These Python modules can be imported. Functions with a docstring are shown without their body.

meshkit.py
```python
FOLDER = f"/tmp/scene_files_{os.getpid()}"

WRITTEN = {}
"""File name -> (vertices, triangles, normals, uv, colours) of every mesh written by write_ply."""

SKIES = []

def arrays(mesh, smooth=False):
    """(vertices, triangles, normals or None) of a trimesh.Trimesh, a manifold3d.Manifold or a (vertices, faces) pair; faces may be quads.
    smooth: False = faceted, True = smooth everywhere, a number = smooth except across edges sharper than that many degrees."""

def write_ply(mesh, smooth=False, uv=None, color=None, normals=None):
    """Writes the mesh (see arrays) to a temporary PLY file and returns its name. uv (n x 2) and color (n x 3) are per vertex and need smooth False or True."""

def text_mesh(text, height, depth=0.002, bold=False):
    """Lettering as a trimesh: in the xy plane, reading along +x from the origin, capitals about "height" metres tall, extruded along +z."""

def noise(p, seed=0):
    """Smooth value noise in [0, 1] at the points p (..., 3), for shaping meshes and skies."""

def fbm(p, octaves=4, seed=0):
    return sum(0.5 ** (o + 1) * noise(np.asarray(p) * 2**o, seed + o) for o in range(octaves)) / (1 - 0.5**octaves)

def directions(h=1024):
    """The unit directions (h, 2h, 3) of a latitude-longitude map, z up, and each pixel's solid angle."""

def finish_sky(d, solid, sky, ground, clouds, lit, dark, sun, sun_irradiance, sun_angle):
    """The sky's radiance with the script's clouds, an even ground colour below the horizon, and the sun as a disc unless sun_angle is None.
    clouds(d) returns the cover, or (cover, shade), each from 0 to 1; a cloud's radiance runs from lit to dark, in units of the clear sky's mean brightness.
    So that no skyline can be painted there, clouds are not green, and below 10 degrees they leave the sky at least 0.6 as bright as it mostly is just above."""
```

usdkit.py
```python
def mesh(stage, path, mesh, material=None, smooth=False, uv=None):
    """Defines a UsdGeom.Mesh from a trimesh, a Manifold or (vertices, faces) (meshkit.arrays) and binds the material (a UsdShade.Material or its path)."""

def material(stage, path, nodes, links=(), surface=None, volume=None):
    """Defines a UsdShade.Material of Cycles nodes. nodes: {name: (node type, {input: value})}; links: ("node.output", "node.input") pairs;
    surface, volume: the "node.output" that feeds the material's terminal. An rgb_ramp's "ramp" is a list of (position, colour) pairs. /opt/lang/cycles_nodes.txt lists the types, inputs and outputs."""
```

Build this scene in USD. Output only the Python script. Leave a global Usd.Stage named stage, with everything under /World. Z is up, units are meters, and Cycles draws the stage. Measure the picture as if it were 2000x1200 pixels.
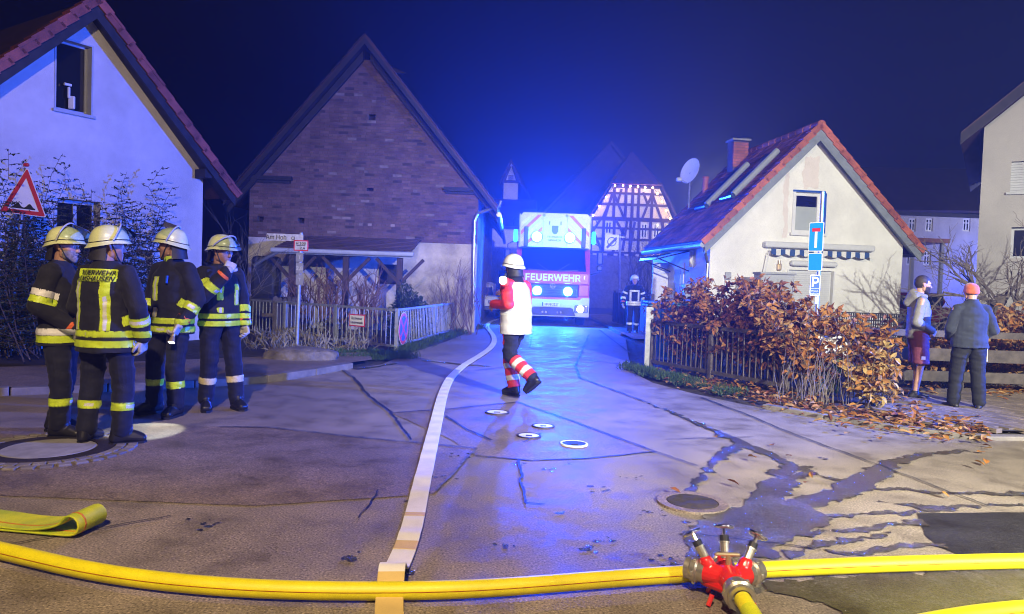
import math, random
import numpy as np
import trimesh
import manifold3d as m3
from manifold3d import Manifold
from shapely.geometry import Polygon, LineString, Point, box as sbox
from shapely import affinity
from shapely.ops import unary_union
from scipy.interpolate import LinearNDInterpolator, NearestNDInterpolator
from pxr import Usd, UsdGeom, UsdLux, UsdShade, Gf, Sdf, Vt
import usdkit, meshkit

PI = math.pi
stage = Usd.Stage.CreateInMemory()
UsdGeom.SetStageUpAxis(stage, 'Z'); UsdGeom.SetStageMetersPerUnit(stage, 1.0)
world = UsdGeom.Xform.Define(stage, '/World')
UsdGeom.Scope.Define(stage, '/World/Looks')

# ------------------------------------------------------------------ camera
EYE = np.array([0.0, 0.0, 1.46]); FOC = 1400.0
pitch, roll = math.atan(50 / 1400.0), 0.034
_f = np.array([0, math.cos(pitch), -math.sin(pitch)]); _u0 = np.array([0, math.sin(pitch), math.cos(pitch)]); _r0 = np.array([1.0, 0, 0])
_r = _r0 * math.cos(roll) + _u0 * math.sin(roll); _u = _u0 * math.cos(roll) - _r0 * math.sin(roll)
cam = UsdGeom.Camera.Define(stage, '/World/camera')
cm = np.eye(4); cm[0, :3], cm[1, :3], cm[2, :3], cm[3, :3] = _r, _u, -_f, EYE
cam.AddTransformOp().Set(Gf.Matrix4d(*cm.ravel().tolist()))
cam.CreateHorizontalApertureAttr(36.0); cam.CreateVerticalApertureAttr(36.0 * 614 / 1024); cam.CreateFocalLengthAttr(36.0 * FOC / 2000)
cam.CreateClippingRangeAttr(Gf.Vec2f(0.05, 2000.0)); cam.CreateExposureAttr(-0.12)

# ------------------------------------------------------------------ night sky and a dim added directional light
SUN_EL, SUN_ROT = math.radians(4.0), math.radians(200)
usdkit.material(stage, '/World/Looks/night_sky', {
    's': ('sky_texture', {'sky_type': 'single_scattering', 'sun_disc': False, 'sun_elevation': SUN_EL, 'sun_rotation': SUN_ROT}),
    't': ('mix', {'mix_type': 'multiply', 'fac': 1.0, 'color2': (0.035, 0.05, 1.0)}),
    'b': ('background_shader', {'strength': 0.0045})}, [('s.color', 't.color1'), ('t.color', 'b.color')], surface='b.background')
dome = UsdLux.DomeLight.Define(stage, '/World/sky')
UsdShade.MaterialBindingAPI.Apply(dome.GetPrim()).Bind(UsdShade.Material.Get(stage, '/World/Looks/night_sky'))
dome.GetPrim().SetCustomDataByKey('kind', 'structure')
dim_light = UsdLux.DistantLight.Define(stage, '/World/moon')
dim_light.CreateIntensityAttr(0.004); dim_light.CreateNormalizeAttr(True); dim_light.CreateAngleAttr(0.5); dim_light.CreateColorAttr(Gf.Vec3f(1, .95, .85))
dim_light.AddRotateXYZOp().Set(Gf.Vec3f(55, 0, 20))

LAMP_K = 1.0
def sphere_light(name, loc, radius, intensity, color, aim=None, cone=None, soft=0.3):
    """a small ball light, with a cone if it is aimed"""
    L = UsdLux.SphereLight.Define(stage, '/World/' + name)
    L.CreateRadiusAttr(radius); L.CreateIntensityAttr(float(intensity)); L.CreateNormalizeAttr(True); L.CreateColorAttr(Gf.Vec3f(*color))
    if aim is not None:
        z = np.asarray(loc, float) - np.asarray(aim, float); z /= np.linalg.norm(z)
        x = np.cross([0, 0, 1.0], z); x /= np.linalg.norm(x); y = np.cross(z, x)
        m = np.eye(4); m[0, :3], m[1, :3], m[2, :3], m[3, :3] = x, y, z, loc
        L.AddTransformOp().Set(Gf.Matrix4d(*m.ravel().tolist()))
        s = UsdLux.ShapingAPI.Apply(L.GetPrim()); s.CreateShapingConeAngleAttr(float(cone)); s.CreateShapingConeSoftnessAttr(float(soft))
    else:
        L.AddTranslateOp().Set(Gf.Vec3d(*map(float, loc)))
    return L
BLUE = (0.008, 0.055, 1.0); WARM = (1.0, 0.74, 0.46); WHITE = (1.0, 0.985, 0.86)
# the ladder truck lamps, and unseen lamps placed out of view
TX, TY = 1.35, 24.3                                     # front of the ladder truck
sphere_light('street_lamp_light', (-0.6, -2.2, 7.1), 0.12, 1600, WARM)  # unseen warm lamp behind the camera, placed to light road and firefighters
sphere_light('flood_light', (6.2, -3.0, 5.2), 0.10, 6300, WHITE, aim=(6.3, 9.0, .4), cone=40, soft=0.7)  # unseen white lamp behind the camera, placed to light the white house
sphere_light('blue_beacon_light', (14.0, 6.5, 4.2), 0.10, 12500, (.012, .095, 1.0), aim=(-7.5, 12.5, 3.4), cone=26, soft=0.3)  # unseen blue lamp right of the frame, placed to light the left house
TRUCK_LAMPS = [(-0.60, -0.35, 2.98), (0.50, -0.35, 2.98), (-0.52, -0.10, 1.18), (0.52, -0.10, 1.18)]
for i, (x, y, z) in enumerate(TRUCK_LAMPS):
    if z > 2: sphere_light(f'truck_beacon_light_{i:03d}', (TX + x, TY + y - .14, z), 0.09, 3000, BLUE, aim=(TX + x * 1.3, TY - 12, z + 6.5), cone=52, soft=.6)
    else: sphere_light(f'truck_beacon_light_{i:03d}', (TX + x, TY + y - .14, z), 0.09, 800, BLUE, aim=(TX + x * 1.3, TY - 12, z), cone=86, soft=.15)
CYAN = (.03, .55, 1.0)
for i, (x, y, z) in enumerate(TRUCK_LAMPS):
    sphere_light(f'truck_lens_light_{i:03d}', (TX + x, TY + y - .20, z), 0.05, 12.0, CYAN)
for i, sx in enumerate((-1, 1)):
    sphere_light(f'truck_side_light_{i:03d}', (TX + sx * 1.32, TY - .30, 3.0), 0.07, 320, BLUE, aim=(TX + sx * 9, TY - 8, 2.6), cone=80, soft=.15)

# ------------------------------------------------------------------ helpers
def ray(px, py): return _f + _r * ((px - 1000.0) / FOC) - _u * ((py - 600.0) / FOC)
def at(px, py, Y):
    d = ray(px, py); return EYE + d * (Y / d[1])
def gr(px, py, z=0.0):
    d = ray(px, py); return EYE + d * ((z - EYE[2]) / d[2])
def zat(px, py, X, Y):
    """height of the point over (X, Y) seen at picture row py"""
    d = ray(px, py); return EYE[2] + d[2] * (Y / d[1])
_names, _inv = {}, {}
def numbered(path):
    n = _names.get(path, -1) + 1; _names[path] = n
    return path if n == 0 else f'{path}_{n:03d}'
def tag(p, label=None, cat=None, group=None, kind=None):
    for k, v in (('label', label), ('category', cat), ('group', group), ('kind', kind)):
        if v: p.SetCustomDataByKey(k, v)
    return p
def thing(name, label, cat, loc=(0, 0, 0), rz=0.0, group=None, kind=None):
    x = UsdGeom.Xform.Define(stage, numbered('/World/' + name))
    x.AddTranslateOp().Set(Gf.Vec3d(*map(float, loc)))
    if rz: x.AddRotateZOp().Set(float(math.degrees(rz)))
    m = trimesh.transformations.rotation_matrix(rz, [0, 0, 1]); m[:3, 3] = loc
    _inv[str(x.GetPath())] = np.linalg.inv(m)
    return tag(x.GetPrim(), label, cat, group, kind)
def T(x):
    if isinstance(x, Manifold):
        m = x.to_mesh(); return trimesh.Trimesh(m.vert_properties[:, :3], m.tri_verts, process=False)
    if isinstance(x, (list, tuple)): return trimesh.util.concatenate([T(a) for a in x])
    return x
def obj(name, mesh, mat, parent=None, local=False, smooth=False, label=None, cat=None, group=None, kind=None):
    """one Mesh prim: under parent, or top-level. Meshes come in world coordinates unless local."""
    mesh = T(mesh); base = '/World' if parent is None else str(parent.GetPath())
    if parent is not None and not local:
        p = '/'.join(base.split('/')[:3])
        if p in _inv: mesh = mesh.copy(); mesh.apply_transform(_inv[p])
    if parent is not None:
        p = '/'.join(base.split('/')[:3])
    r = usdkit.mesh(stage, numbered(base + '/' + name), mesh, M(mat), smooth=smooth)
    return tag(r.GetPrim(), label, cat, group, kind)
def dup(src, loc, rz, label, group=None, cat=None):
    was = src.GetCustomData()
    r = thing(src.GetName().rstrip('0123456789').rstrip('_'), label, cat or was['category'], loc, rz, group or was.get('group'))
    r.GetReferences().AddInternalReference(src.GetPath()); r.SetInstanceable(True)
    return r
def scatter(name, pieces, mats, parent, **kw):
    """many small pieces of one kind joined into a few meshes, one per tone"""
    by = {}
    for p, m in zip(pieces, mats): by.setdefault(m, []).append(p)
    for m, ps in by.items(): obj(name, ps, m, parent, kind='stuff', **kw)
def bx(c, s, rz=0.0):
    b = trimesh.creation.box(s)
    if rz: b.apply_transform(trimesh.transformations.rotation_matrix(rz, [0, 0, 1]))
    b.apply_translation(c); return b
def bev(c, s, r=0.01, rz=0.0, seg=8):
    """box with rounded edges"""
    h = np.array(s) / 2 - r
    sp = Manifold.sphere(r, seg)
    m = Manifold.batch_hull([sp.translate([sx * h[0], sy * h[1], sz * h[2]]) for sx in (-1, 1) for sy in (-1, 1) for sz in (-1, 1)])
    t = T(m)
    if rz: t.apply_transform(trimesh.transformations.rotation_matrix(rz, [0, 0, 1]))
    t.apply_translation(c); return t
def frame_of(d):
    d = np.asarray(d, float); d = d / np.linalg.norm(d)
    a = np.array([0, 0, 1.0]) if abs(d[2]) < .9 else np.array([1.0, 0, 0])
    u = np.cross(a, d); u /= np.linalg.norm(u); return u, np.cross(d, u), d
def bar(a, b, w, h):
    """a beam from a to b, w wide sideways, h upright"""
    a, b = np.asarray(a, float), np.asarray(b, float); u, v, d = frame_of(b - a)
    m = np.eye(4); m[:3, 0], m[:3, 1], m[:3, 2], m[:3, 3] = u, v, d, (a + b) / 2
    t = trimesh.creation.box((w, h, np.linalg.norm(b - a))); t.apply_transform(m); return t
def tube(pts, r, n=8, cap=True):
    pts = np.asarray(pts, float); r = np.broadcast_to(np.asarray(r, float), (len(pts),))
    V, F = [], []
    d = np.gradient(pts, axis=0); d /= np.maximum(np.linalg.norm(d, axis=1, keepdims=True), 1e-9)
    u, v, _ = frame_of(d[0]); ang = np.arange(n) * 2 * PI / n
    for i in range(len(pts)):
        u = u - d[i] * (u @ d[i]); u /= np.linalg.norm(u); v = np.cross(d[i], u)
        V.append(pts[i] + r[i] * (np.cos(ang)[:, None] * u + np.sin(ang)[:, None] * v))
    V = np.vstack(V)
    for i in range(len(pts) - 1):
        for k in range(n):
            a, b = i * n + k, i * n + (k + 1) % n
            F += [[a, b, b + n], [a, b + n, a + n]]
    if cap:
        c0, c1 = len(V), len(V) + 1; V = np.vstack([V, pts[0], pts[-1]]); e = (len(pts) - 1) * n
        for k in range(n): F += [[c0, (k + 1) % n, k], [c1, e + k, e + (k + 1) % n]]
    return trimesh.Trimesh(V, F, process=False)
def cyl(a, b, r, n=16, r2=None): return tube([a, b], [r, r if r2 is None else r2], n)
def lathe(prof, n=24, c=(0, 0, 0), axis=(0, 0, 1)):
    """profile [(r, z)] turned about axis through c"""
    u, v, d = frame_of(axis); V, F = [], []
    for k in range(n):
        a = 2 * PI * k / n; e = math.cos(a) * u + math.sin(a) * v
        V += [np.asarray(c) + r * e + z * d for r, z in prof]
    m = len(prof)
    for k in range(n):
        for i in range(m - 1):
            a, b = k * m + i, ((k + 1) % n) * m + i
            F += [[a, b, b + 1], [a, b + 1, a + 1]]
    return trimesh.Trimesh(np.array(V), F, process=True)
def poly3(pts, thick, nrm):
    """flat polygon of 3D points (planar), given a thickness against nrm"""
    pts = np.asarray(pts, float); nrm = np.asarray(nrm, float) / np.linalg.norm(nrm)
    o = pts[0]; u = pts[1] - o; u -= nrm * (u @ nrm); u /= np.linalg.norm(u); v = np.cross(nrm, u)
    pg = Polygon([((p - o) @ u, (p - o) @ v) for p in pts])
    return ext(pg, thick, o, u, v)
def ext(pg, thick, o, u, v):
    """shapely polygon in the frame (o; u, v), extruded towards -(u x v)"""
    o, u, v = (np.asarray(a, float) for a in (o, u, v)); n = np.cross(u, v)
    out = []
    for g in getattr(pg, 'geoms', [pg]):
        if g.is_empty or g.geom_type != 'Polygon' or g.area < 1e-7: continue
        t = trimesh.creation.extrude_polygon(g, thick, engine='earcut')
        m = np.eye(4); m[:3, 0], m[:3, 1], m[:3, 2], m[:3, 3] = u, v, n, o - n * thick
        t.apply_transform(m); out.append(t)
    return trimesh.util.concatenate(out)
def sheet(pg, z):
    out = []
    for g in getattr(pg, 'geoms', [pg]):
        if g.geom_type != 'Polygon' or g.area < 1e-6: continue
        v, f = trimesh.creation.triangulate_polygon(g, engine='earcut')
        out.append(trimesh.Trimesh(np.c_[v, np.full(len(v), z)], f, process=False))
    t = trimesh.util.concatenate(out)
    if t.face_normals[:, 2].mean() < 0: t.invert()
    return t
def gpoly(pix, z=0.0): return Polygon([gr(*p, z)[:2] for p in pix])
def rough(pg, amp, step, seed=0, sc=3.0):
    """ragged edge: resample the outline and push it about by noise"""
    out = []
    for g in getattr(pg, 'geoms', [pg]):
        if g.is_empty: continue
        g = g.segmentize(step)
        def jit(c):
            c = np.array(c)[:, :2]; q = np.c_[c * sc, np.zeros(len(c))]
            q2 = q * 4.1
            d = np.c_[meshkit.noise(q, seed) - .5, meshkit.noise(q, seed + 7) - .5] + .6 * np.c_[meshkit.noise(q2, seed + 3) - .5, meshkit.noise(q2, seed + 9) - .5]
            return c + d * 2 * amp
        out.append(Polygon(jit(g.exterior.coords), [jit(h.coords) for h in g.interiors]).buffer(0))
    return unary_union(out)
def text_on(s, h, o, u, v, depth=.004, bold=False, center=True, width=None, raise_=0.001):
    """lettering on the plane (o; u right, v up) standing out along u x v"""
    t = meshkit.text_mesh(s, h, depth, bold); b = t.bounds
    if width: t.apply_scale([width / (b[1][0] - b[0][0]), 1, 1]); b = t.bounds
    t.apply_translation([-(b[0][0] + b[1][0]) / 2 if center else -b[0][0], -h / 2, raise_])
    u, v = (np.asarray(a, float) for a in (u, v)); m = np.eye(4); m[:3, 0], m[:3, 1], m[:3, 2], m[:3, 3] = u, v, np.cross(u, v), o
    t.apply_transform(m); return t

# ------------------------------------------------------------------ materials
MATS = {}
def M(name): return MATS[name]
def mat(name, color, rough=.6, metal=0.0, var=.18, vs=3.0, bump=0.0, bs=60.0, c2=None, spec=.5, coat=0.0, rvar=0.0, space='object', rnd=0.0, trans=0.0, sheen=0.0, emis=None, es=0.0, detail=6):
    """principled surface; colour runs unevenly between two tones by noise; rnd varies each object or island"""
    color = np.asarray(color, float); c2 = color * (1 - var * 1.6) if c2 is None else np.asarray(c2, float)
    n = {'tc': ('texture_coordinate', {}), 'geo': ('geometry', {}),
         'n': ('noise_texture', {'scale': vs, 'detail': detail, 'roughness': .62}),
         'r': ('rgb_ramp', {'ramp': [(.30, tuple(c2)), (.68, tuple(color * (1 + var * .35)))]}),
         'p': ('principled_bsdf', {'roughness': rough, 'metallic': metal, 'specular_ior_level': spec, 'coat_weight': coat, 'sheen_weight': sheen})}
    src = 'tc.object' if space == 'object' else 'geo.position'
    l = [(src, 'n.vector'), ('n.fac', 'r.fac')]
    col = 'r.color'
    if rnd:
        n['oi'] = ('object_info', {}); n['ad'] = ('math', {'math_type': 'add'}); n['fr'] = ('math', {'math_type': 'fraction'})
        n['rr'] = ('map_range', {'from_min': 0.0, 'from_max': 1.0, 'to_min': 1 - rnd, 'to_max': 1 + rnd * .7})
        n['hv'] = ('hsv', {})
        l += [('oi.random', 'ad.value1'), ('geo.random_per_island', 'ad.value2'), ('ad.value', 'fr.value1'), ('fr.value', 'rr.value'), ('rr.result', 'hv.value'), (col, 'hv.color')]
        col = 'hv.color'
    l.append((col, 'p.base_color'))
    if rvar:
        n['mr'] = ('map_range', {'from_min': .3, 'from_max': .7, 'to_min': max(rough - rvar, .03), 'to_max': rough + rvar}); n['n3'] = ('noise_texture', {'scale': vs * .6, 'detail': 4})
        l += [(src, 'n3.vector'), ('n3.fac', 'mr.value'), ('mr.result', 'p.roughness')]
    if bump:
        n['n2'] = ('noise_texture', {'scale': bs, 'detail': 3}); n['b'] = ('bump', {'strength': 1.0, 'distance': bump})
        l += [(src, 'n2.vector'), ('n2.fac', 'b.height'), ('b.normal', 'p.normal')]
    if emis is not None: n['p'][1].update({'emission_color': emis, 'emission_strength': es})
    out = 'p.BSDF'
    if trans:
        n['tr'] = ('translucent_bsdf', {}); n['mx'] = ('mix_closure', {'fac': trans}); l += [(col, 'tr.color'), ('p.BSDF', 'mx.closure1'), ('tr.BSDF', 'mx.closure2')]; out = 'mx.closure'
    MATS[name] = usdkit.material(stage, '/World/Looks/' + name, n, l, surface=out)
def pane(name, tint, gloss=.35, rough=.02, ior=1.45, c=(1, 1, 1)):
    MATS[name] = usdkit.material(stage, '/World/Looks/' + name, {'t': ('transparent_bsdf', {'color': tint}), 'g': ('glossy_bsdf', {'color': c, 'roughness': rough}), 'f': ('fresnel', {'IOR': ior}), 'm': ('mix_closure', {})},
        [('f.fac', 'm.fac'), ('t.BSDF', 'm.closure1'), ('g.BSDF', 'm.closure2')], surface='m.closure')
def glow(name, color, strength):
    MATS[name] = usdkit.material(stage, '/World/Looks/' + name, {'e': ('emission', {'color': color, 'strength': strength})}, [], surface='e.emission')

# walls and roofs
mat('plaster_cool', (.62, .60, .58), .85, var=.16, vs=.9, bump=.004, bs=55)
mat('plaster_warm', (.80, .80, .74), .8, var=.11, vs=1.3, bump=.003, bs=60)
mat('plaster_stain', (.72, .66, .60), .85, var=.08, vs=2.0)
mat('plaster_old', (.55, .50, .46), .9, var=.35, vs=1.3, bump=.012, bs=14, c2=(.22, .19, .18))
mat('plaster_grey', (.40, .385, .36), .85, var=.12, vs=.8, bump=.004, bs=50)
mat('plaster_timber', (.74, .70, .56), .85, var=.08, vs=1.5)
mat('timber', (.06, .034, .024), .7, var=.3, vs=5)
mat('brick', (.165, .092, .075), .88, var=.3, vs=2.2, bump=.004, bs=70)
mat('brick_b', (.145, .078, .065), .88, var=.3, vs=2.2, bump=.004, bs=70)
mat('brick_c', (.185, .108, .088), .88, var=.3, vs=2.2, bump=.004, bs=70)
mat('brick_dark', (.09, .055, .05), .9, var=.4, vs=3)
mat('brick_pale', (.27, .20, .17), .88, var=.35, vs=3, rnd=.3)
mat('mortar', (.135, .10, .09), .95, var=.3, vs=4, bump=.006, bs=40)
mat('recess_black', (.03, .02, .02), .95)  # near-black backing behind the wall holes and the gable gap
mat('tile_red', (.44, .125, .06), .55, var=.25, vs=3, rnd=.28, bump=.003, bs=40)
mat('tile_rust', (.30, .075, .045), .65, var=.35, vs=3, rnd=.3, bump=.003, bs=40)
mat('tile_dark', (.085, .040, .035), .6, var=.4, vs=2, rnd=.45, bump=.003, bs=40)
mat('tile_house', (.34, .125, .075), .88, var=.4, vs=1.5, rnd=.4, spec=.15)
mat('board_dark', (.022, .018, .02), .7, var=.4, vs=6)
mat('board_grey', (.22, .25, .27), .6, var=.15, vs=4)
mat('frame_white', (.72, .73, .72), .35, var=.04)
mat('frame_grey', (.42, .44, .46), .5, var=.1)
mat('glass_dark', (.010, .011, .014), .06, var=.1, spec=.6)
mat('glass_frost', (.38, .42, .40), .5, var=.06)
mat('shutter', (.62, .64, .64), .5, var=.05)
mat('zinc', (.33, .35, .37), .4, metal=.75, var=.15, vs=8)
mat('awning_white', (.72, .72, .68), .75, var=.06); mat('awning_blue', (.03, .08, .22), .75, var=.1)
mat('cabinet_grey', (.38, .40, .41), .5, var=.08)
mat('lattice_dark', (.03, .03, .035), .7)
mat('solar', (.04, .055, .08), .2, var=.1); mat('collector_grey', (.30, .33, .33), .45, var=.1)
mat('dish', (.66, .66, .62), .4, var=.05)
# ground
mat('soil', (.045, .034, .025), .95, var=.4, vs=2, bump=.03, bs=9)
mat('stone_kerb', (.20, .18, .16), .8, var=.25, vs=6, rnd=.22, bump=.004, bs=50)
mat('paver', (.21, .165, .125), .82, var=.25, vs=5, rnd=.3, bump=.003, bs=90)
mat('paver_joint', (.05, .042, .032), .95, var=.3, vs=6, bump=.004, bs=60)
mat('boulder', (.19, .16, .125), .9, var=.4, vs=4, bump=.02, bs=14)
mat('iron', (.07, .055, .05), .55, metal=.6, var=.3, vs=14, bump=.003, bs=120)
mat('steel_worn', (.42, .43, .46), .32, metal=.85, var=.25, vs=25, bump=.001, bs=200)
mat('cover_painted_shine', (.80, .80, .80), .4, metal=.0, var=.2, vs=25, bump=.001, bs=200)  # pale colour stands in for lamplight reflected by the covers
mat('concrete', (.30, .29, .27), .85, var=.2, vs=6, bump=.002, bs=100)
mat('seam', (.022, .020, .020), .5, var=.3, vs=20, bump=.004, bs=200, space='position')
mat('seam_pale', (.15, .14, .14), .55, var=.5, vs=14, bump=.003, bs=160, space='position')
# metal, paint, people
mat('fence_metal', (.30, .31, .31), .5, metal=.35, var=.22, vs=9)
mat('fence_wood', (.10, .082, .068), .8, var=.35, vs=7, rnd=.25, bump=.003, bs=60)
mat('post_galv', (.36, .37, .38), .45, metal=.6, var=.2, vs=12)
mat('sign_white', (.78, .78, .76), .4, var=.05); mat('sign_red', (.60, .03, .035), .4, var=.08); mat('sign_blue', (.02, .09, .42), .4, var=.08); mat('sign_black', (.012, .012, .014), .5)
mat('sign_dull', (.58, .57, .52), .6, var=.25, vs=10); mat('sign_back', (.30, .30, .30), .5, metal=.3, var=.15)
mat('hose_yellow', (.80, .71, .008), .42, var=.10, vs=6, bump=.0008, bs=500); mat('hose_stripe', (.62, .20, .01), .5, var=.1)
mat('hose_olive', (.62, .62, .012), .5, var=.3, vs=5, c2=(.30, .42, .02))
mat('hose_white', (.80, .79, .78), .55, var=.10, vs=4, bump=.0012, bs=300); mat('hose_cream', (.66, .48, .17), .55, var=.12)
mat('red_paint', (.66, .022, .018), .28, var=.06, coat=.4); mat('alloy', (.62, .58, .48), .3, metal=.85, var=.12, vs=20, bump=.0006, bs=150); mat('chrome', (.72, .70, .66), .14, metal=1.0, var=.1); mat('brass', (.60, .46, .26), .35, metal=.7, var=.15)
mat('rubber', (.015, .015, .016), .6)
mat('bin_green', (.03, .10, .055), .5, var=.1); mat('bin_blue', (.03, .12, .35), .5, var=.1)

# ------------------------------------------------------------------ ground, road, pavements
def asphalt(name, color, c2, rough_lo, rough_hi, bump, bs, sparkle=.5):
    MATS[name] = usdkit.material(stage, '/World/Looks/' + name, {
        'g': ('geometry', {}),
        'n1': ('noise_texture', {'scale': .55, 'detail': 6, 'roughness': .6}), 'n2': ('noise_texture', {'scale': 85, 'detail': 2}), 'v': ('voronoi_texture', {'scale': 120.0}),
        'n4': ('noise_texture', {'scale': 2.6, 'detail': 5, 'roughness': .65}),
        'r1': ('rgb_ramp', {'ramp': [(.32, c2), (.66, color)]}),
        'r2': ('rgb_ramp', {'ramp': [(.30, (.30, .30, .30)), (.47, (.92, .92, .92)), (.60, (1.1, 1.1, 1.1)), (.74, (2.2, 2.15, 2.05))]}),
        'r4': ('rgb_ramp', {'ramp': [(.30, (.55, .53, .51)), (.48, (.95, .94, .92)), (.66, (1.18, 1.16, 1.14))]}),
        'm': ('mix', {'mix_type': 'multiply', 'fac': 1.0}), 'm2': ('mix', {'mix_type': 'multiply', 'fac': .95}),
        'mr': ('map_range', {'from_min': .35, 'from_max': .65, 'to_min': rough_lo, 'to_max': rough_hi}),
        'b': ('bump', {'strength': 1.0, 'distance': bump}), 'n3': ('noise_texture', {'scale': bs, 'detail': 4, 'roughness': .7}),
        'p': ('principled_bsdf', {'specular_ior_level': sparkle})},
        [('g.position', f'{k}.vector') for k in ('n1', 'n2', 'v', 'n3', 'n4')] +
        [('n1.fac', 'r1.fac'), ('n2.fac', 'r2.fac'), ('n4.fac', 'r4.fac'), ('r1.color', 'm.color1'), ('r2.color', 'm.color2'), ('m.color', 'm2.color1'), ('r4.color', 'm2.color2'), ('m2.color', 'p.base_color'), ('n4.fac', 'mr.value'), ('mr.result', 'p.roughness'), ('n3.fac', 'b.height'), ('b.normal', 'p.normal')], surface='p.BSDF')
asphalt('asphalt', (.285, .242, .188), (.185, .157, .125), .46, .72, .0018, 170, .4)
asphalt('asphalt_patch', (.235, .185, .138), (.16, .126, .096), .40, .62, .0018, 170, .45)
asphalt('asphalt_dark', (.035, .033, .032), (.022, .021, .021), .3, .5, .008, 80, .5)
asphalt('wet', (.092, .080, .066), (.055, .048, .042), .07, .22, .030, 62, .8)

obj('ground', sheet(sbox(-150, -40, 150, 260), -.03), 'soil', kind='structure')
L_EDGE = [(-500, 800), (-200, 785), (0, 774), (300, 762), (480, 752), (570, 742), (680, 722), (745, 712), (800, 690), (870, 668), (925, 645)]
R_EDGE = [(1222, 662), (1228, 700), (1240, 730), (1275, 748), (1350, 768), (1450, 790), (1560, 810), (1700, 834), (1800, 848), (1860, 857), (1930, 861), (2060, 862), (2400, 866)]
le = [tuple(gr(*p)[:2]) for p in L_EDGE]; re_ = [tuple(gr(*p)[:2]) for p in R_EDGE]
road_pg = Polygon([(-9, -12)] + [(-9, le[0][1])] + le + [(-1.25, 24), (-1.2, 32), (-1.0, 40), (-.5, 48), (3.4, 48), (3.4, 34)] + re_ + [(12, re_[-1][1]), (12, -12)]).buffer(0)
road = sheet(road_pg, 0.0)
obj('road', road, 'asphalt', kind='structure')
# repaired areas of the road
patch1 = gpoly([(765, 808), (870, 801), (1010, 787), (1278, 884), (1150, 897), (1030, 900), (930, 890), (880, 860)])
patch2 = gpoly([(-200, 842), (300, 832), (520, 836), (700, 856), (928, 877), (850, 965), (500, 990), (-200, 960)])
pd = gpoly([(1790, 1004), (2200, 1000), (2200, 1087), (1880, 1088), (1835, 1070), (1806, 1045)])
obj('road_patch', sheet(rough(unary_union([patch1, patch2]), .012, .08, 4), .004), 'asphalt_patch', kind='structure')
obj('road_patch', sheet(rough(pd, .012, .06, 5), .004), 'asphalt_dark', kind='structure')
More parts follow.
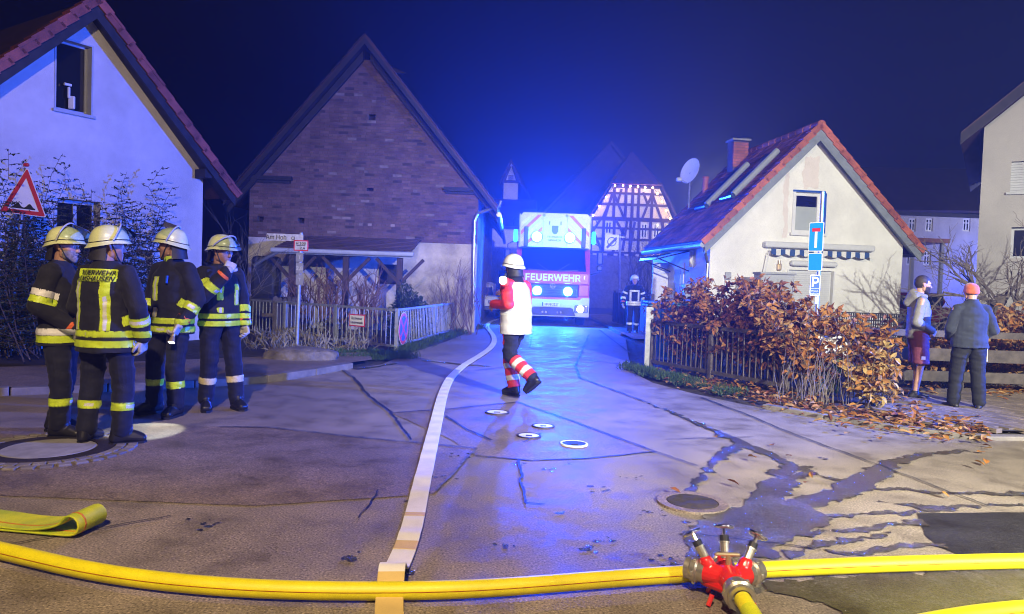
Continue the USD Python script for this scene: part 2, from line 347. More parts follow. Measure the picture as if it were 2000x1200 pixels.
# wet trails where the hoses leak: strips between picture points, widths in picture pixels
def trail(pts, seed):
    out = []
    for (x0, y0, w0), (x1, y1, w1) in zip(pts, pts[1:]):
        n = 5
        for k in range(n):
            a, b = k / n, (k + 1) / n
            q = []
            for c in (a, b):
                x, y, w = x0 + (x1 - x0) * c, y0 + (y1 - y0) * c, w0 + (w1 - w0) * c
                s = FOC / np.linalg.norm(gr(x, y) - EYE)
                q.append((Point(gr(x, y)[:2]), w / s * .72))
            out.append(unary_union([p.buffer(r, 6) for p, r in q]).convex_hull)
    return unary_union(out)
WET = [[(1272, 790, 5), (1330, 815, 8), (1400, 845, 12), (1450, 867, 18), (1530, 900, 13), (1600, 930, 11), (1662, 948, 9)],
       [(1450, 868, 14), (1420, 886, 20), (1392, 902, 13), (1380, 925, 11), (1352, 962, 11)],
       [(1545, 905, 16), (1522, 940, 26), (1480, 985, 34)], [(1578, 915, 12), (1542, 950, 13), (1505, 985, 20)],
       [(1884, 882, 7), (1800, 890, 12), (1742, 905, 18), (1705, 932, 34), (1650, 962, 36), (1580, 985, 34), (1500, 1000, 40)],
       [(1700, 955, 8), (1740, 956, 9), (1850, 965, 8), (2010, 966, 14)], [(1520, 1062, 12), (1560, 1048, 10), (1640, 1040, 8), (1710, 1030, 12), (1800, 1022, 18)],
       [(1540, 1085, 18), (1600, 1062, 14), (1680, 1050, 10), (1740, 1040, 12)], [(1600, 1010, 10), (1680, 1008, 9), (1760, 1003, 10), (1860, 998, 8)],
       [(1640, 1082, 12), (1740, 1070, 14), (1830, 1066, 12)], [(1730, 980, 5), (1800, 995, 8), (2040, 985, 8)]]
wet = unary_union([trail(w, i) for i, w in enumerate(WET)] + [gpoly([(1335, 1040), (1362, 1018), (1420, 992), (1500, 985), (1560, 990), (1605, 1000), (1622, 1020), (1572, 1050), (1525, 1062), (1516, 1090), (1345, 1088)]),
    gpoly([(1478, 1136), (1620, 1126), (2200, 1104), (2300, 1260), (1700, 1260), (1640, 1205), (1600, 1186), (1562, 1166), (1500, 1160)])])
wet = rough(wet, .045, .02, 1, 11.0)
rng = random.Random(5)
drops = []
for k in range(26):
    px, py = rng.gauss(1080, 330), rng.uniform(880, 1150)
    if not 150 < px < 1900: continue
    c = gr(px, py)
    for j in range(rng.randint(3, 9)):
        r = rng.uniform(.006, .017) * (py / 1000)
        drops.append(affinity.scale(Point(c[0] + rng.gauss(0, .05), c[1] + rng.gauss(0, .05)).buffer(r, 5), rng.uniform(.7, 1.7), rng.uniform(.6, 1.2)))
wet = unary_union([wet, rough(unary_union(drops), .012, .012, 8, 25.0)]).intersection(road_pg)
# wet patches along the left kerb
wet = unary_union([wet, rough(unary_union([trail([(830, 706, 8), (900, 712, 10), (955, 716, 6)], 0), trail([(620, 715, 8), (700, 722, 10), (770, 712, 8)], 0)]), .05, .06, 3, 5)])
obj('wet_patch', sheet(wet, .008), 'wet', kind='structure')
# tar seams and cracks
SEAMS = [([(690, 738), (722, 776), (765, 808), (870, 801), (1010, 787), (1130, 828), (1280, 884)], 3.4), ([(1280, 884), (1150, 898), (1040, 902), (930, 893)], 3), ([(762, 808), (806, 860)], 3),
         ([(1012, 900), (1018, 940), (1026, 985), (1062, 988)], 3.2), ([(872, 815), (915, 842), (962, 862)], 3), ([(1150, 655), (1124, 716), (1134, 740), (1272, 790)], 2.6),
         ([(1370, 778), (1450, 808), (1550, 850), (1720, 912), (1930, 992)], 2.6), ([(1170, 645), (1230, 690)], 2.2), ([(1280, 884), (1340, 905), (1362, 912)], 2), ([(700, 1015), (740, 960)], 2),
         ([(1020, 866), (1060, 848)], 2), ([(1340, 1045), (1520, 1065), (1600, 1078)], 2.4), ([(0, 1070), (330, 1010)], 2), ([(1300, 860), (1470, 855)], 1.8), ([(930, 725), (1120, 700), (1210, 712)], 2.2), ([(1040, 650), (1035, 680), (1140, 690)], 2)]
dark = rough(unary_union([trail([(x, y, w) for x, y in s], 0) for s, w in SEAMS]), .012, .05, 6, 6)
obj('tar_seam', sheet(dark, .012), 'seam', kind='structure')
pale = rough(unary_union([trail([(x, y, 4) for x, y in s], 0) for s in ([(430, 836), (520, 836), (700, 856), (928, 877)], [(930, 878), (905, 905), (850, 962)], [(690, 738), (640, 700)])]), .012, .05, 7, 6)
obj('tar_seam', sheet(pale.difference(dark.buffer(.02)), .012), 'seam_pale', kind='structure')

# left pavement with its kerb stones
def kerb(line, w, z, n_len, name, flip=1):
    """a row of kerb stones along a ground line, each a part of its own under the returned Xform"""
    ls = LineString(line); t = thing(name, None, None, kind='structure')
    k, n = 0.0, 0
    while k + n_len < ls.length and n < 90:
        a, b = np.array(ls.interpolate(k + .006).coords[0]), np.array(ls.interpolate(k + n_len - .006).coords[0])
        d = b - a; nn = np.array([-d[1], d[0]]) / np.linalg.norm(d) * flip; c = (a + b) / 2 + nn * w / 2
        obj('kerb_stone', bev((c[0], c[1], z / 2 - .06 + rng.uniform(-.004, .004)), (np.linalg.norm(d), w, z + .12), .012, math.atan2(d[1], d[0]) + rng.uniform(-.006, .006), 6), 'stone_kerb', t)
        k += n_len; n += 1
    return t
kerb(le[1:8], .14, .09, .95, 'kerb')
LP = Polygon(le[0:8] + [tuple(gr(*p)[:2]) for p in [(735, 694), (640, 696), (480, 705), (300, 712), (0, 725), (-500, 745)]]).buffer(-.15)
obj('pavement', sheet(LP, .075), 'asphalt_patch', kind='structure')
# right pavement: herring rows of paver bricks by the two bystanders, kerb towards the road
RPpix = [(1690, 800), (1742, 778), (1800, 768), (1900, 757), (2150, 742), (2150, 852), (2000, 845), (1905, 842), (1800, 830)]
RP = gpoly(RPpix)
kerb(re_[5:12][::-1], .13, .045, .8, 'kerb', flip=-1)
pav = thing('pavement', None, None, kind='structure')
obj('bed', sheet(RP, .012), 'paver_joint', pav)
a0 = math.radians(24); ca, sa = math.cos(a0), math.sin(a0); cands = []
cx, cy = RP.centroid.coords[0]
for i in range(-60, 60):
    for j in range(-30, 30):
        u, v = (i * .107), (j * .214 + (i % 2) * .107)
        x, y = cx + u * ca - v * sa, cy + u * sa + v * ca
        if RP.contains(Point(x, y).buffer(.06)): cands.append((x * x + y * y, x, y))
cands.sort(); rest = []
for k, (_, x, y) in enumerate(cands):
    b = bx((x, y, .008 + rng.uniform(-.003, .004)), (.099, .206, .05), a0)
    b.vertices[b.vertices[:, 2] > 0] -= [0, 0, 0]
    if k < 280: obj('paver', b, 'paver', pav)
    else: rest.append(b)
if rest: obj('pavers', rest, 'paver', pav, kind='stuff')
FP = Polygon([(3.25, 19.0), (3.25, 34), (4.6, 34), (4.4, 19)])
obj('pavement', sheet(FP, .05), 'asphalt_patch', kind='structure')
kerb([(3.4, 34), (3.2, 20.2)], .12, .07, 1.0, 'kerb', flip=1)

# ------------------------------------------------------------------ gabled houses
def hit(px, py, p0, n):
    d = ray(px, py); n = np.asarray(n, float); return EYE + d * (((np.asarray(p0) - EYE) @ n) / (d @ n))
class House:
    """frame of a gabled house: s along the gable, z up, d out towards the street"""
    def __init__(h, o, t):
        h.o = np.array([o[0], o[1], 0.0]); t = np.array(t, float); t /= np.linalg.norm(t)
        h.t = np.array([t[0], t[1], 0.0]); h.n = np.array([t[1], -t[0], 0.0])
    def P(h, s, z, d=0.0): return h.o + h.t * s + h.n * d + np.array([0, 0, z])
    def sz(h, px, py, d=0.0):
        q = hit(px, py, h.P(0, 0, d), h.n) - h.o; return float(q @ h.t), float(q[2])
    def wall(h, pg, thick, d=0.0):
        """polygon in (s, z) as a wall whose outside lies at d"""
        return ext(pg, thick, h.P(0, 0, d), h.t, np.array([0, 0, 1.0]))
    def box(h, s0, s1, z0, z1, d0, d1):
        return bx(h.P((s0 + s1) / 2, (z0 + z1) / 2, (d0 + d1) / 2), (abs(s1 - s0), abs(d1 - d0), abs(z1 - z0)), math.atan2(h.t[1], h.t[0]))
    def sect(h, pts, d0, d1):
        """polygon in (s, z) run from d0 (front) back to d1"""
        return ext(Polygon(pts), d0 - d1, h.P(0, 0, d0), h.t, np.array([0, 0, 1.0]))
def window(h, root, s0, s1, z0, z1, d=0.0, rec=.14, fw=.07, mull=(), trans=(), frame='frame_white', glass='glass_dark', name='window', label=None):
    """a framed window set back in its opening; the frame is the part, the panes its sub-parts"""
    fr = [h.box(s0, s1, z0, z0 + fw, d - rec, d - rec - .06), h.box(s0, s1, z1 - fw, z1, d - rec, d - rec - .06), h.box(s0, s0 + fw, z0 + fw, z1 - fw, d - rec, d - rec - .06), h.box(s1 - fw, s1, z0 + fw, z1 - fw, d - rec, d - rec - .06)]
    ss = [s0 + fw] + [s0 + (s1 - s0) * m for m in mull] + [s1 - fw]; zs = [z0 + fw] + [z0 + (z1 - z0) * m for m in trans] + [z1 - fw]
    for m in ss[1:-1]: fr.append(h.box(m - fw * .45, m + fw * .45, z0 + fw, z1 - fw, d - rec + .004, d - rec - .058))
    for m in zs[1:-1]: fr.append(h.box(s0 + fw, s1 - fw, m - fw * .35, m + fw * .35, d - rec + .002, d - rec - .056))
    w = obj(name, fr, frame, root, label=label)
    for a, b in zip(ss, ss[1:]):
        for c, e in zip(zs, zs[1:]): obj('pane', h.box(a, b, c, e, d - rec - .03, d - rec - .04), glass, w)
    return w
def tiles_along(h, root, s0, z0, s1, z1, d0, d1, n, mat_, name='verge_tile', lip=.10, th=.05, parent=None):
    """tiles down a verge from (s0, z0) to (s1, z1): overlapping, each with a lip over the barge board"""
    L = math.hypot(s1 - s0, z1 - z0); e = np.array([(s1 - s0) / L, (z1 - z0) / L]); nn = np.array([-e[1], e[0]]) * (1 if s1 > s0 else -1)
    if nn[1] < 0: nn = -nn
    for k in range(n):
        a, b = L * k / n, L * (k + 1) / n + .05
        p = lambda u, v: tuple(np.array([s0, z0]) + e * u + nn * v)
        j = rng.uniform(-.006, .006)
        pts = [p(a, .004 + j), p(b, .03 + j), p(b, .03 + th + j), p(a, .004 + th + j)]
        m = [h.sect(pts, d0 + rng.uniform(-.008, .008), d1)]
        pts2 = [p(a, -lip + j), p(b, -lip + .03 + j), p(b, .03 + j), p(a, .006 + j)]
        m.append(h.sect(pts2, d0 - .004, d0 - .04))
        obj(name, m, mat_, root)

# --- white gabled house on the left
lc = at(397, 540, 15.5); LT = np.array([.53, .848]); LT /= np.linalg.norm(LT)
H = House(lc[:2], LT)
sa_, za_ = H.sz(166, 20); se_, ze_ = H.sz(397, 336)
hw = se_ - sa_; H = House((lc + H.t * sa_)[:2], LT)          # s = 0 below the ridge
lh = thing('left_house', 'white gabled house at the left with red verge tiles and one attic window', 'house', H.P(0, 0))
ws = [H.sz(*p) for p in ((106, 70), (180, 88), (183, 228), (106, 212))]
w_s0, w_s1 = (ws[0][0] + ws[3][0]) / 2, (ws[1][0] + ws[2][0]) / 2; w_z1, w_z0 = (ws[0][1] + ws[1][1]) / 2, (ws[2][1] + ws[3][1]) / 2
vs_ = [H.sz(*p) for p in ((112, 388), (196, 394), (196, 500), (112, 505))]
v_s0, v_s1, v_z0, v_z1 = vs_[0][0], vs_[1][0], (vs_[2][1] + vs_[3][1]) / 2, (vs_[0][1] + vs_[1][1]) / 2
gab = Polygon([(-hw, -.1), (hw, -.1), (hw, ze_), (0, za_), (-hw, ze_)])
obj('wall', H.wall(gab.difference(unary_union([sbox(w_s0, w_z0, w_s1, w_z1), sbox(v_s0, v_z0, v_s1, v_z1)])), .28), 'plaster_cool', lh)
LL = 9.0
for s in (-1, 1): obj('wall', H.box(s * hw, s * (hw - .28), -.1, ze_ - .05, -.282, -LL), 'plaster_cool', lh)
obj('wall', H.wall(gab, .28, -LL), 'plaster_cool', lh)
wn = window(H, lh, w_s0, w_s1, w_z0, w_z1, rec=.16, fw=.065, frame='frame_grey')
obj('sill', H.box(w_s0 - .03, w_s1 + .03, w_z0 - .05, w_z0, .06, -.15), 'frame_grey', wn)
obj('window_box', [H.box(w_s0 + .002, w_s0 + .03, w_z0, w_z1, .012, -.15), H.box(w_s1 - .03, w_s1 - .002, w_z0, w_z1, .012, -.15), H.box(w_s0, w_s1, w_z1 - .03, w_z1 - .002, .014, -.152)], 'frame_grey', lh)
obj('ornament', [bev(H.P(w_s0 + .35, w_z0 + .19, -.10), (.12, .05, .24), .02), bev(H.P(w_s0 + .30, w_z0 + .36, -.10), (.04, .04, .2), .012), cyl(H.P(w_s0 + .22, w_z0 + .5, -.10), H.P(w_s0 + .34, w_z0 + .5, -.10), .025)], 'frame_white', lh, label='small white figure standing on the attic window sill')
window(H, lh, v_s0, v_s1, v_z0, v_z1, rec=.16, fw=.07, mull=(.5,), frame='frame_grey')
sl = (za_ - ze_) / hw; eo = .50; oh = .42
ang = math.atan(sl); dz = .10 / math.cos(ang)
for s in (-1, 1):
    e = (s * (hw + eo), ze_ - sl * eo)
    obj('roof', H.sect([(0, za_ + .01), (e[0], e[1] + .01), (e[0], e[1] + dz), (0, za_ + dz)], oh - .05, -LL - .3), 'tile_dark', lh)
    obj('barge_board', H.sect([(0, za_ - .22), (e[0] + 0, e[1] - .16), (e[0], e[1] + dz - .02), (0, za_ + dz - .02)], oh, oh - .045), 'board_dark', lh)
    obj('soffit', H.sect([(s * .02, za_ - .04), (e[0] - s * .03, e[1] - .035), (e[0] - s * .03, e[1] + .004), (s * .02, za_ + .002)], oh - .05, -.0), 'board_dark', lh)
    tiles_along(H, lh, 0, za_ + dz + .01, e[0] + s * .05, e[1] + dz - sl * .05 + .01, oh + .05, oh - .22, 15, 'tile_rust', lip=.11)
for s in (-1, 1): obj('purlin', H.box(s * (hw - .04), s * (hw - .20), ze_ - .16, ze_ + .02, oh - .06, .004), 'board_dark', lh)

# --- brick barn
bl, br_ = at(485, 500, 20.0), at(931, 500, 20.0)
B = House(((bl + br_) / 2)[:2], (br_ - bl)[:2]); bhw = np.linalg.norm((br_ - bl)[:2]) / 2
bs0, bz_a = B.sz(728, 92); bs1, bz_e = B.sz(478, 352); bs2, bz_e2 = B.sz(945, 378); bz_e = (bz_e + bz_e2) / 2
_, b_top = B.sz(735, 118); _, b_brk = B.sz(700, 470)
barn = thing('brick_barn', 'tall old brick barn with a steep gable, white plaster below and a missing top', 'barn', B.P(0, 0))
bsl = (bz_a - bz_e) / bhw
holes = [B.sz(*p) for p in ((727, 229), (723, 370), (614, 215), (825, 238), (509, 428), (588, 430))]
hole_pg = unary_union([sbox(s - .09, z - .08, s + .09, z + .08) for s, z in holes])
front = Polygon([(-bhw, b_brk), (bhw, b_brk), (bhw, bz_e), ((bz_a - b_top) / bsl, b_top), (-(bz_a - b_top) / bsl, b_top), (-bhw, bz_e)])
bw = obj('wall', B.wall(front.difference(hole_pg), .3), 'mortar', barn)
obj('plaster_base', B.wall(Polygon([(-bhw, -.1), (bhw, -.1), (bhw, b_brk - .002), (-bhw, b_brk - .002)]), .36, .02), 'plaster_old', barn)
obj('roof_space', B.wall(Polygon([(-.9, b_top + .01), (.9, b_top + .01), (0, bz_a)]), .05, -1.2), 'recess_black', barn)
BLn = 13.0
for s in (-1, 1): obj('wall', B.box(s * bhw, s * (bhw - .3), -.1, bz_e - .02, -.345, -BLn), 'mortar', barn)
obj('wall', B.wall(Polygon([(-bhw, -.1), (bhw, -.1), (bhw, bz_e), (0, bz_a), (-bhw, bz_e)]), .3, -BLn), 'mortar', barn)
for s, z in holes: obj('hole', B.box(s - .10, s + .10, z - .09, z + .09, -.2, -.24), 'recess_black', barn)
bricks = []
row, z = 0, b_brk + .008
fb = front.buffer(-.012).difference(hole_pg.buffer(.01))
while z < b_top:
    s = -bhw + (row % 2) * .13 - .13
    head = row % 6 == 5
    while s < bhw:
        L = (.115 if head else .245) + rng.uniform(-.006, .006)
        q = sbox(s, z, s + L, z + .068).intersection(fb)
        if q.area > .003 and q.geom_type == 'Polygon' and rng.random() > .006:
            a, b, c, e = q.bounds
            pr = .010 + rng.uniform(-.003, .005)
            if rng.random() < .012: pr = .004
            bricks.append((abs(s) + z * .3, B.box(a, c, b, e, pr, -.03), rng.random()))
        s += L + .012
    z += .081; row += 1
bricks.sort(key=lambda b: b[0])
BM = lambda r: 'brick_pale' if r < .03 else 'brick_dark' if r < .10 else ('brick', 'brick_b', 'brick_c')[int(r * 997) % 3]
for b in bricks[:270]: obj('brick', b[1], BM(b[2]), bw)
scatter('bricks', [b[1] for b in bricks[270:]], [BM(b[2]) for b in bricks[270:]], bw)
bo = .42
for s in (-1, 1):
    e = (s * (bhw + .55), bz_e - bsl * .55)
    obj('roof', B.sect([(0, bz_a + .02), (e[0], e[1] + .02), (e[0], e[1] + .18), (0, bz_a + .2)], bo, -BLn - .3), 'tile_dark', barn)
    obj('barge_board', B.sect([(0, bz_a - .06), (e[0], e[1] - .02), (e[0], e[1] + .12), (0, bz_a + .11)], bo + .03, bo - .02), 'board_dark', barn)
    obj('rafter', B.sect([(s * .1, bz_a - .42), (e[0], e[1] - .2), (e[0], e[1] - .02), (s * .1, bz_a - .16)], .14, .03), 'board_dark', barn)
    rows = []
    Ls = math.hypot(bhw + .55, bz_a - e[1]); nr = 26
    for k in range(nr):
        c0, c1 = k / nr, (k + 1.12) / nr
        p = lambda c, v: (e[0] * c, bz_a + (e[1] - bz_a) * c + v)
        rows.append(B.sect([p(c0, .19), p(min(c1, 1.01), .215), p(min(c1, 1.01), .25), p(c0, .21)], bo + .05 + rng.uniform(-.02, .02), -BLn - .3))
    obj('roof_tiles', rows, 'tile_dark', barn, kind='stuff')
for s, (a, b) in ((-1, (470, 572)), (1, (868, 945))):
    s0, s1 = B.sz(a, 350)[0], B.sz(b, 350)[0]; zz = B.sz((a + b) / 2, 349 if s < 0 else 372)[1]
    obj('ledge', [B.box(s0, s1, zz - .05, zz + .06, .16, .012), B.box(s0 + .05, s1 - .05, zz - .12, zz - .05, .08, .012)], 'board_dark', barn)
dp = [B.sz(*p, d=.3) for p in ((978, 392), (975, 402), (932, 416), (926, 430), (924, 520), (924, 600))]
obj('downpipe', tube([B.P(s, z, .12 + .1 * (k < 2)) for k, (s, z) in enumerate(dp)], .045, 10), 'zinc', barn)
gx = bhw + .59
obj('gutter', tube([B.P(gx, bz_e - bsl * .55 - .02, bo + .02), B.P(gx, bz_e - bsl * .55 - .06, -BLn)], .07, 10), 'zinc', barn)
# lean-to roof in front of the barn
ld = 1.9
lt = thing('lean_to', 'tiled lean-to roof on timber posts with a pale gutter, against the barn', 'shed', B.P(-1.2, 0, ld))
q = [B.sz(548, 489, ld), B.sz(803, 491, ld)]; zr = q[0][1]; u = [B.sz(522, 460), B.sz(745, 462)]; zt = u[0][1]
s0, s1 = q[0][0], q[1][0] - .05
Rr = []
for k in range(9):
    c0, c1 = k / 9, (k + 1.15) / 9
    f = lambda c, v: (lambda d, z_: [B.P(s0 - .12, z_ + v, d), B.P(s1 + .06, z_ + v, d)])(.02 + (ld + .05) * min(c, 1.01), zt + (zr + .05 - zt) * min(c, 1.01))
    A, C = f(c0, .02), f(c1, .05); nrm = np.cross(A[1] - A[0], C[0] - A[0]); nrm = -nrm if nrm[2] < 0 else nrm
    Rr.append(poly3([A[0], A[1], C[1], C[0]], .03, nrm))
obj('roof_rows', Rr, 'tile_dark', lt)
obj('gutter', [tube([B.P(s0 - .2, zr, ld + .1), B.P(s1 + .12, zr, ld + .1)], .06, 10), B.box(s0 - .14, s1 + .08, zr - .08, zr + .06, ld + .04, ld)], 'frame_grey', lt)
obj('downpipe', tube([B.P(s0 - .05, zr - .04, ld + .06), B.P(s0 - .45, zr - .28, ld + .1), B.P(s0 - .62, zr - .42, ld + .12)], .05, 8), 'zinc', lt)
for sp in (s0 + .25, (s0 + s1) / 2, s1 - .25):
    obj('post', B.box(sp - .07, sp + .07, -.05, zr - .09, ld - .10, ld - .24), 'timber', lt)
    for sg in (-1, 1): obj('brace', bar(B.P(sp, zr - .75, ld - .17), B.P(sp + sg * .6, zr - .12, ld - .17), .08, .08), 'timber', lt)
obj('shutter_board', B.box(*sorted((B.sz(740, 520, .1)[0], B.sz(782, 520, .1)[0])), B.sz(760, 555, .1)[1], B.sz(760, 517, .1)[1], .06, .022), 'board_dark', barn)
obj('tarpaulin', [bev(B.P(s0 - .55, 1.35, ld - .6), (.7, .5, 1.1), .12), bev(B.P(s0 - .5, .4, ld - .6), (1.1, .7, .9), .15)], 'lattice_dark', label='dark covered pile beside the lean-to of the brick barn', cat='pile')

# ------------------------------------------------------------------ small white house on the right
wl, wr0 = at(1384, 560, 18.0), None
AX = np.array([-.12, .993]); AX /= np.linalg.norm(AX); WT = np.array([AX[1], -AX[0]])      # gable runs (.993, .12)
W = House(wl[:2], WT)
s_r = W.sz(1760, 550)[0]; W = House((wl + W.t * s_r / 2)[:2], WT); whw = s_r / 2
weo, woh = .30, .34
qa, ql, qr = W.sz(1601, 238, woh + .04), W.sz(1370, 470, woh + .04), W.sz(1795, 477, woh + .04)
wsl = ((qa[1] - ql[1]) / (qa[0] - ql[0]) + (qa[1] - qr[1]) / (qr[0] - qa[0])) / 2; weo = (qr[0] - ql[0]) / 2 - whw
wang = math.atan(wsl); wdz = .09 / math.cos(wang); wz_a = qa[1] - wdz - .06; wz_e = wz_a - wsl * whw; WL = 4.3

wh = thing('small_white_house', 'small white plastered house on the right with orange verge tiles and a striped awning', 'house', W.P(0, 0))
def wq(*px): return [W.sz(*p) for p in px]
def rect(p, q):
    a, b = W.sz(*p), W.sz(*q); return min(a[0], b[0]), max(a[0], b[0]), min(a[1], b[1]), max(a[1], b[1])
uw = rect((1554, 375), (1603, 457)); rs = rect((1540, 527), (1622, 640))
wgab = Polygon([(-whw, .35), (whw, .35), (whw, wz_e), (0, wz_a), (-whw, wz_e)])
obj('wall', W.wall(wgab.difference(unary_union([sbox(uw[0], uw[2], uw[1], uw[3]), sbox(rs[0], .36, rs[1], rs[3])])), .26), 'plaster_warm', wh)
door_d = (-.35, -1.15)                                              # the porch door in the left side wall
obj('wall', W.box(-whw, -whw + .26, .0, wz_e - .03, -.262, -WL), 'plaster_warm', wh)
obj('wall', W.box(whw, whw - .26, .0, wz_e - .03, -.262, -WL), 'plaster_warm', wh)
obj('wall', W.wall(wgab, .26, -WL), 'plaster_warm', wh)
obj('plinth', W.wall(sbox(-whw - .02, -.1, whw + .02, .35), .28, .02), 'lattice_dark', wh)
st = rect((1530, 310), (1545, 470)); st2 = rect((1575, 300), (1597, 370))
ext_st = [affinity.scale(sbox(st[0], st[2], st[1], st[3]), 1, 1)]
obj('stain', W.wall(rough(sbox(uw[0] - .32, uw[2] - .1, uw[0] - .2, uw[3] + .55), .05, .05, 3, 4).intersection(wgab.buffer(-.05)), .002, .003), 'plaster_stain', wh)
obj('stain', W.wall(rough(sbox(uw[0] + .2, uw[3] + .1, uw[1] - .1, uw[3] + .9), .05, .05, 9, 4).intersection(wgab.buffer(-.05)), .002, .003), 'plaster_stain', wh)
w1 = window(W, wh, *uw, rec=.10, fw=.08)
obj('curtain', W.box(uw[0] + .08, uw[1] - .08, uw[2] + .08, uw[2] + (uw[3] - uw[2]) * .66, -.126, -.130), 'glass_frost', w1)
obj('window_trim', [W.box(uw[0] - .07, uw[1] + .07, uw[3], uw[3] + .05, .03, .001), W.box(uw[1], uw[1] + .10, uw[2], uw[3], .03, .001)], 'sign_blue', wh)
obj('window_trim', W.box(uw[0] - .07, uw[0] - .002, uw[2], uw[3], .025, .001), 'frame_white', wh)
obj('sill', W.box(uw[0] - .12, uw[1] + .12, uw[2] - .07, uw[2] - .002, .10, -.08), 'frame_white', w1)
# roller shutter with its box, every slat its own part
sh = obj('roller_shutter', W.box(rs[0] + .002, rs[1] - .002, .36, rs[3] - .002, -.10, -.14), 'shutter', wh)
for k in range(26):
    z = rs[3] - .03 - k * .052
    obj('slat', W.box(rs[0] + .03, rs[1] - .03, z - .046, z - .004, -.075 + .004 * (k % 2), -.099), 'shutter', sh)
obj('shutter_frame', [W.box(rs[0] - .04, rs[0], .4, rs[3], .03, .002), W.box(rs[1], rs[1] + .04, .4, rs[3], .03, .002)], 'frame_white', wh)
sb = rect((1541, 509), (1630, 523))
obj('shutter_box', bev(W.P((sb[0] + sb[1]) / 2, (sb[2] + sb[3]) / 2, .09), (sb[1] - sb[0], .17, sb[3] - sb[2]), .05, math.atan2(W.t[1], W.t[0])), 'shutter', wh)
# awning: cassette, arm and scalloped valance in stripes
aw = rect((1488, 479), (1700, 490)); va = rect((1497, 487), (1694, 507))
ob = obj('awning', bev(W.P((aw[0] + aw[1]) / 2, (aw[2] + aw[3]) / 2 + .03, .11), (aw[1] - aw[0], .22, .15), .04, math.atan2(W.t[1], W.t[0])), 'shutter', wh)
ns = 22; ww = (va[1] - va[0]) / ns
for k in range(ns):
    a = va[0] + k * ww; ph = lambda x: .05 * abs(math.sin((x - va[0]) / (ww * 3) * PI))
    pts = [(a, va[3])] + [(a + ww * c, va[2] + .0 + .045 - ph(a + ww * c)) for c in np.linspace(0, 1, 5)] + [(a + ww - .001, va[3])]
    pts = [pts[0]] + pts[1:-1] + [pts[-1]]
    obj('valance_stripe', W.wall(Polygon(pts).buffer(0), .008, .26 + .012 * math.sin(k * 1.7)), 'awning_blue' if k % 2 == 0 else 'awning_white', ob)
obj('crank', tube([W.P(*W.sz(1495, 492), .2), W.P(*W.sz(1484, 545), .2)], .012, 6), 'frame_white', ob)
lm = W.sz(1520, 522)
obj('wall_lamp', [bev(W.P(lm[0], lm[1], .05), (.11, .09, .18), .03), cyl(W.P(lm[0], lm[1] + .08, .05), W.P(lm[0], lm[1] + .17, .05), .03)], 'brass', wh)
mb = W.sz(1421, 539); obj('meter_box', bev(W.P(mb[0], mb[1], .03), (.15, .07, .19), .015, math.atan2(W.t[1], W.t[0])), 'cabinet_grey', wh)
# roof
for s in (-1, 1):
    e = (s * (whw + weo), wz_e - wsl * weo)
    obj('roof', W.sect([(0, wz_a + .012), (e[0], e[1] + .012), (e[0], e[1] + wdz), (0, wz_a + wdz)], woh - .04, -WL - .25), 'tile_dark', wh)
    obj('barge_board', W.sect([(0, wz_a - .26), (e[0] - s * .0, e[1] - .20), (e[0], e[1] + wdz - .02), (0, wz_a + wdz - .02)], woh, woh - .03), 'board_grey', wh)
    obj('soffit', W.sect([(s * .02, wz_a - .03), (e[0] - s * .03, e[1] - .03), (e[0] - s * .03, e[1] + .008), (s * .02, wz_a + .008)], woh - .031, .001), 'board_grey', wh)
    tiles_along(W, wh, 0, wz_a + wdz + .01, e[0] + s * .03, e[1] + wdz - wsl * .03 + .01, woh + .04, woh - .20, 15, 'tile_red', lip=.10)
# tiles of the left slope, each its own piece
def slope_tiles(h, root, s0, z0, s1, z1, d0, d1, nr, nc, mat_, th=.022, lift=.03, limit=285):
    e = np.array([s1 - s0, z1 - z0]); L = np.linalg.norm(e); e /= L; nn = np.array([-e[1], e[0]]); nn = nn if nn[1] > 0 else -nn
    left = []
    for r in range(nr):
        a, b = L * r / nr, min(L * (r + 1.13) / nr, L + .03)
        for c in range(nc):
            da, db = d0 + (d1 - d0) * (c + (.5 * (r % 2))) / nc, d0 + (d1 - d0) * (c + (.5 * (r % 2)) + .93) / nc
            if db < d1: db = d1
            if da <= d1 + .02: continue
            j = rng.uniform(-.006, .006)
            p = lambda u, v: tuple(np.array([s0, z0]) + e * u + nn * (v + j))
            left.append((-r, h.sect([p(a, .002), p(b, lift), p(b, lift + th), p(a, .002 + th)], da, db)))
    left.sort(key=lambda x: x[0])
    for _, m in left[:limit]: obj('tile', m, mat_, root)
    if left[limit:]: obj('tiles', [m for _, m in left[limit:]], mat_, root, kind='stuff')
e = (-(whw + weo), wz_e - wsl * weo)
slope_tiles(W, wh, 0, wz_a + wdz, e[0], e[1] + wdz, woh - .21, -WL - .25, 15, 19, 'tile_house')
for k in range(13):
    d = woh + .02 - k * .37
    obj('ridge_tile', tube([W.P(0, wz_a + wdz + .0, d), W.P(0, wz_a + wdz + .02, d - .40)], [.115, .095], 10), 'tile_red' if k == 0 else 'tile_house', wh)
obj('gutter', tube([W.P(e[0] - .05, e[1] + .02, woh - .02), W.P(e[0] - .05, e[1] - .0, -WL - .25)], .07, 12), 'zinc', wh)
obj('gutter', tube([W.P(-e[0] + .05, e[1] + .02, woh - .05), W.P(-e[0] + .05, e[1], -WL - .25)], .07, 12), 'zinc', wh)
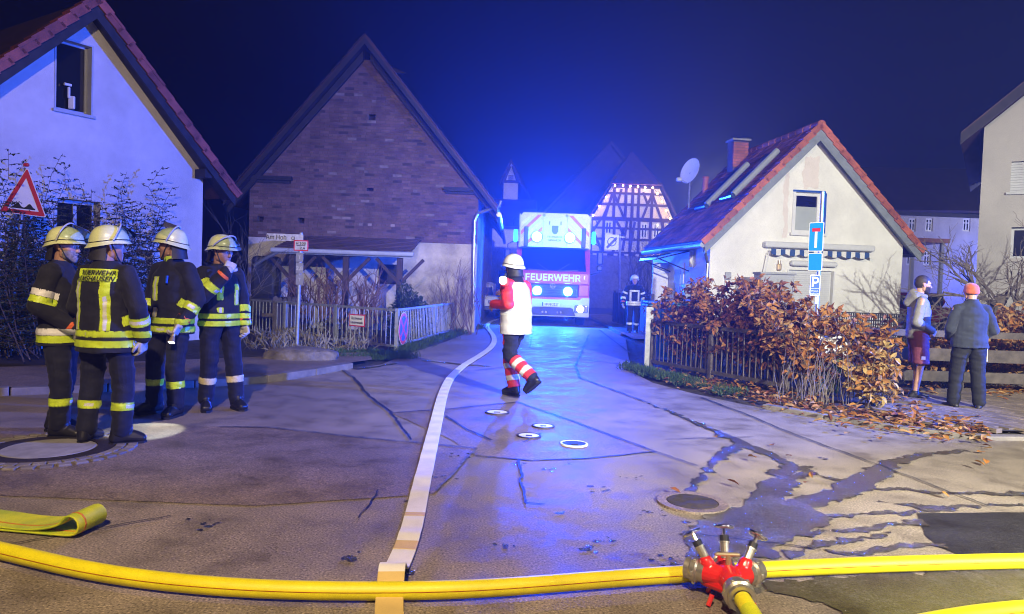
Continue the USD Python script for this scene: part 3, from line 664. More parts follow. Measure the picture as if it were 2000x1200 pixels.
# two roof windows lying on the left slope with their raised round sides
def on_slope(c, d, v=0.0):
    q = np.array([0, wz_a + wdz]) * (1 - c) + np.array([e[0], e[1] + wdz]) * c
    nn = np.array([-math.sin(wang), math.cos(wang)]); q = q + nn * v; return W.P(q[0], q[1], d)
for d0, d1, c0, c1 in ((-1.25, -.62, .20, .60), (-2.75, -2.1, .24, .64)):
    A, Bq, Cq, D = on_slope(c0, d0, .12), on_slope(c0, d1, .12), on_slope(c1, d1, .12), on_slope(c1, d0, .12)
    rw = obj('roof_window', poly3([A, D, Cq, Bq], .08, np.cross(D - A, Bq - A) * (1 if np.cross(D - A, Bq - A)[2] > 0 else -1)), 'solar', wh)
    obj('side_roll', tube([on_slope(c0, d1 + .06, .12), on_slope(c1, d1 + .06, .12)], .085, 10), 'collector_grey', rw)
    obj('sill', tube([on_slope(c1 + .01, d0, .11), on_slope(c1 + .01, d1 + .1, .11)], .07, 10), 'solar', rw)
# chimney with brick courses, vent pipe, dish
cp = W.P(-.42, 0, -WL + .75); ct = zat(1446, 276, cp[0], cp[1])
ch = obj('chimney', bx((cp[0], cp[1], (ct - .05 + wz_a - 1.2) / 2), (.46, .44, ct - .05 - wz_a + 1.2), math.atan2(W.t[1], W.t[0])), 'mortar', wh)
for k in range(9):
    z = ct - .12 - k * .082
    for j in range(2 + k % 2):
        x0 = -.265 + (j * .265 if k % 2 == 0 else (j * .265 - .13)); x1 = min(x0 + .252, .265); x0 = max(x0, -.265)
        obj('brick', W.box(-.42 + x0 * .88, -.42 + x1 * .88, z - .035, z + .035, -WL + .75 + .228, -WL + .75 + .15), 'tile_red', ch)
obj('cap', bev((cp[0], cp[1], ct), (.58, .56, .06), .01, math.atan2(W.t[1], W.t[0])), 'concrete', ch)
vp = on_slope(.40, -WL + .15)
obj('vent_pipe', [cyl(vp - [0, 0, .2], vp + [0, 0, .42], .085, 12), cyl(vp + [0, 0, .42], vp + [0, 0, .47], .105, 12)], 'tile_red', wh)
dpos = on_slope(.60, -WL + .35); dtop = dpos + np.array([0, 0, .72])
dcz = zat(1366, 335, dpos[0], dpos[1]); dc = np.array([dpos[0], dpos[1], dcz])
dn = np.array([-.86, -.45, .26]); dn /= np.linalg.norm(dn)
prof = [(0, 0.0)] + [(r, .22 * r * r) for r in np.linspace(.05, .40, 8)]
prof2 = prof + [(r, z - .012) for r, z in prof[::-1][:-1]] + [(0, -.012)]
sd = obj('satellite_dish', lathe(prof2, 28, dc, dn), 'dish', wh, smooth=40)
obj('mast', tube([dpos - [0, 0, .2], [dpos[0], dpos[1], dcz - .05], dc - dn * .1], .03, 8), 'zinc', sd)
u, v, _ = frame_of(dn)
obj('receiver_arm', [tube([dc - v * .39, dc - v * .37 + dn * .30], .018, 6), bev(dc - v * .40 + dn * .34, (.16, .12, .12), .03)], 'frame_grey', sd)
# porch: door, curved canopy, lamp, panel, letter box on the left side wall
def SW(d, z, out=0.0): return W.P(-whw - out, z, d)                    # a point on the side wall, out from it
def swbox(d0, d1, z0, z1, o0, o1): return W.box(-whw - o0, -whw - o1, z0, z1, d0, d1)
dr = obj('door', swbox(-1.75, -2.65, .12, 2.12, .03, .003), 'frame_white', wh)
obj('pane', swbox(-1.95, -2.42, .9, 1.95, .045, .031), 'glass_frost', dr)
obj('handle', tube([SW(-1.86, 1.05, .06), SW(-1.86, 1.25, .06)], .015, 6), 'chrome', dr)
arc = [SW(-1.35, 2.18 + .28 * math.sin(a), .05 + .85 * (1 - math.cos(a)) if False else .05 + .9 * math.cos(a)) for a in np.linspace(0, PI / 2, 8)]
cv = []
for a, b in zip(arc, arc[1:]):
    w_ = W.n * -1.5
    nn = np.cross(b - a, w_); nn = nn if nn[2] > 0 else -nn
    cv.append(poly3([a, b, b + w_, a + w_], .03, nn))
cn = obj('canopy', cv, 'solar', wh)
for d in (-1.36, -2.84): obj('bracket', [tube([SW(d, 2.44, .02), SW(d, 2.20, .9)], .02, 6), tube([SW(d, 1.9, .02), SW(d, 2.2, .85)], .02, 6)], 'board_dark', cn)
obj('porch_panel', bx(SW(-3.05, 1.15, .24), (.46, .05, 2.0), math.atan2(W.t[1], W.t[0])), 'frame_white', wh)
obj('letter_box', bev(SW(-1.30, 1.35, .10), (.18, .32, .42), .02, math.atan2(W.t[1], W.t[0])), 'cabinet_grey', wh)
pl_ = SW(-1.15, 2.0, .06)
obj('porch_lamp', [cyl(pl_, pl_ + [0, 0, .42], .055, 12)], 'dish', wh)
obj('downpipe', tube([SW(.30, wz_e - .35, .28), SW(.02, wz_e - .7, .06), SW(.02, .1, .06)], .04, 8), 'zinc', wh)
# things that stand by the house
ca_ = at(1512, 590, 16.9); cb = at(1553, 540, 16.9)
cab = thing('utility_cabinet', 'grey metal cabinet standing before the white house under its awning', 'cabinet', (ca_[0] + .0, ca_[1], 0))
c0, c1 = at(1485, 560, 16.9), at(1551, 560, 16.9); cz = zat(1520, 536, ca_[0], 16.9)
obj('body', bev(((c0[0] + c1[0]) / 2, 17.15, cz / 2), (c1[0] - c0[0], .5, cz), .02), 'cabinet_grey', cab)
for x0, x1 in ((c0[0] + .02, (c0[0] + c1[0]) / 2 - .005), ((c0[0] + c1[0]) / 2 + .005, c1[0] - .02)): obj('door', bev(((x0 + x1) / 2, 16.895, cz * .52), (x1 - x0, .02, cz * .84), .008), 'cabinet_grey', cab)
obj('lid', bev(((c0[0] + c1[0]) / 2, 17.13, cz + .02), (c1[0] - c0[0] + .06, .58, .05), .015), 'cabinet_grey', cab)
lat = thing('lattice_fence', 'low dark lattice panel fence below the white wall at the right', 'fence', at(1700, 640, 15.6) * [1, 1, 0])
la, lb = at(1600, 630, 15.6), at(1790, 632, 15.6); lz1 = zat(1690, 612, la[0], 15.6); lz0 = lz1 - .62
sl_ = []
nx = 44
for k in range(nx): obj('slat', bx((la[0] + (lb[0] - la[0]) * k / (nx - 1), 15.6, (lz0 + lz1) / 2), (.025, .012, lz1 - lz0)), 'lattice_dark', lat)
for k in range(9): obj('slat', bx(((la[0] + lb[0]) / 2, 15.586, lz0 + (lz1 - lz0) * k / 8), (lb[0] - la[0], .012, .025)), 'lattice_dark', lat)
for k in range(3): obj('post', bx((la[0] + (lb[0] - la[0]) * k / 2, 15.63, lz1 / 2), (.07, .05, lz1)), 'post_galv', lat)

# ------------------------------------------------------------------ right-hand building cut by the frame
R0 = at(1907, 520, 17.5); Rb = House(R0[:2], (.84, -.56))
rb = thing('grey_rendered_house', 'tall pale rendered house cut off by the right edge behind a bare tree', 'house', Rb.P(4, 0))
rze = Rb.sz(1914, 250)[1]; rv0, rv1 = Rb.sz(1876, 276, .5), Rb.sz(1998, 178, .5); rsl = (rv1[1] - rv0[1]) / (rv1[0] - rv0[0])
RW = 9.0; rza = rze + rsl * RW / 2
rw0, rw1 = Rb.sz(1976, 316), Rb.sz(2030, 374); rx0, rx1 = Rb.sz(1976, 444), Rb.sz(2030, 505)
rgab = Polygon([(0, -.1), (RW, -.1), (RW, rze), (RW / 2, rza), (0, rze)])
obj('wall', Rb.wall(rgab.difference(unary_union([sbox(rw0[0], rw1[1], rw0[0] + 1.1, rw0[1]), sbox(rx0[0], rx1[1], rx0[0] + 1.1, rx0[1])])), .3), 'plaster_grey', rb)
for s in (0, RW - .3): obj('wall', Rb.box(s, s + .3, -.1, rze - .03, -.302, -9), 'plaster_grey', rb)
obj('wall', Rb.wall(rgab, .3, -9), 'plaster_grey', rb)
a_ = window(Rb, rb, rw0[0], rw0[0] + 1.1, rw1[1], rw0[1], rec=.2, fw=.06)
obj('roller_shutter', [Rb.box(rw0[0], rw0[0] + 1.1, rw1[1] + k * .06, rw1[1] + k * .06 + .055, -.10, -.13 - .004 * (k % 2)) for k in range(int((rw0[1] - rw1[1]) / .06))], 'frame_grey', rb, kind='stuff')
obj('sill', Rb.box(rw0[0] - .08, rw0[0] + 1.18, rw1[1] - .06, rw1[1] - .002, .09, -.1), 'frame_grey', a_)
window(Rb, rb, rx0[0], rx0[0] + 1.1, rx1[1], rx0[1], rec=.2, fw=.06, mull=(.5,), frame='frame_grey')
for (s0, z0, s1, z1) in ((rv0[0], rv0[1], RW / 2, rza + .0), (RW + .5, rze - rsl * .5, RW / 2, rza)):
    zs = rze + rsl * s0 if s0 < RW / 2 else z0
    obj('roof', Rb.sect([(s0, zs + .02), (s1, z1 + .02), (s1, z1 + .24), (s0, zs + .24)], .5, -9.4), 'tile_dark', rb)
    obj('barge_board', Rb.sect([(s0, zs - .06), (s1, z1 - .06), (s1, z1 + .2), (s0, zs + .2)], .53, .5), 'board_dark', rb)

# ------------------------------------------------------------------ half-timbered house with its string of lights
tl, tr = at(1152, 520, 45.0), at(1312, 520, 45.0)
K = House(((tl + tr) / 2)[:2], (1, 0)); khw = (tr - tl)[0] / 2
kq = lambda x, y: K.sz(x, y)
th_ = thing('timbered_house', 'half-timbered gable house with a string of warm lights along its roof edge', 'house', K.P(0, 0))
zf = kq(1230, 497)[1]; zg = (kq(1152, 420)[1] + kq(1312, 438)[1]) / 2; c1_, c2_ = kq(1197, 361), kq(1287, 366); zt_ = (c1_[1] + c2_[1]) / 2
tL, tR = c1_[0], c2_[0]
body = Polygon([(-khw, zf), (khw, zf), (khw, zg), (tR, zt_), (tL, zt_), (-khw, zg)])
wins = [kq(*p) + kq(*q) for p, q in (((1182, 432), (1195, 458)), ((1252, 436), (1264, 466)), ((1276, 436), (1288, 466)), ((1226, 381), (1232, 398)), ((1237, 381), (1245, 398)))]
wb = [(min(a, c), max(a, c), min(b, d), max(b, d)) for a, b, c, d in wins]
obj('wall', K.wall(body.difference(unary_union([sbox(a, c, b, d) for a, b, c, d in wb])), .3), 'plaster_timber', th_)
obj('stone_storey', K.wall(sbox(-khw - .05, -.1, khw + .05, zf - .13), .4, .05), 'stone_kerb', th_)
for a, b, c, d in wb: window(K, th_, a, b, c, d, rec=.03, fw=.09, mull=(.5,))
beams = []
def beam(s0, z0, s1, z1, w=.17):
    obj('beam', ext(LineString([(s0, z0), (s1, z1)]).buffer(w / 2, cap_style=2), .05, K.P(0, 0, .05 + rng.uniform(0, .006)), K.t, np.array([0, 0, 1.0])), 'timber', th_)
def edge_s(z):
    if z <= zg: return -khw, khw
    c = (z - zg) / (zt_ - zg); return -khw + (tL + khw) * c, khw + (tR - khw) * c
zu = (kq(1180, 397)[1] + kq(1290, 404)[1]) / 2; zv = (kq(1190, 376)[1] + kq(1290, 382)[1]) / 2; zl = (kq(1160, 445)[1] + kq(1300, 449)[1]) / 2; zk = (kq(1160, 467)[1] + kq(1300, 470)[1]) / 2
for z, w in ((zf + .02, .24), (zg, .24), (zu, .16), (zv, .14), (zt_ - .08, .16), (zl, .13), (zk, .14)):
    a, b = edge_s(z); beam(a, z, b, z, w)
for f in (0.0, .15, .28, .48, .58, .72, .87, 1.0):
    s = -khw + 2 * khw * f; beam(s, zf, s, zg, .17)
for x in (1199, 1222, 1235, 1247, 1273):
    s = kq(x, 400)[0]; beam(s, zg, s, zt_ - .1, .17)
for p, q in (((1178, 424), (1199, 376)), ((1218, 425), (1199, 378)), ((1196, 378), (1182, 424)), ((1254, 428), (1273, 380)), ((1292, 430), (1274, 380)), ((1204, 432), (1222, 465)), ((1225, 432), (1216, 490)), ((1158, 452), (1172, 430)), ((1157, 447), (1175, 490)), ((1218, 448), (1205, 490)), ((1240, 434), (1230, 490)), ((1265, 400), (1256, 376)), ((1205, 400), (1214, 370)), ((1292, 434), (1300, 470))):
    beam(*kq(*p), *kq(*q), .14)
for f in np.linspace(.05, .95, 8): obj('joist_end', K.box(-khw + 2 * khw * f - .12, -khw + 2 * khw * f + .12, zf - .125, zf - .0, .16, .0), 'plaster_timber', th_)
KL = 11.0
for s in (-1, 1): obj('wall', K.box(s * khw, s * (khw - .3), -.1, zg - .1, -.41, -KL), 'plaster_timber', th_)
# roof with its cut-off tip
rid = zt_ + (zt_ - zg) * (tR - tL) / 2 / max((khw - tR), .8) * .8
sm = (tL + tR) / 2
for a, b in (((-khw - .35, zg - .30), (tL - .08, zt_ + .06)), ((khw + .35, zg - .30), (tR + .08, zt_ + .06))):
    obj('roof', K.sect([a, b, (b[0], b[1] + .16), (a[0], a[1] + .16)], .40, -KL - .3), 'tile_dark', th_)
    obj('roof', K.sect([b, (sm, rid), (sm, rid + .16), (b[0], b[1] + .16)], -2.2, -KL - .3), 'tile_dark', th_)
hip = [K.P(tL - .1, zt_ + .07, .40), K.P(tR + .1, zt_ + .07, .40), K.P(sm, rid + .16, -2.2)]
nh = np.cross(hip[1] - hip[0], hip[2] - hip[0]); obj('hip', poly3(hip, .08, nh if nh[2] > 0 else -nh), 'tile_dark', th_)
glow('bulb', (1.0, .55, .2), 75.0)
stx = [(1158, 420), (1171, 402), (1184, 384)] + [(1201, 362), (1217, 362), (1231, 363), (1246, 364), (1260, 365), (1275, 366)] + [(1284, 377), (1293, 393), (1301, 410), (1309, 426)]
sl2 = thing('string_lights', 'string of warm white bulbs hung along the eaves of the timbered house', 'string lights', K.P(0, 0, .5))
pts = [K.P(*K.sz(*p, d=.5), .5) for p in stx]
obj('cable', tube(pts, .012, 5), 'rubber', sl2)
for p in pts:
    obj('bulb', trimesh.creation.icosphere(2, .055).apply_translation(p - [0, .02, .04]), 'bulb', sl2)

# ------------------------------------------------------------------ houses further off
bgr = thing('dark_gabled_house', 'large dark house whose roof looms behind the ladder truck', 'house', at(1190, 600, 58) * [1, 1, 0])
D = House(at(1185, 560, 58)[:2], (1, .1))
p1, p2 = D.sz(1192, 285), D.sz(1065, 420); dw = abs(p2[0] - p1[0]); 
obj('wall', D.wall(Polygon([(p1[0] - dw, -.1), (p1[0] + dw, -.1), (p1[0] + dw, p2[1]), (p1[0], p1[1]), (p1[0] - dw, p2[1])]), .3), 'tile_dark', bgr)
for s in (-1, 1): obj('roof', D.sect([(p1[0], p1[1]), (p1[0] + s * (dw + .5), p2[1] - .4), (p1[0] + s * (dw + .5), p2[1] - .1), (p1[0], p1[1] + .3)], .5, -12), 'tile_dark', bgr)
# gable dormer house with timber frame left of the truck glow
gd = thing('little_gable_house', 'small timbered gable with one window, half lost in the blue glow', 'house', at(998, 600, 48) * [1, 1, 0])
G_ = House(at(999, 560, 48)[:2], (1, -.1)); g1 = G_.sz(999, 318); g2 = G_.sz(984, 352)
gw = abs(g2[0] - g1[0])
obj('wall', G_.wall(Polygon([(g1[0] - gw, 0), (g1[0] + gw, 0), (g1[0] + gw, g2[1]), (g1[0], g1[1]), (g1[0] - gw, g2[1])]), .25), 'plaster_timber', gd)
window(G_, gd, g1[0] - .26, g1[0] + .26, G_.sz(999, 358)[1], G_.sz(999, 340)[1], rec=-.03, fw=.08)
for s in (-1, 1):
    obj('roof', G_.sect([(g1[0], g1[1]), (g1[0] + s * (gw + .25), g2[1] - .35), (g1[0] + s * (gw + .25), g2[1] - .15), (g1[0], g1[1] + .2)], .3, -8), 'tile_dark', gd)
    obj('beam', ext(LineString([(g1[0] + s * gw * .98, g2[1] - .1), (g1[0] + s * .1, g1[1] - .3)]).buffer(.08), .04, G_.P(0, 0, .04), G_.t, np.array([0, 0, 1.0])), 'timber', gd)
obj('beam', ext(LineString([(g1[0] - gw, g2[1] - .1), (g1[0] + gw, g2[1] - .1)]).buffer(.09), .045, G_.P(0, 0, .046), G_.t, np.array([0, 0, 1.0])), 'timber', gd)
# pale house behind the barn, left of the truck
ph_ = thing('pale_house', 'pale flat-eaved house between the brick barn and the ladder truck', 'house', at(975, 600, 36) * [1, 1, 0])
Ph = House(at(970, 560, 36)[:2], (1, .0)); a_, b_ = Ph.sz(936, 441), Ph.sz(1018, 441)
pw = Ph.sz(946, 455) + Ph.sz(957, 478)
obj('wall', Ph.wall(sbox(a_[0] - 2.5, -.1, b_[0] + .6, a_[1]).difference(sbox(pw[0], pw[3], pw[2], pw[1])), .3), 'plaster_timber', ph_)
window(Ph, ph_, pw[0], pw[2], pw[3], pw[1], rec=.08, fw=.05)
pr = Ph.sz(970, 390)[1]
obj('roof', poly3([Ph.P(a_[0] - 2.8, a_[1], .4), Ph.P(b_[0] + .8, a_[1], .4), Ph.P(b_[0] + .8, a_[1] + 1.7, -3), Ph.P(a_[0] - 2.8, a_[1] + 1.7, -3)], .15, np.array([0, -1.7, 3.4])), 'tile_dark', ph_)
obj('door', Ph.box(pw[2] + .5, pw[2] + 1.5, 0, 2.0, .04, .003), 'board_dark', ph_)
# blue-lit row house at the far right
fh = thing('blue_lit_house', 'far two-storey house washed in blue light behind the white house', 'house', at(1830, 600, 40) * [1, 1, 0])
Fh = House(at(1830, 560, 40)[:2], (1, .05)); fa, fb2 = Fh.sz(1735, 420), Fh.sz(1930, 418); fz = fa[1]
fw_ = []
for x in (1782, 1815, 1778, 1811, 1888):
    yy = (438, 472-20) if x in (1782, 1815, 1888) else (502, 517)
    y0, y1 = (427, 452) if x in (1782, 1815, 1888) else (490, 518)
    p, q = Fh.sz(x - 8, y1), Fh.sz(x + 8, y0); fw_.append((p[0], q[0], p[1], q[1]))
obj('wall', Fh.wall(sbox(fa[0] - 3, -.1, fb2[0] + 4, fz).difference(unary_union([sbox(a, c, b, d) for a, b, c, d in fw_])), .3), 'plaster_cool', fh)
for a, b, c, d in fw_: window(Fh, fh, a, b, c, d, rec=.06, fw=.09, mull=(.5,), trans=(.65,))
obj('eave', Fh.box(fa[0] - 3.2, fb2[0] + 4.2, fz + .001, fz + .18, .35, -.3), 'board_dark', fh)
obj('roof', poly3([Fh.P(fa[0] - 3.2, fz + .18, .35), Fh.P(fb2[0] + 4.2, fz + .18, .35), Fh.P(fb2[0] + 4.2, fz + 3.2, -4), Fh.P(fa[0] - 3.2, fz + 3.2, -4)], .15, np.array([0, -3.0, 4.35])), 'tile_dark', fh)
pb, pc = Fh.sz(1780, 468, 2.5), Fh.sz(1845, 468, 2.5)
obj('porch_roof', Fh.box(pb[0] - 2, pc[0] + .3, pb[1] - .12, pb[1] + .1, 2.5, .003), 'tile_red', fh)
for s in (pb[0] + .2, pc[0]): obj('porch_post', Fh.box(s - .08, s + .08, 0, pb[1] - .12, 2.4, 2.24), 'frame_grey', fh)
sphere_light('blue_house_light', Fh.P(fa[0] + 5.4, 2.2, 2.2), .1, 220, BLUE)  # unseen bare light, placed to wash the far house in blue
# night haze in which the blue lights glow
MATS['haze'] = usdkit.material(stage, '/World/Looks/haze', {'v': ('principled_volume', {'color': (.80, .86, .95), 'density': .0034, 'anisotropy': .65})}, [], volume='v.volume')
obj('haze', bx((0, 32, 7.5), (110, 90, 18)), 'haze', kind='stuff')

sphere_light('lane_lamp_light', (10.5, 38.0, 6.0), .1, 420, (1.0, .88, .66))  # unseen bare light, placed to brighten the timbered house

sphere_light('yard_lamp_light', Fh.P(fa[0] + 7.0, 5.0, 6.0), .1, 420, (.75, .75, 1.0))  # unseen bare light, placed to brighten the upper wall of the far house

# ------------------------------------------------------------------ ladder truck
mat('truck_red', (.52, .025, .03), .3, var=.05, coat=.5); mat('truck_white', (.52, .54, .55), .32, var=.04, coat=.4); mat('truck_dark', (.02, .022, .026), .45, var=.1)
mat('chevron_red', (.60, .04, .05), .4, var=.05); mat('chevron_yellow', (.70, .66, .18), .4, var=.05); mat('windscreen', (.012, .018, .03), .05, spec=.8, var=.1)
glow('beacon_lens', (.12, .75, 1.0), 22.0); glow('lamp_white', (1.0, .97, .9), 14.0); glow('lamp_side', (.05, .75, 1.0), 3.5); glow('lamp_amber', (1.0, .45, .12), 6.0)
tk = thing('ladder_truck', 'red and white fire engine with a turntable ladder and basket, blue lights flashing', 'fire engine', (TX, TY, 0))
def tq(pts, y0, y1):                                                   # outline in (x, z) run back from y0 to y1
    return ext(Polygon([(x, z) for x, z in pts]), y1 - y0, (TX, TY + y0, 0), (1, 0, 0), (0, 0, 1))
def ty(pts, x0, x1):                                                   # outline in (y, z) run across
    return ext(Polygon(pts), x1 - x0, (TX + x1, TY, 0), (0, 1, 0), (0, 0, 1))
tb = lambda x, y, z, sx, sy, sz, r=.02: bev((TX + x, TY + y, z), (sx, sy, sz), r)
HW = 1.25
obj('cab', ty([(.0, .45), (.0, 1.45), (.06, 1.80), (.26, 2.72), (.55, 2.86), (2.1, 2.86), (2.1, .45)], -HW, HW), 'truck_red', tk)
obj('windscreen', poly3([(TX - 1.12, TY + .045, 1.87), (TX + 1.12, TY + .045, 1.87), (TX + 1.06, TY + .215, 2.66), (TX - 1.06, TY + .215, 2.66)], .02, (0, -.97, .2)), 'windscreen', tk)
fp = obj('front_panel', tb(0, -.015, 1.62, 2.44, .06, .36, .02), 'truck_red', tk)
obj('lettering', text_on('FEUERWEHR', .215, (TX, TY - .05, 1.64), (1, 0, 0), (0, 0, 1), .008, True, width=1.86), 'sign_white', fp)
for s in (-1, 1):
    obj('wiper', [bar((TX + s * .15, TY + .02, 1.86), (TX + s * .85, TY + .02, 1.90), .02, .03), bar((TX + s * .15, TY + .02, 1.86), (TX + s * .55, TY + .07, 2.12), .012, .02)], 'truck_dark', tk)
gl = obj('grille', tb(0, -.02, 1.20, 1.75, .05, .44, .02), 'truck_dark', tk)
for k in range(5): obj('slat', tb(0, -.05, 1.03 + k * .085, 1.66 - .03 * (4 - k), .03, .03, .008), 'truck_dark', gl)
obj('emblem', [T(lathe([(.075, -.008), (.09, -.008), (.09, .008), (.075, .008), (.075, -.008)], 20, (TX, TY - .07, 1.36), (0, -1, 0)))] + [bar((TX, TY - .07, 1.36), (TX + .08 * math.sin(a), TY - .07, 1.36 + .08 * math.cos(a)), .012, .012) for a in (0, 2.09, 4.19)], 'chrome', gl)
bm = obj('bumper', [tq([(-1.25, .33), (1.25, .33), (1.25, .98), (1.02, .98), (.92, .90), (-.92, .90), (-1.02, .98), (-1.25, .98)], -.12, .3)], 'truck_white', tk)
obj('intake', tq([(-.66, .36), (.80, .36), (.70, .60), (.62, .64), (-.62, .64), (-.70, .60)], -.126, -.10), 'truck_dark', bm)
for x in (-.32, -.2, .18, .30): obj('coupling', lathe([(0, .03), (.035, .03), (.045, 0), (.045, -.02)], 14, (TX + x, TY - .125, .47), (0, -1, 0)), 'chrome', bm)
pl = obj('number_plate', tb(-.05, -.135, .735, .60, .02, .14, .004), 'sign_white', bm)
obj('lettering', text_on('HP FB 2117', .085, (TX - .02, TY - .147, .735), (1, 0, 0), (0, 0, 1), .004, True, width=.46), 'sign_black', pl)
obj('plate_band', tb(-.322, -.147, .735, .045, .004, .13, .001), 'sign_blue', pl)
for s in (-1, 1):
    hl = obj('headlight', tb(s * .98, -.125, .60, .46, .05, .26, .03), 'chrome', bm)
    obj('lamp', lathe([(0, .035), (.10, .028), (.125, 0), (.125, -.03)], 20, (TX + s * .95, TY - .15, .60), (0, -1, 0)), 'lamp_white', hl)
    obj('fog_lamp', lathe([(0, .012), (.035, .01), (.04, -.02)], 14, (TX + s * 1.14, TY - .15, .68), (0, -1, 0)), 'chrome', hl)
    obj('corner_panel', tb(s * 1.06, -.012, 1.22, .36, .06, .42, .03), 'truck_red', tk)
    obj('marker_lamp', tb(s * 1.06, -.05, 1.66, .05, .02, .12, .008), 'lamp_amber' if False else 'chrome', tk)
    # grille strobes
    sb_ = obj('beacon', lathe([(0, .06), (.08, .05), (.145, .015), (.155, -.04)], 24, (TX + s * .52, TY - .09, 1.18), (0, -1, 0)), 'beacon_lens', tk, smooth=40)
    # mirrors on their arms
    mr = obj('mirror', tb(s * 1.56, -.06, 2.34, .20, .14, .44, .04), 'truck_dark', tk)
    obj('arm', tube([(TX + s * 1.2, TY + .15, 2.78), (TX + s * 1.36, TY - .02, 2.83), (TX + s * 1.56, TY - .06, 2.72), (TX + s * 1.56, TY - .06, 1.86), (TX + s * 1.28, TY + .02, 1.78)], .022, 8), 'truck_dark', mr)
    obj('mirror', tb(s * 1.56, -.06, 2.0, .18, .12, .18, .03), 'truck_dark', tk)
    # side window and door line
    obj('side_window', tb(s * 1.245, .95, 2.25, .02, .95, .62, .005), 'windscreen', tk)
    obj('step', tb(s * 1.1, .4, .36, .3, .5, .06, .01), 'truck_dark', tk)
for (y, tw) in ((1.05, 1), (4.9, 1)):
    for s in (-1, 1):
        w_ = obj('wheel', lathe([(.30, -.15), (.44, -.15), (.50, -.11), (.50, .11), (.44, .15), (.30, .15)], 28, (TX + s * 1.06, TY + y, .5), (1, 0, 0)), 'rubber', tk, smooth=40)
        obj('rim', lathe([(0, .06), (.16, .09), (.30, .12), (.31, .0), (.30, -.12), (0, -.06)], 20, (TX + s * 1.06, TY + y, .5), (s, 0, 0)), 'truck_white', w_)
obj('body', [tb(0, 5.6, 1.15, 2.46, 6.9, 1.0, .04), tb(0, 5.6, .62, 1.6, 6.9, .25, .02)], 'truck_red', tk)
for k in range(4):
    for s in (-1, 1): obj('locker', tb(s * 1.235, 3.0 + k * 1.6, 1.15, .02, 1.45, .85, .005), 'steel_worn', tk)
obj('turntable', [T(lathe([(0, 0), (.95, 0), (.95, .25), (.6, .55), (0, .55)], 24, (TX, TY + 7.6, 1.65)))] + [tb(s * .5, 7.6, 2.35, .16, .9, .9, .03) for s in (-1, 1)], 'truck_white', tk)
for s in (-1, 1):
    ra = obj('ladder_rail', [bar((TX + s * .42, TY + .4, 3.02), (TX + s * .42, TY + 9.2, 2.85), .07, .10), bar((TX + s * .42, TY + .4, 3.42), (TX + s * .42, TY + 9.2, 3.25), .05, .06)] + [bar((TX + s * .42, TY + .4 + k * .8, 3.02), (TX + s * .42, TY + .8 + k * .8, 3.42), .03, .03) for k in range(11)], 'truck_white', tk)
for k in range(28): obj('rung', cyl((TX - .42, TY + .5 + k * .31, 3.03 - k * .006), (TX + .42, TY + .5 + k * .31, 3.03 - k * .006), .018, 6), 'steel_worn', tk)
# basket hung before the cab roof
bk = obj('basket', tq([(-1.07, 2.62), (1.07, 2.62), (1.20, 2.62), (1.20, 3.62), (1.07, 3.78), (-1.07, 3.78), (-1.20, 3.62), (-1.20, 2.62)], -.30, -.26), 'truck_white', tk)
obj('side', [tb(s * 1.18, .12, 3.18, .04, .84, 1.1, .01) for s in (-1, 1)], 'truck_white', bk)
obj('floor', tb(0, .12, 2.63, 2.3, .84, .05, .01), 'truck_dark', bk)
obj('back_rail', [tube([(TX - 1.15, TY + .5, z), (TX + 1.15, TY + .5, z)], .025, 8) for z in (3.2, 3.72)], 'truck_white', bk)
for s in (-1, 1):
    area = Polygon([(s * .42, 2.70), (s * 1.14, 2.70), (s * 1.14, 3.60), (s * 1.03, 3.71), (s * .42, 3.71)])
    for k in range(-3, 9):
        z0 = 2.3 + k * .27
        st_ = Polygon([(s * .3, z0), (s * 1.3, z0 - 1.0), (s * 1.3, z0 - .865), (s * .3, z0 + .135)]) if True else None
        q_ = affinity.translate(st_, 0, .75).intersection(area)
        if q_.area > .01: obj('chevron', ext(q_, .006, (TX, TY - .309, 0), (1, 0, 0), (0, 0, 1)), 'chevron_red' if k % 2 else 'chevron_yellow', bk)
    lmp = obj('work_lamp', lathe([(0, .06), (.09, .052), (.155, .02), (.17, -.05)], 24, (TX + s * .55 - .05, TY - .36, 2.98), (0, -1, 0)), 'beacon_lens', bk, smooth=40)
    obj('rim', lathe([(.17, -.05), (.19, -.05), (.19, .01), (.17, .01)], 24, (TX + s * .55 - .05, TY - .36, 2.98), (0, -1, 0)), 'truck_dark', lmp)
    obj('side_lamp', tb(s * 1.31, -.20, 3.0, .13, .14, .42, .04), 'lamp_side', bk)
    obj('fender', tb(s * .96, -.335, 2.98, .14, .05, .66, .02), 'truck_dark', bk)
    obj('top_lamp', lathe([(0, .03), (.04, .02), (.05, -.02)], 12, (TX + s * .38, TY - .32, 3.70), (0, -1, 0)), 'cabinet_grey', bk)
    obj('handle', tube([(TX + s * .19, TY - .31, 3.50), (TX + s * .19, TY - .36, 3.50), (TX + s * .19, TY - .36, 3.40), (TX + s * .19, TY - .31, 3.40)], .012, 6), 'truck_dark', bk)
    obj('hook', tube([(TX + s * 1.2, TY - .2, 3.62), (TX + s * 1.36, TY - .2, 3.60), (TX + s * 1.42, TY - .2, 3.46), (TX + s * 1.38, TY - .2, 3.36)], .016, 6), 'truck_dark', bk)
obj('shield', ext(Polygon([(-.11, 3.36), (.11, 3.36), (.11, 3.18), (.06, 3.10), (0, 3.07), (-.06, 3.10), (-.11, 3.18)]), .008, (TX, TY - .310, 0), (1, 0, 0), (0, 0, 1)), 'sign_blue', bk)
obj('lettering', [text_on('FEUERWEHR', .06, (TX, TY - .301, 2.99), (1, 0, 0), (0, 0, 1), .004, True), text_on('BENSHEIM', .06, (TX, TY - .301, 2.88), (1, 0, 0), (0, 0, 1), .004, True)], 'sign_blue', bk)
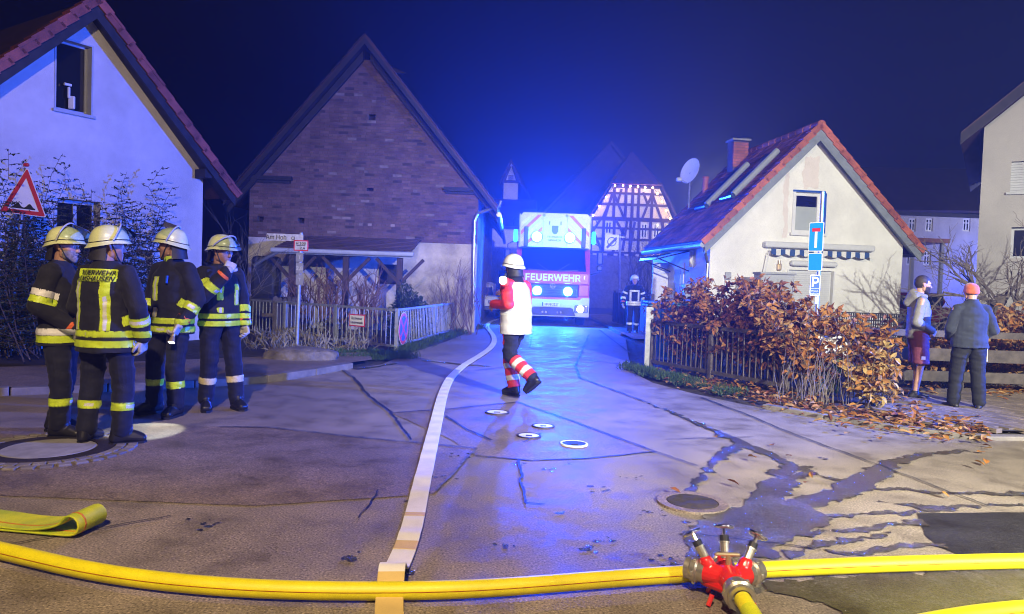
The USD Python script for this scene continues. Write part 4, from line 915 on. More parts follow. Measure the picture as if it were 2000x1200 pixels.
obj('centre_seam', [tb(s * .40, -.304, 3.2, .012, .012, 1.04, .003) for s in (-1, 1)], 'cabinet_grey', bk)
obj('towing_shackle', tube([(TX + .45, TY - .05, .34), (TX + .45, TY - .08, .24), (TX + .50, TY - .08, .19), (TX + .55, TY - .08, .24), (TX + .55, TY - .05, .34)], .018, 8), 'chrome', tk)

# ------------------------------------------------------------------ parked vehicle behind the walking medic
cp0 = at(946, 590, 27.0)
pcar = thing('parked_car', 'pale parked car half hidden behind the bare bush left of the ladder truck', 'car', (cp0[0] - .3, 27.0, 0))
cx_, cy_ = cp0[0] - .3, 27.0
obj('body', [bev((cx_, cy_ + 1.9, .62), (1.66, 3.9, .55), .12), bev((cx_, cy_ + 2.2, 1.1), (1.4, 2.0, .6), .22)], 'truck_white', pcar)
obj('windscreen', poly3([(cx_ - .6, cy_ + 1.0, .92), (cx_ + .6, cy_ + 1.0, .92), (cx_ + .5, cy_ + 1.35, 1.36), (cx_ - .5, cy_ + 1.35, 1.36)], .02, (0, -.8, .6)), 'windscreen', pcar)
for s in (-1, 1):
    obj('headlight', bev((cx_ + s * .6, cy_ - .02, .66), (.34, .08, .14), .03), 'chrome', pcar)
    for y in (.7, 3.1): obj('wheel', lathe([(0, .1), (.28, .1), (.31, .07), (.31, -.07), (.28, -.1), (0, -.1)], 20, (cx_ + s * .75, cy_ + y, .31), (1, 0, 0)), 'rubber', pcar)
obj('bumper', bev((cx_, cy_ - .02, .42), (1.6, .1, .18), .04), 'truck_dark', pcar)
# car under the far house, dark
dcp = at(1790, 545, 27.0)
dcar = thing('parked_car', 'dark reddish car parked in shadow behind the bystander in the grey jacket', 'car', (dcp[0], 27.0, 0))
obj('body', [bev((dcp[0], 27.9, .72), (4.2, 1.7, .6), .15), bev((dcp[0] + .2, 27.9, 1.25), (2.3, 1.45, .6), .25)], 'truck_red', dcar)
obj('side_window', bev((dcp[0] + .2, 27.17, 1.27), (1.9, .04, .36), .01), 'windscreen', dcar)
for s in (-1.3, 1.3):
    obj('wheel', lathe([(0, .1), (.30, .1), (.33, .07), (.33, -.07), (.30, -.1), (0, -.1)], 20, (dcp[0] + s, 27.12, .33), (0, 1, 0)), 'rubber', dcar)
    obj('headlight', bev((dcp[0] + s * 1.55, 27.2, .82), (.12, .3, .14), .03), 'chrome', dcar)

# ------------------------------------------------------------------ fences
def rail_fence(root, a, b, h, n, bar_r=.011, rail=(.035, .045), z0=.10, mat_='fence_metal', posts=(), bend=0, flat=False, seed=0):
    r_ = random.Random(seed); a, b = np.array([a[0], a[1], 0.0]), np.array([b[0], b[1], 0.0]); up = np.array([0, 0, 1.0])
    for z in (z0, h): obj('rail', bar(a + up * z, b + up * z, rail[0], rail[1]), mat_, root)
    for k in range(1, n):
        p = a + (b - a) * k / n
        j = r_.gauss(0, bend)
        if flat: obj('bar', bar(p + up * (z0 + .02), p + up * (h - .02) + (b - a) / np.linalg.norm(b - a) * j, .04, .016), mat_, root)
        else: obj('bar', tube([p + up * (z0 + .02), p + up * (h + z0) / 2 + (b - a) / np.linalg.norm(b - a) * j, p + up * (h - .02)], bar_r, 6), mat_, root)
    for c in posts:
        p = a + (b - a) * c
        obj('post', bx((p[0], p[1], (h + .03) / 2), (.07, .07, h + .03), math.atan2((b - a)[1], (b - a)[0])), mat_, root)
F0, F1_, F2_ = gr(480, 652)[:2], gr(771, 686)[:2], gr(917, 640)[:2]
d01 = (F0 - F1_) / np.linalg.norm(F0 - F1_)
f1 = thing('metal_railing', 'grey metal bar railing carrying the small red-edged notice, left of the corner post', 'railing', (F1_[0], F1_[1], 0))
hF = zat(771, 606, F1_[0], F1_[1])
rail_fence(f1, F1_ + d01 * 5.2, F1_ - d01 * -.0, hF, 40, seed=1, posts=(.0, .33, .66), bend=.004)
f2 = thing('metal_railing', 'grey metal bar railing along the street carrying the round no-stopping sign', 'railing', (F2_[0], F2_[1], 0))
rail_fence(f2, F1_ + (F2_ - F1_) * .012, F2_, hF, 56, seed=2, posts=(.0, .40, 1.0), bend=.012)
pk = thing('picket_fence', 'few weathered wooden pickets behind the metal railing by the street sign', 'fence', gr(560, 660))
for k, x in enumerate((538, 547, 556, 565, 573)):
    p = at(x, 600, 16.4); z = zat(x, 578 + (k % 3) * 2, p[0], 16.4); w_ = .13 if k == 0 else .085
    obj('picket', ext(Polygon([(-w_ / 2, 0), (w_ / 2, 0), (w_ / 2, z - .05), (0, z), (-w_ / 2, z - .05)]), .03, (p[0], 16.4, 0), (1, 0, 0), (0, 0, 1)), 'fence_wood', pk)
obj('cross_rail', bx((at(555, 600, 16.45)[0], 16.43, .5), (1.0, .03, .08)), 'fence_wood', pk)
# garden fence in front of the brown hedge
E0, E1 = gr(1270, 716)[:2], gr(1535, 768)[:2]
f3 = thing('garden_fence', 'grey slatted garden fence standing in the brown beech hedge', 'fence', (E0[0], E0[1], 0))
hE = zat(1270, 628, E0[0], E0[1])
rail_fence(f3, E0, E1, hE, 26, rail=(.04, .06), mat_='fence_wood', flat=True, posts=(0.002, .5, .998), seed=3, bend=.01)
obj('gate_post', bx((E0[0] - .05, E0[1] + .02, zat(1270, 600, E0[0], E0[1]) / 2), (.13, .09, zat(1270, 600, E0[0], E0[1]))), 'fence_metal', f3)
f4 = thing('bin_screen', 'low slatted fence before the green bins at the end of the hedge', 'fence', gr(1300, 712))
e0, e1 = at(1277, 640, 13.6), at(1336, 640, 13.6)
rail_fence(f4, e0[:2], e1[:2], zat(1300, 606, e0[0], 13.6), 8, rail=(.035, .05), mat_='fence_wood', flat=True, seed=4)
# board fence behind the two bystanders
f5 = thing('board_fence', 'weathered three-board wooden fence behind the two bystanders', 'fence', at(1900, 735, 11.0) * [1, 1, 0])
for (ya, yb, hb) in ((652, 658, .10), (693, 699, .19), (735, 741, .16)):
    A, Bp = at(1690, ya - 5, 11.2), at(2120, yb + 4, 10.6)
    for k in range(2):
        c0, c1 = k / 2 + .002, (k + 1) / 2 - .002
        obj('board', bar(A + (Bp - A) * c0, A + (Bp - A) * c1, .03, hb), 'fence_wood', f5)
for x in (1722, 1882, 2040):
    c = (x - 1690) / 430; p = at(1690, 700, 11.26) * (1 - c) + at(2120, 700, 10.66) * c
    obj('post', bx((p[0], p[1], .46), (.09, .09, .92)), 'fence_wood', f5)
bs_ = thing('garden_wall', 'plank side fence along the lane behind the distant firefighter', 'fence', (3.95, 24, 0))
for k in range(9): obj('board', bx((4.0 - .018 * k, 21.0 + k * .75, .62 + .01 * (k % 2)), (.03, .73, 1.1)), 'fence_wood', bs_)
for k in range(4): obj('post', bx((4.05 - .05 * k, 20.7 + k * 2.2, .62), (.08, .08, 1.24)), 'fence_wood', bs_)

# ------------------------------------------------------------------ bins, box in the hedge, boulder
def wheelie(x, y, w, d, h, mat_b, mat_l, label):
    t = thing('wheeled_bin', label, 'bin', (x, y, 0), group=None)
    b = Manifold.hull_points(np.array([(x + sx * w / 2 * k, y + sy * d / 2 * k, z) for sx in (-1, 1) for sy in (-1, 1) for z, k in ((.06, .78), (h - .05, 1))]))
    obj('body', b, mat_b, t); obj('rim', bev((x, y, h - .05), (w + .05, d + .05, .05), .015), mat_b, t)
    obj('lid', [bev((x, y, h + .01), (w + .06, d + .06, .06), .025), tube([(x - w * .4, y + d / 2 + .04, h), (x + w * .4, y + d / 2 + .04, h)], .02, 6)], mat_l, t)
    for s in (-1, 1): obj('wheel', lathe([(0, .03), (.09, .03), (.1, 0), (.09, -.03), (0, -.03)], 14, (x + s * w * .4, y + d * .42, .1), (1, 0, 0)), 'rubber', t)
for px_, mb_, ml_, lab in ((1285, 'bin_green', 'bin_blue', 'wheeled bin with a blue lid, leftmost of the three at the hedge end'), (1309, 'bin_green', 'bin_green', 'green wheeled bin, the middle one of three at the hedge end'), (1334, 'bin_green', 'bin_green', 'green wheeled bin, rightmost of three and nearest the hedge')):
    p = at(px_, 590, 14.4 + (px_ - 1285) * .006); wheelie(p[0], p[1], .46, .5, zat(px_, 592, p[0], p[1]), mb_, ml_, lab)
nb = at(1618, 690, 10.4)
nbx = thing('garden_box', 'small pale lidded box on a dark stand inside the brown hedge', 'box', (nb[0], 10.4, 0))
za0, za1 = zat(1618, 693, nb[0], 10.4), zat(1618, 658, nb[0], 10.4)
obj('box', bev((nb[0], 10.4, (za0 + za1) / 2), (.42, .3, za1 - za0), .02), 'dish', nbx); obj('lid', bev((nb[0], 10.4, za1), (.48, .36, .05), .02), 'dish', nbx)
obj('stand', bev((nb[0], 10.4, za0 / 2), (.3, .22, za0), .02), 'bin_green', nbx)
bp = gr(578, 712)
bo_ = trimesh.creation.icosphere(4); v = bo_.vertices.copy(); nz = meshkit.fbm(v * 1.6 + 5, 4, 3) - .5
v = v * (1 + .35 * nz[:, None]); v[:, 2] = np.where(v[:, 2] > .45, .45 + (v[:, 2] - .45) * .3, v[:, 2]); v *= [.62, .38, .36]; bo_.vertices = v + [bp[0], bp[1] + .25, .04]
tag(obj('boulder', bo_, 'boulder', smooth=40), 'flat-topped boulder lying on the verge below the street name post', 'boulder')

# ------------------------------------------------------------------ signs
def sign_plate(pg, o, u, v, th=.004): return ext(pg, th, o, u, v)
up = np.array([0, 0, 1.0])
# rough road sign on its leaning post
S0 = gr(16, 690); S0 = np.array([S0[0], S0[1], 0]); S1 = at(42, 425, S0[1]); S2 = at(51, 326, S0[1])
rs_ = thing('warning_sign', 'red-edged triangular bumpy road sign on a leaning post at the far left', 'road sign', S0)
ax_ = (S2 - S0) / np.linalg.norm(S2 - S0)
obj('post', tube([S0 - ax_ * .1, S2 - ax_ * .02], .03, 12), 'post_galv', rs_)
su = np.array([1, .25, 0]); su /= np.linalg.norm(su); su = su - ax_ * (su @ ax_); su /= np.linalg.norm(su)
tr_ = [at(1, 417, S0[1] - .05), at(86, 422, S0[1] - .05), at(51, 325, S0[1] - .05)]
o_ = (S1 + S2) / 2 - np.array([0, .04, 0])
def uv(p): return float((p - o_) @ su), float((p - o_) @ ax_)
wT = uv(tr_[1])[0] - uv(tr_[0])[0]; cT = (uv(tr_[1])[0] + uv(tr_[0])[0]) / 2; zb, zt2 = (uv(tr_[0])[1] + uv(tr_[1])[1]) / 2, uv(tr_[2])[1]
tri = lambda k, r: Polygon([(cT - wT / 2, zb), (cT + wT / 2, zb), (cT, zt2)]).buffer(-k - r).buffer(r)
sp = obj('plate', sign_plate(tri(0, .02), o_, su, ax_), 'sign_white', rs_)
fo = o_ + np.cross(su, ax_) * .004
obj('border', sign_plate(tri(.012, .015).difference(tri(.075, .006)), fo, su, ax_, .003), 'sign_red', sp)
hump = [(cT + x, zb + .115 + (.07 * (math.exp(-((x + .085) / .045) ** 2) + math.exp(-((x - .085) / .045) ** 2)))) for x in np.linspace(-.17, .17, 40)]
obj('humps', sign_plate(Polygon(hump + [(cT + .17, zb + .095), (cT - .17, zb + .095)]), fo, su, ax_, .003), 'sign_black', sp)
obj('reflector_knob', bev(S2 + ax_ * .03, (.09, .05, .06), .02), 'sign_red', rs_)
# street name post with small hydrant plates
N0 = gr(579, 690); N0 = np.array([N0[0], N0[1], 0]); Ny = N0[1]
np_ = thing('street_name_post', 'leaning grey post with the street name plate and small hydrant plates', 'sign post', N0)
nT = at(588, 455, Ny); nax = (nT - N0) / np.linalg.norm(nT - N0); obj('post', tube([N0 - nax * .1, nT], .035, 12), 'post_galv', np_)
def plate(root, pa, pb, Y, name, mat_, u=np.array([1.0, 0, 0]), border=None, bw=.012, label=None):
    A, Bp = at(*pa, Y), at(*pb, Y); w, h = abs(Bp[0] - A[0]), abs(Bp[2] - A[2]); c = (A + Bp) / 2
    r = obj(name, sign_plate(sbox(-w / 2, -h / 2, w / 2, h / 2).buffer(-.012).buffer(.012), c, u, up), border or mat_, root, label=label)
    if border: obj('face', sign_plate(sbox(-w / 2 + bw, -h / 2 + bw, w / 2 - bw, h / 2 - bw), c + np.cross(u, up) * .003, u, up, .003), mat_, r)
    return r, c, w, h
r1, c, w, h = plate(np_, (521, 456), (592, 472), Ny - .04, 'name_plate', 'sign_dull')
obj('lettering', [text_on('Am Hoh', .085, c + np.array([-.16, -.001, 0]), (1, 0, 0), up, .003, False, width=.37), text_on('g', .085, c + np.array([.15, -.001, 0]), (1, 0, 0), up, .003)], 'sign_black', r1)
r2, c, w, h = plate(np_, (574, 469), (602, 491), Ny - .05, 'hydrant_plate', 'sign_dull', border='sign_red', bw=.02)
obj('lettering', [text_on('H 100', .045, c + np.array([0, -.004, .04]), (1, 0, 0), up, .003, True), text_on('2,4', .045, c + np.array([0.03, -.004, -.045]), (1, 0, 0), up, .003, True), bx(c + np.array([0, -.006, 0]), (.16, .003, .012))], 'sign_black', r2)
for (ya, yb, tx) in ((494, 512, 'T'), (513, 535, '2,8'), (536, 557, 'T')):
    r3, c, w, h = plate(np_, (578, ya), (592, yb), Ny - .045, 'small_plate', 'sign_back')
    obj('lettering', text_on(tx, .06, c + np.array([0, -.002, .0]), (1, 0, 0), up, .003, True), 'sign_dull', r3)
# notice on the railing
fd = -d01; fu = np.array([fd[0], fd[1], 0]); fn = np.cross(fu, up)
nc = hit(697, 626, np.array([F1_[0], F1_[1], 0]) + fn * .05, fn)
nt = thing('fire_water_notice', 'small white notice with red edge hung on the metal railing', 'notice', nc - up * .13)
npl = obj('plate', sign_plate(sbox(-.235, -.125, .235, .125), nc, fu, up), 'sign_red', nt)
obj('face', sign_plate(sbox(-.212, -.102, .212, .102), nc + fn * .003, fu, up, .003), 'sign_white', npl)
obj('lettering', [text_on('Löschwasser', .05, nc + fn * .004 + up * .042, fu, up, .003, width=.33), text_on('Entnahmestelle', .05, nc + fn * .004 - up * .045, fu, up, .003, width=.37)], 'sign_black', npl)
# no-stopping disc on the street-side railing
gd_ = (F2_ - F1_) / np.linalg.norm(F2_ - F1_); gu = np.array([gd_[0], gd_[1], 0]); gn = np.cross(gu, up)
sc_ = hit(788, 642, np.array([F1_[0], F1_[1], 0]) + gn * .06, gn)
ns_ = thing('no_stopping_sign', 'round red and blue no-stopping sign fixed to the street-side railing', 'road sign', sc_ - up * .33)
R_ = .33
pn = obj('plate', sign_plate(Point(0, 0).buffer(R_, 24), sc_, gu, up), 'sign_white', ns_)
ring = Point(0, 0).buffer(R_ - .012, 24).difference(Point(0, 0).buffer(R_ - .075, 24))
cross = unary_union([LineString([(-.25, -.25), (.25, .25)]).buffer(.035), LineString([(-.25, .25), (.25, -.25)]).buffer(.035)]).intersection(Point(0, 0).buffer(R_ - .07, 24))
redp = unary_union([ring, cross]); obj('ring', sign_plate(redp, sc_ + gn * .003, gu, up, .003), 'sign_red', pn)
obj('field', sign_plate(Point(0, 0).buffer(R_ - .07, 24).difference(redp), sc_ + gn * .0025, gu, up, .0025), 'sign_blue', pn)
# dead end and parking sign
P0 = at(1592, 690, 11.6); P0 = np.array([P0[0], 11.6, 0]); pT = at(1607, 375, 11.6); pax = (pT - P0) / np.linalg.norm(pT - P0)
pp = thing('parking_sign_post', 'galvanised post with a blue dead-end sign and a parking sign before the white house', 'road sign', P0)
obj('post', tube([P0, pT], .03, 12), 'post_galv', pp)
def tilt_plate(pa, pb, name, mat_, slant=0.0, depth=.06):
    A, Bp = at(*pa, 11.6 - depth), at(*pb, 11.6 - depth); w, h = abs(Bp[0] - A[0]), abs(Bp[2] - A[2]); c = (A + Bp) / 2
    u_ = np.array([math.cos(slant), math.sin(slant), 0]); u_ = u_ - pax * (u_ @ pax); u_ /= np.linalg.norm(u_)
    r = obj(name, sign_plate(sbox(-w / 2, -h / 2, w / 2, h / 2).buffer(-.02).buffer(.02), c, u_, pax), 'sign_white', pp)
    obj('face', sign_plate(sbox(-w / 2 + .012, -h / 2 + .012, w / 2 - .012, h / 2 - .012).buffer(-.015).buffer(.015), c + np.cross(u_, pax) * .003, u_, pax, .003), mat_, r)
    return r, c, w, h, u_
mat('sign_sky', (.02, .30, .85), .25, var=.05)
r4, c, w, h, u_ = tilt_plate((1581, 434), (1607, 492), 'dead_end_plate', 'sign_sky', -.8)
nn_ = np.cross(u_, pax)
obj('stem', sign_plate(sbox(-.02, -h * .38, .02, h * .18), c + nn_ * .006, u_, pax, .003), 'sign_white', r4); obj('bar_end', sign_plate(sbox(-w * .28, h * .18, w * .28, h * .30), c + nn_ * .006, u_, pax, .003), 'sign_red', r4)
r5, c, w, h, u_ = tilt_plate((1579, 494), (1605, 530), 'extra_plate', 'sign_sky', -.8)
r6, c, w, h, u_ = tilt_plate((1583, 537), (1601, 578), 'parking_plate', 'sign_blue', 0)
nn_ = np.cross(u_, pax)
obj('lettering', [text_on('P', .15, c + nn_ * .004 + pax * .055, u_, pax, .003, True), text_on('Privat-', .028, c + nn_ * .004 - pax * .092, u_, pax, .003), text_on('parkplatz', .028, c + nn_ * .004 - pax * .135, u_, pax, .003), sign_plate(sbox(-w * .4, -.055, w * .4, -.049), c + nn_ * .006, u_, pax, .003)], 'sign_white', r6)
obj('sticker', bx(at(1595, 587, 11.56), (.05, .01, .12)), 'sign_white', pp)
# end of zone sign in the lane
Z0 = at(1210, 600, 26.0); Z0 = np.array([Z0[0], 26.0, 0]); zT = at(1211, 458, 26.0)
zs_ = thing('zone_end_sign', 'white square end-of-restriction sign on a tall post in front of the timbered house', 'road sign', Z0)
obj('post', tube([Z0, zT], .035, 10), 'post_galv', zs_)
A, Bp = at(1182, 459, 25.93), at(1208, 488, 25.93); c = (A + Bp) / 2; w = Bp[0] - A[0]
zp = obj('plate', sign_plate(sbox(-w / 2, -w * .55, w / 2, w * .55), c, (1, 0, 0), up), 'sign_white', zs_)
dsk = Point(0, .02).buffer(w * .33, 20)
obj('symbol', sign_plate(unary_union([dsk.difference(Point(0, .02).buffer(w * .27, 20)), LineString([(-w * .36, -w * .36), (w * .3, w * .34)]).buffer(.02), LineString([(-w * .30, -w * .42), (w * .34, w * .26)]).buffer(.02)]), c + np.array([0, -.003, 0]), (1, 0, 0), up, .003), 'sign_black', zp)
obj('bracket', bx(((c[0] + Z0[0]) / 2 + .05, 25.97, c[2] + .2), (abs(Z0[0] - c[0]) + .1, .03, .03)), 'post_galv', zs_)

# ------------------------------------------------------------------ covers in the road
def cover(px, py, r, mat_, label, z=.013, ring='iron'):
    p = gr(px, py); t = thing('valve_cover', label, 'cover', (p[0], p[1], 0))
    obj('frame', lathe([(r * .86, 0), (r * .86, z + .003), (r, z + .003), (r * 1.03, 0)], 28, (p[0], p[1], 0)), ring, t)
    obj('lid', lathe([(0, z), (r * .84, z), (r * .85, 0)], 28, (p[0], p[1], 0)), mat_, t)
    obj('key_hole', bx((p[0], p[1] - r * .2, z + .002), (r * .5, r * .3, .004)), 'iron', t)
cover(971, 807, .135, 'cover_painted_shine', 'pale round valve cover nearest to the walking medic')
cover(1061, 834, .115, 'cover_painted_shine', 'plain bright round valve cover, right of the one at the medic')
cover(1033, 853, .115, 'cover_painted_shine', 'blue-tinted ribbed round valve cover in the middle of the four')
cover(1121, 869, .125, 'iron', 'round valve cover with a bright ring and dark middle', ring='cover_painted_shine')
def manhole(px, py, r, label, lid='concrete', cobbles=True):
    p = gr(px, py); t = thing('manhole_cover', label, 'manhole cover', (p[0], p[1], 0))
    obj('ring', lathe([(r * .74, 0), (r * .74, .016), (r, .016), (r * 1.02, 0)], 36, (p[0], p[1], 0)), 'iron' if cobbles else 'asphalt_patch', t)
    obj('lid', lathe([(0, .017), (r * .70, .017), (r * .73, .010), (r * .73, 0)], 36, (p[0], p[1], 0)), lid, t)
    if cobbles:
        n = 34
        for k in range(n):
            a = 2 * PI * k / n
            for q in (1.10, 1.29) if k % 1 == 0 else (): obj('cobble', bev((p[0] + r * q * math.cos(a + (q > 1.2) * .09), p[1] + r * q * math.sin(a + (q > 1.2) * .09), .004), (r * .16, r * .19, .03), .008, a, 6), 'stone_kerb', t)
    return t
manhole(95, 879, .46, 'large manhole cover with a concrete centre in a ring of setts by the firefighters')
manhole(1352, 984, .235, 'sunken wet manhole cover in the puddle behind the red hose divider', lid='soil', cobbles=False)

# ------------------------------------------------------------------ hoses
def smooth_path(pts, n=80):
    from scipy.interpolate import CubicSpline
    pts = np.asarray(pts, float); s = np.r_[0, np.cumsum(np.linalg.norm(np.diff(pts, axis=0), axis=1))]
    return CubicSpline(s, pts)(np.linspace(0, s[-1], n))
def on_ground(pix, z=0.0): return np.array([gr(x, y, z) for x, y in pix])
HR = .041
def round_hose(pix, r, name, label, n=90, stripe=True, mat_='hose_yellow', ends=None):
    P_ = smooth_path(on_ground(pix, r), n); P_[:, 2] = r + .006
    t = thing(name, label, 'hose', P_[0])
    sq = P_.copy()
    b = tube(P_, r, 20); b.vertices[:, 2] = np.where(b.vertices[:, 2] < .012, .012 + (b.vertices[:, 2] - .012) * .3, b.vertices[:, 2])
    obj('jacket', b, mat_, t, smooth=50)
    if stripe:
        d = np.gradient(P_, axis=0); d /= np.linalg.norm(d, axis=1, keepdims=True); side = np.cross(d, [0, 0, 1.0])
        side = side * np.sign(-(side[:, 1:2]))
        a = math.radians(stripe if stripe is not True else 12)
        q = [P_ + (side * math.cos(x) + np.array([0, 0, 1.0]) * math.sin(x)) * (r + .0008) for x in (a - .045, a + .045)]
        V = np.vstack(q); m = len(P_); F = [[i, i + 1, m + i + 1] for i in range(m - 1)] + [[i, m + i + 1, m + i] for i in range(m - 1)]
        obj('stripe', trimesh.Trimesh(np.vstack([V, V]), F + [[f[2] + 2 * m, f[1] + 2 * m, f[0] + 2 * m] for f in F], process=False), 'hose_stripe', t)
    return t
round_hose([(-220, 1040), (-60, 1066), (0, 1078), (120, 1106), (240, 1128), (400, 1146), (560, 1155), (760, 1157), (900, 1154), (1060, 1144), (1200, 1133), (1350, 1123), (1500, 1115), (1700, 1106), (2000, 1098), (2300, 1092)], HR, 'fire_hose', 'thick pressurised yellow fire hose lying right across the foreground', 120, stripe=12)
round_hose([(1640, 1262), (1780, 1226), (1900, 1204), (1990, 1194), (2150, 1190)], HR, 'fire_hose', 'yellow hose end showing in the bottom right corner', 40, stripe=12)
# flat ribbon hose: width w along a path with a crease profile
def ribbon(P_, w, th, ups=None, side0=None):
    d = np.gradient(P_, axis=0); d /= np.linalg.norm(d, axis=1, keepdims=True)
    upv = np.tile([0, 0, 1.0], (len(P_), 1)) if ups is None else ups
    sd = np.cross(d, upv); sd /= np.linalg.norm(sd, axis=1, keepdims=True); nn = np.cross(sd, d)
    prof = [(-.5, 0), (-.485, .45), (-.45, .5), (0, .52), (.45, .5), (.485, .45), (.5, 0), (.485, -.45), (.45, -.5), (0, -.5), (-.45, -.5), (-.485, -.45)]
    V = np.vstack([P_ + sd * (a * w) + nn * (b * th) for a, b in prof]); m, k = len(P_), len(prof); F = []
    for j in range(k):
        for i in range(m - 1):
            a, b = j * m + i, ((j + 1) % k) * m + i; F += [[a, b, b + 1], [a, b + 1, a + 1]]
    for j in range(1, k - 1): F += [[0, j * m, (j + 1) * m], [m - 1, (j + 1) * m + m - 1, j * m + m - 1]]
    t = trimesh.Trimesh(V, F, process=False)
    t.fix_normals(); return t
wp = [(770, 1290), (760, 1200), (768, 1137), (790, 1080), (815, 990), (840, 880), (856, 810), (868, 765), (888, 732), (922, 706), (950, 688), (964, 672), (962, 655), (952, 640), (962, 628), (985, 622)]
Pw = smooth_path(on_ground(wp), 1500)
s_ = np.r_[0, np.cumsum(np.linalg.norm(np.diff(Pw, axis=0), axis=1))]
# it climbs over the yellow hose and lies in small waves elsewhere
i0 = np.argmin(np.abs(np.linalg.norm(Pw[:, :2] - gr(766, 1150)[:2], axis=1)))
Pw[:, 2] = .018 + .092 * np.exp(-((s_ - s_[i0]) / .12) ** 2)
wob = np.zeros(len(s_))
for c in np.r_[np.array([.55, .8, 1.35, 1.7, 2.35]) + s_[i0] + .1, np.arange(3.2, 18, .30) + rng.uniform(-.1, .1)]:
    wob += rng.uniform(.004, .011) * np.exp(-((s_ - c) / rng.uniform(.05, .11)) ** 2)
Pw[:, 2] += wob * (np.abs(s_ - s_[i0]) > .25)
wt = thing('flat_fire_hose', 'flat unfilled white fire hose running up the road over the yellow hose', 'hose', Pw[0])
obj('jacket', ribbon(Pw, .125, .012), 'hose_white', wt)
for c, L in ((.42, .10), (.95, .05)):
    k = (s_ > s_[i0] + c) & (s_ < s_[i0] + c + L + .03)
    if k.sum() > 2: obj('worn_band', ribbon(Pw[k] + [0, 0, .0016], .1245, .0125), 'hose_cream', wt)  # cream bands stand in for warm shading in the hose creases
k = s_ < s_[i0] - .05
obj('worn_band', ribbon(Pw[k] + [0, 0, .0016], .1245, .0125), 'hose_cream', wt)
# folded flat yellow hose at the left: a fold rolled back on itself
fa_, fb_ = gr(-420, 985), gr(160, 1040)
fdir = (fb_ - fa_)[:2] / np.linalg.norm((fb_ - fa_)[:2]); L0 = np.linalg.norm((fb_ - fa_)[:2])
path = [(0, .012), (L0 * .5, .014), (L0 - .12, .016), (L0 - .02, .018)]
for a in np.linspace(-PI / 2, PI / 2 + 1.15, 14): path.append((L0 + .012 + .052 * math.cos(a), .072 + .052 * math.sin(a)))
path += [(L0 - .10, .055), (L0 - .20, .034), (L0 - .5, .034), (L0 * .4, .034), (0, .034)]
pth = smooth_path(np.array([[fa_[0] + fdir[0] * a, fa_[1] + fdir[1] * a, z] for a, z in path]), 160)
dd = np.gradient(pth, axis=0); sdv = np.array([fdir[1], -fdir[0], 0])
ups = np.cross(sdv, dd / np.linalg.norm(dd, axis=1, keepdims=True))
fy = thing('folded_hose', 'flat yellow-green hose folded back on itself at the left edge', 'hose', (fb_[0], fb_[1], 0))
obj('jacket', ribbon(pth, .22, .012, ups), 'hose_olive', fy, smooth=40)
obj('stripe', ribbon(pth[:150] + sdv * .055, .012, .0145, ups[:150]), 'hose_stripe', fy)

# ------------------------------------------------------------------ red hose divider
mc = gr(1419, 1172); mcx, mcy = mc[0], mc[1]
mv = thing('hose_divider', 'red three-way hose divider with silver couplings and three hand wheels', 'hose divider', (mcx, mcy, 0))
zc = .112
def D3(a): return np.array([math.sin(a), math.cos(a), 0.0])
inlet = np.array([mcx, mcy - .15, zc - .01])
core = [Manifold.batch_hull([Manifold.sphere(.05, 24).translate([mcx, mcy - .08, zc]), Manifold.sphere(.058, 24).translate([mcx, mcy - .01, zc])])]
outs = (-52, 3, 55)
for a in outs:
    d = D3(math.radians(a)); c = np.array([mcx, mcy - .03, zc])
    core.append(Manifold.batch_hull([Manifold.sphere(.045, 20).translate(c.tolist()), Manifold.sphere(.046, 20).translate((c + d * .09 + [0, 0, .006]).tolist()), Manifold.sphere(.05, 20).translate((c + d * .12 + [0, 0, .0]).tolist())]))
    bn = c + d * .075; axv = (d * .62 + np.array([0, 0, .78])); axv /= np.linalg.norm(axv)
    core.append(Manifold.batch_hull([Manifold.sphere(.036, 18).translate(bn.tolist()), Manifold.sphere(.033, 18).translate((bn + axv * .065).tolist())]))
core.append(Manifold.batch_hull([Manifold.sphere(.03, 12).translate([mcx, mcy - .1, zc - .03])] + [Manifold.sphere(.022, 12).translate((np.array([mcx, mcy - .03, zc - .045]) + D3(math.radians(a)) * .12).tolist()) for a in outs]))
bodym = core[0]
for m_ in core[1:]: bodym = bodym + m_
bt = T(bodym.refine_to_length(.012)); trimesh.smoothing.filter_taubin(bt, .5, .53, 4)
obj('body', bt, 'red_paint', mv, smooth=True)
for x, y in ((-.11, -.085), (.11, -.06), (-.07, .07), (.07, .07)): obj('foot', tube([(mcx + x * .8, mcy + y * .8, zc - .06), (mcx + x, mcy + y, .006)], [.012, .011], 8), 'red_paint', mv)
def coupling(c, d, r, root):
    prof = [(r * .72, -.05), (r * .95, -.05), (r * .95, -.02), (r * 1.12, -.012), (r * 1.12, .012), (r * .95, .02), (r * .98, .045), (r * .70, .045), (r * .70, -.02), (0, -.022)]
    k = obj('coupling', lathe(prof, 30, c, d), 'alloy', root, smooth=35)
    u, v, _ = frame_of(d)
    for j in range(6):
        a = 2 * PI * j / 6; q = np.asarray(c) + (math.cos(a) * u + math.sin(a) * v) * r * 1.08
        obj('lug', bev(q, (.016, .016, .022), .004), 'alloy', k)
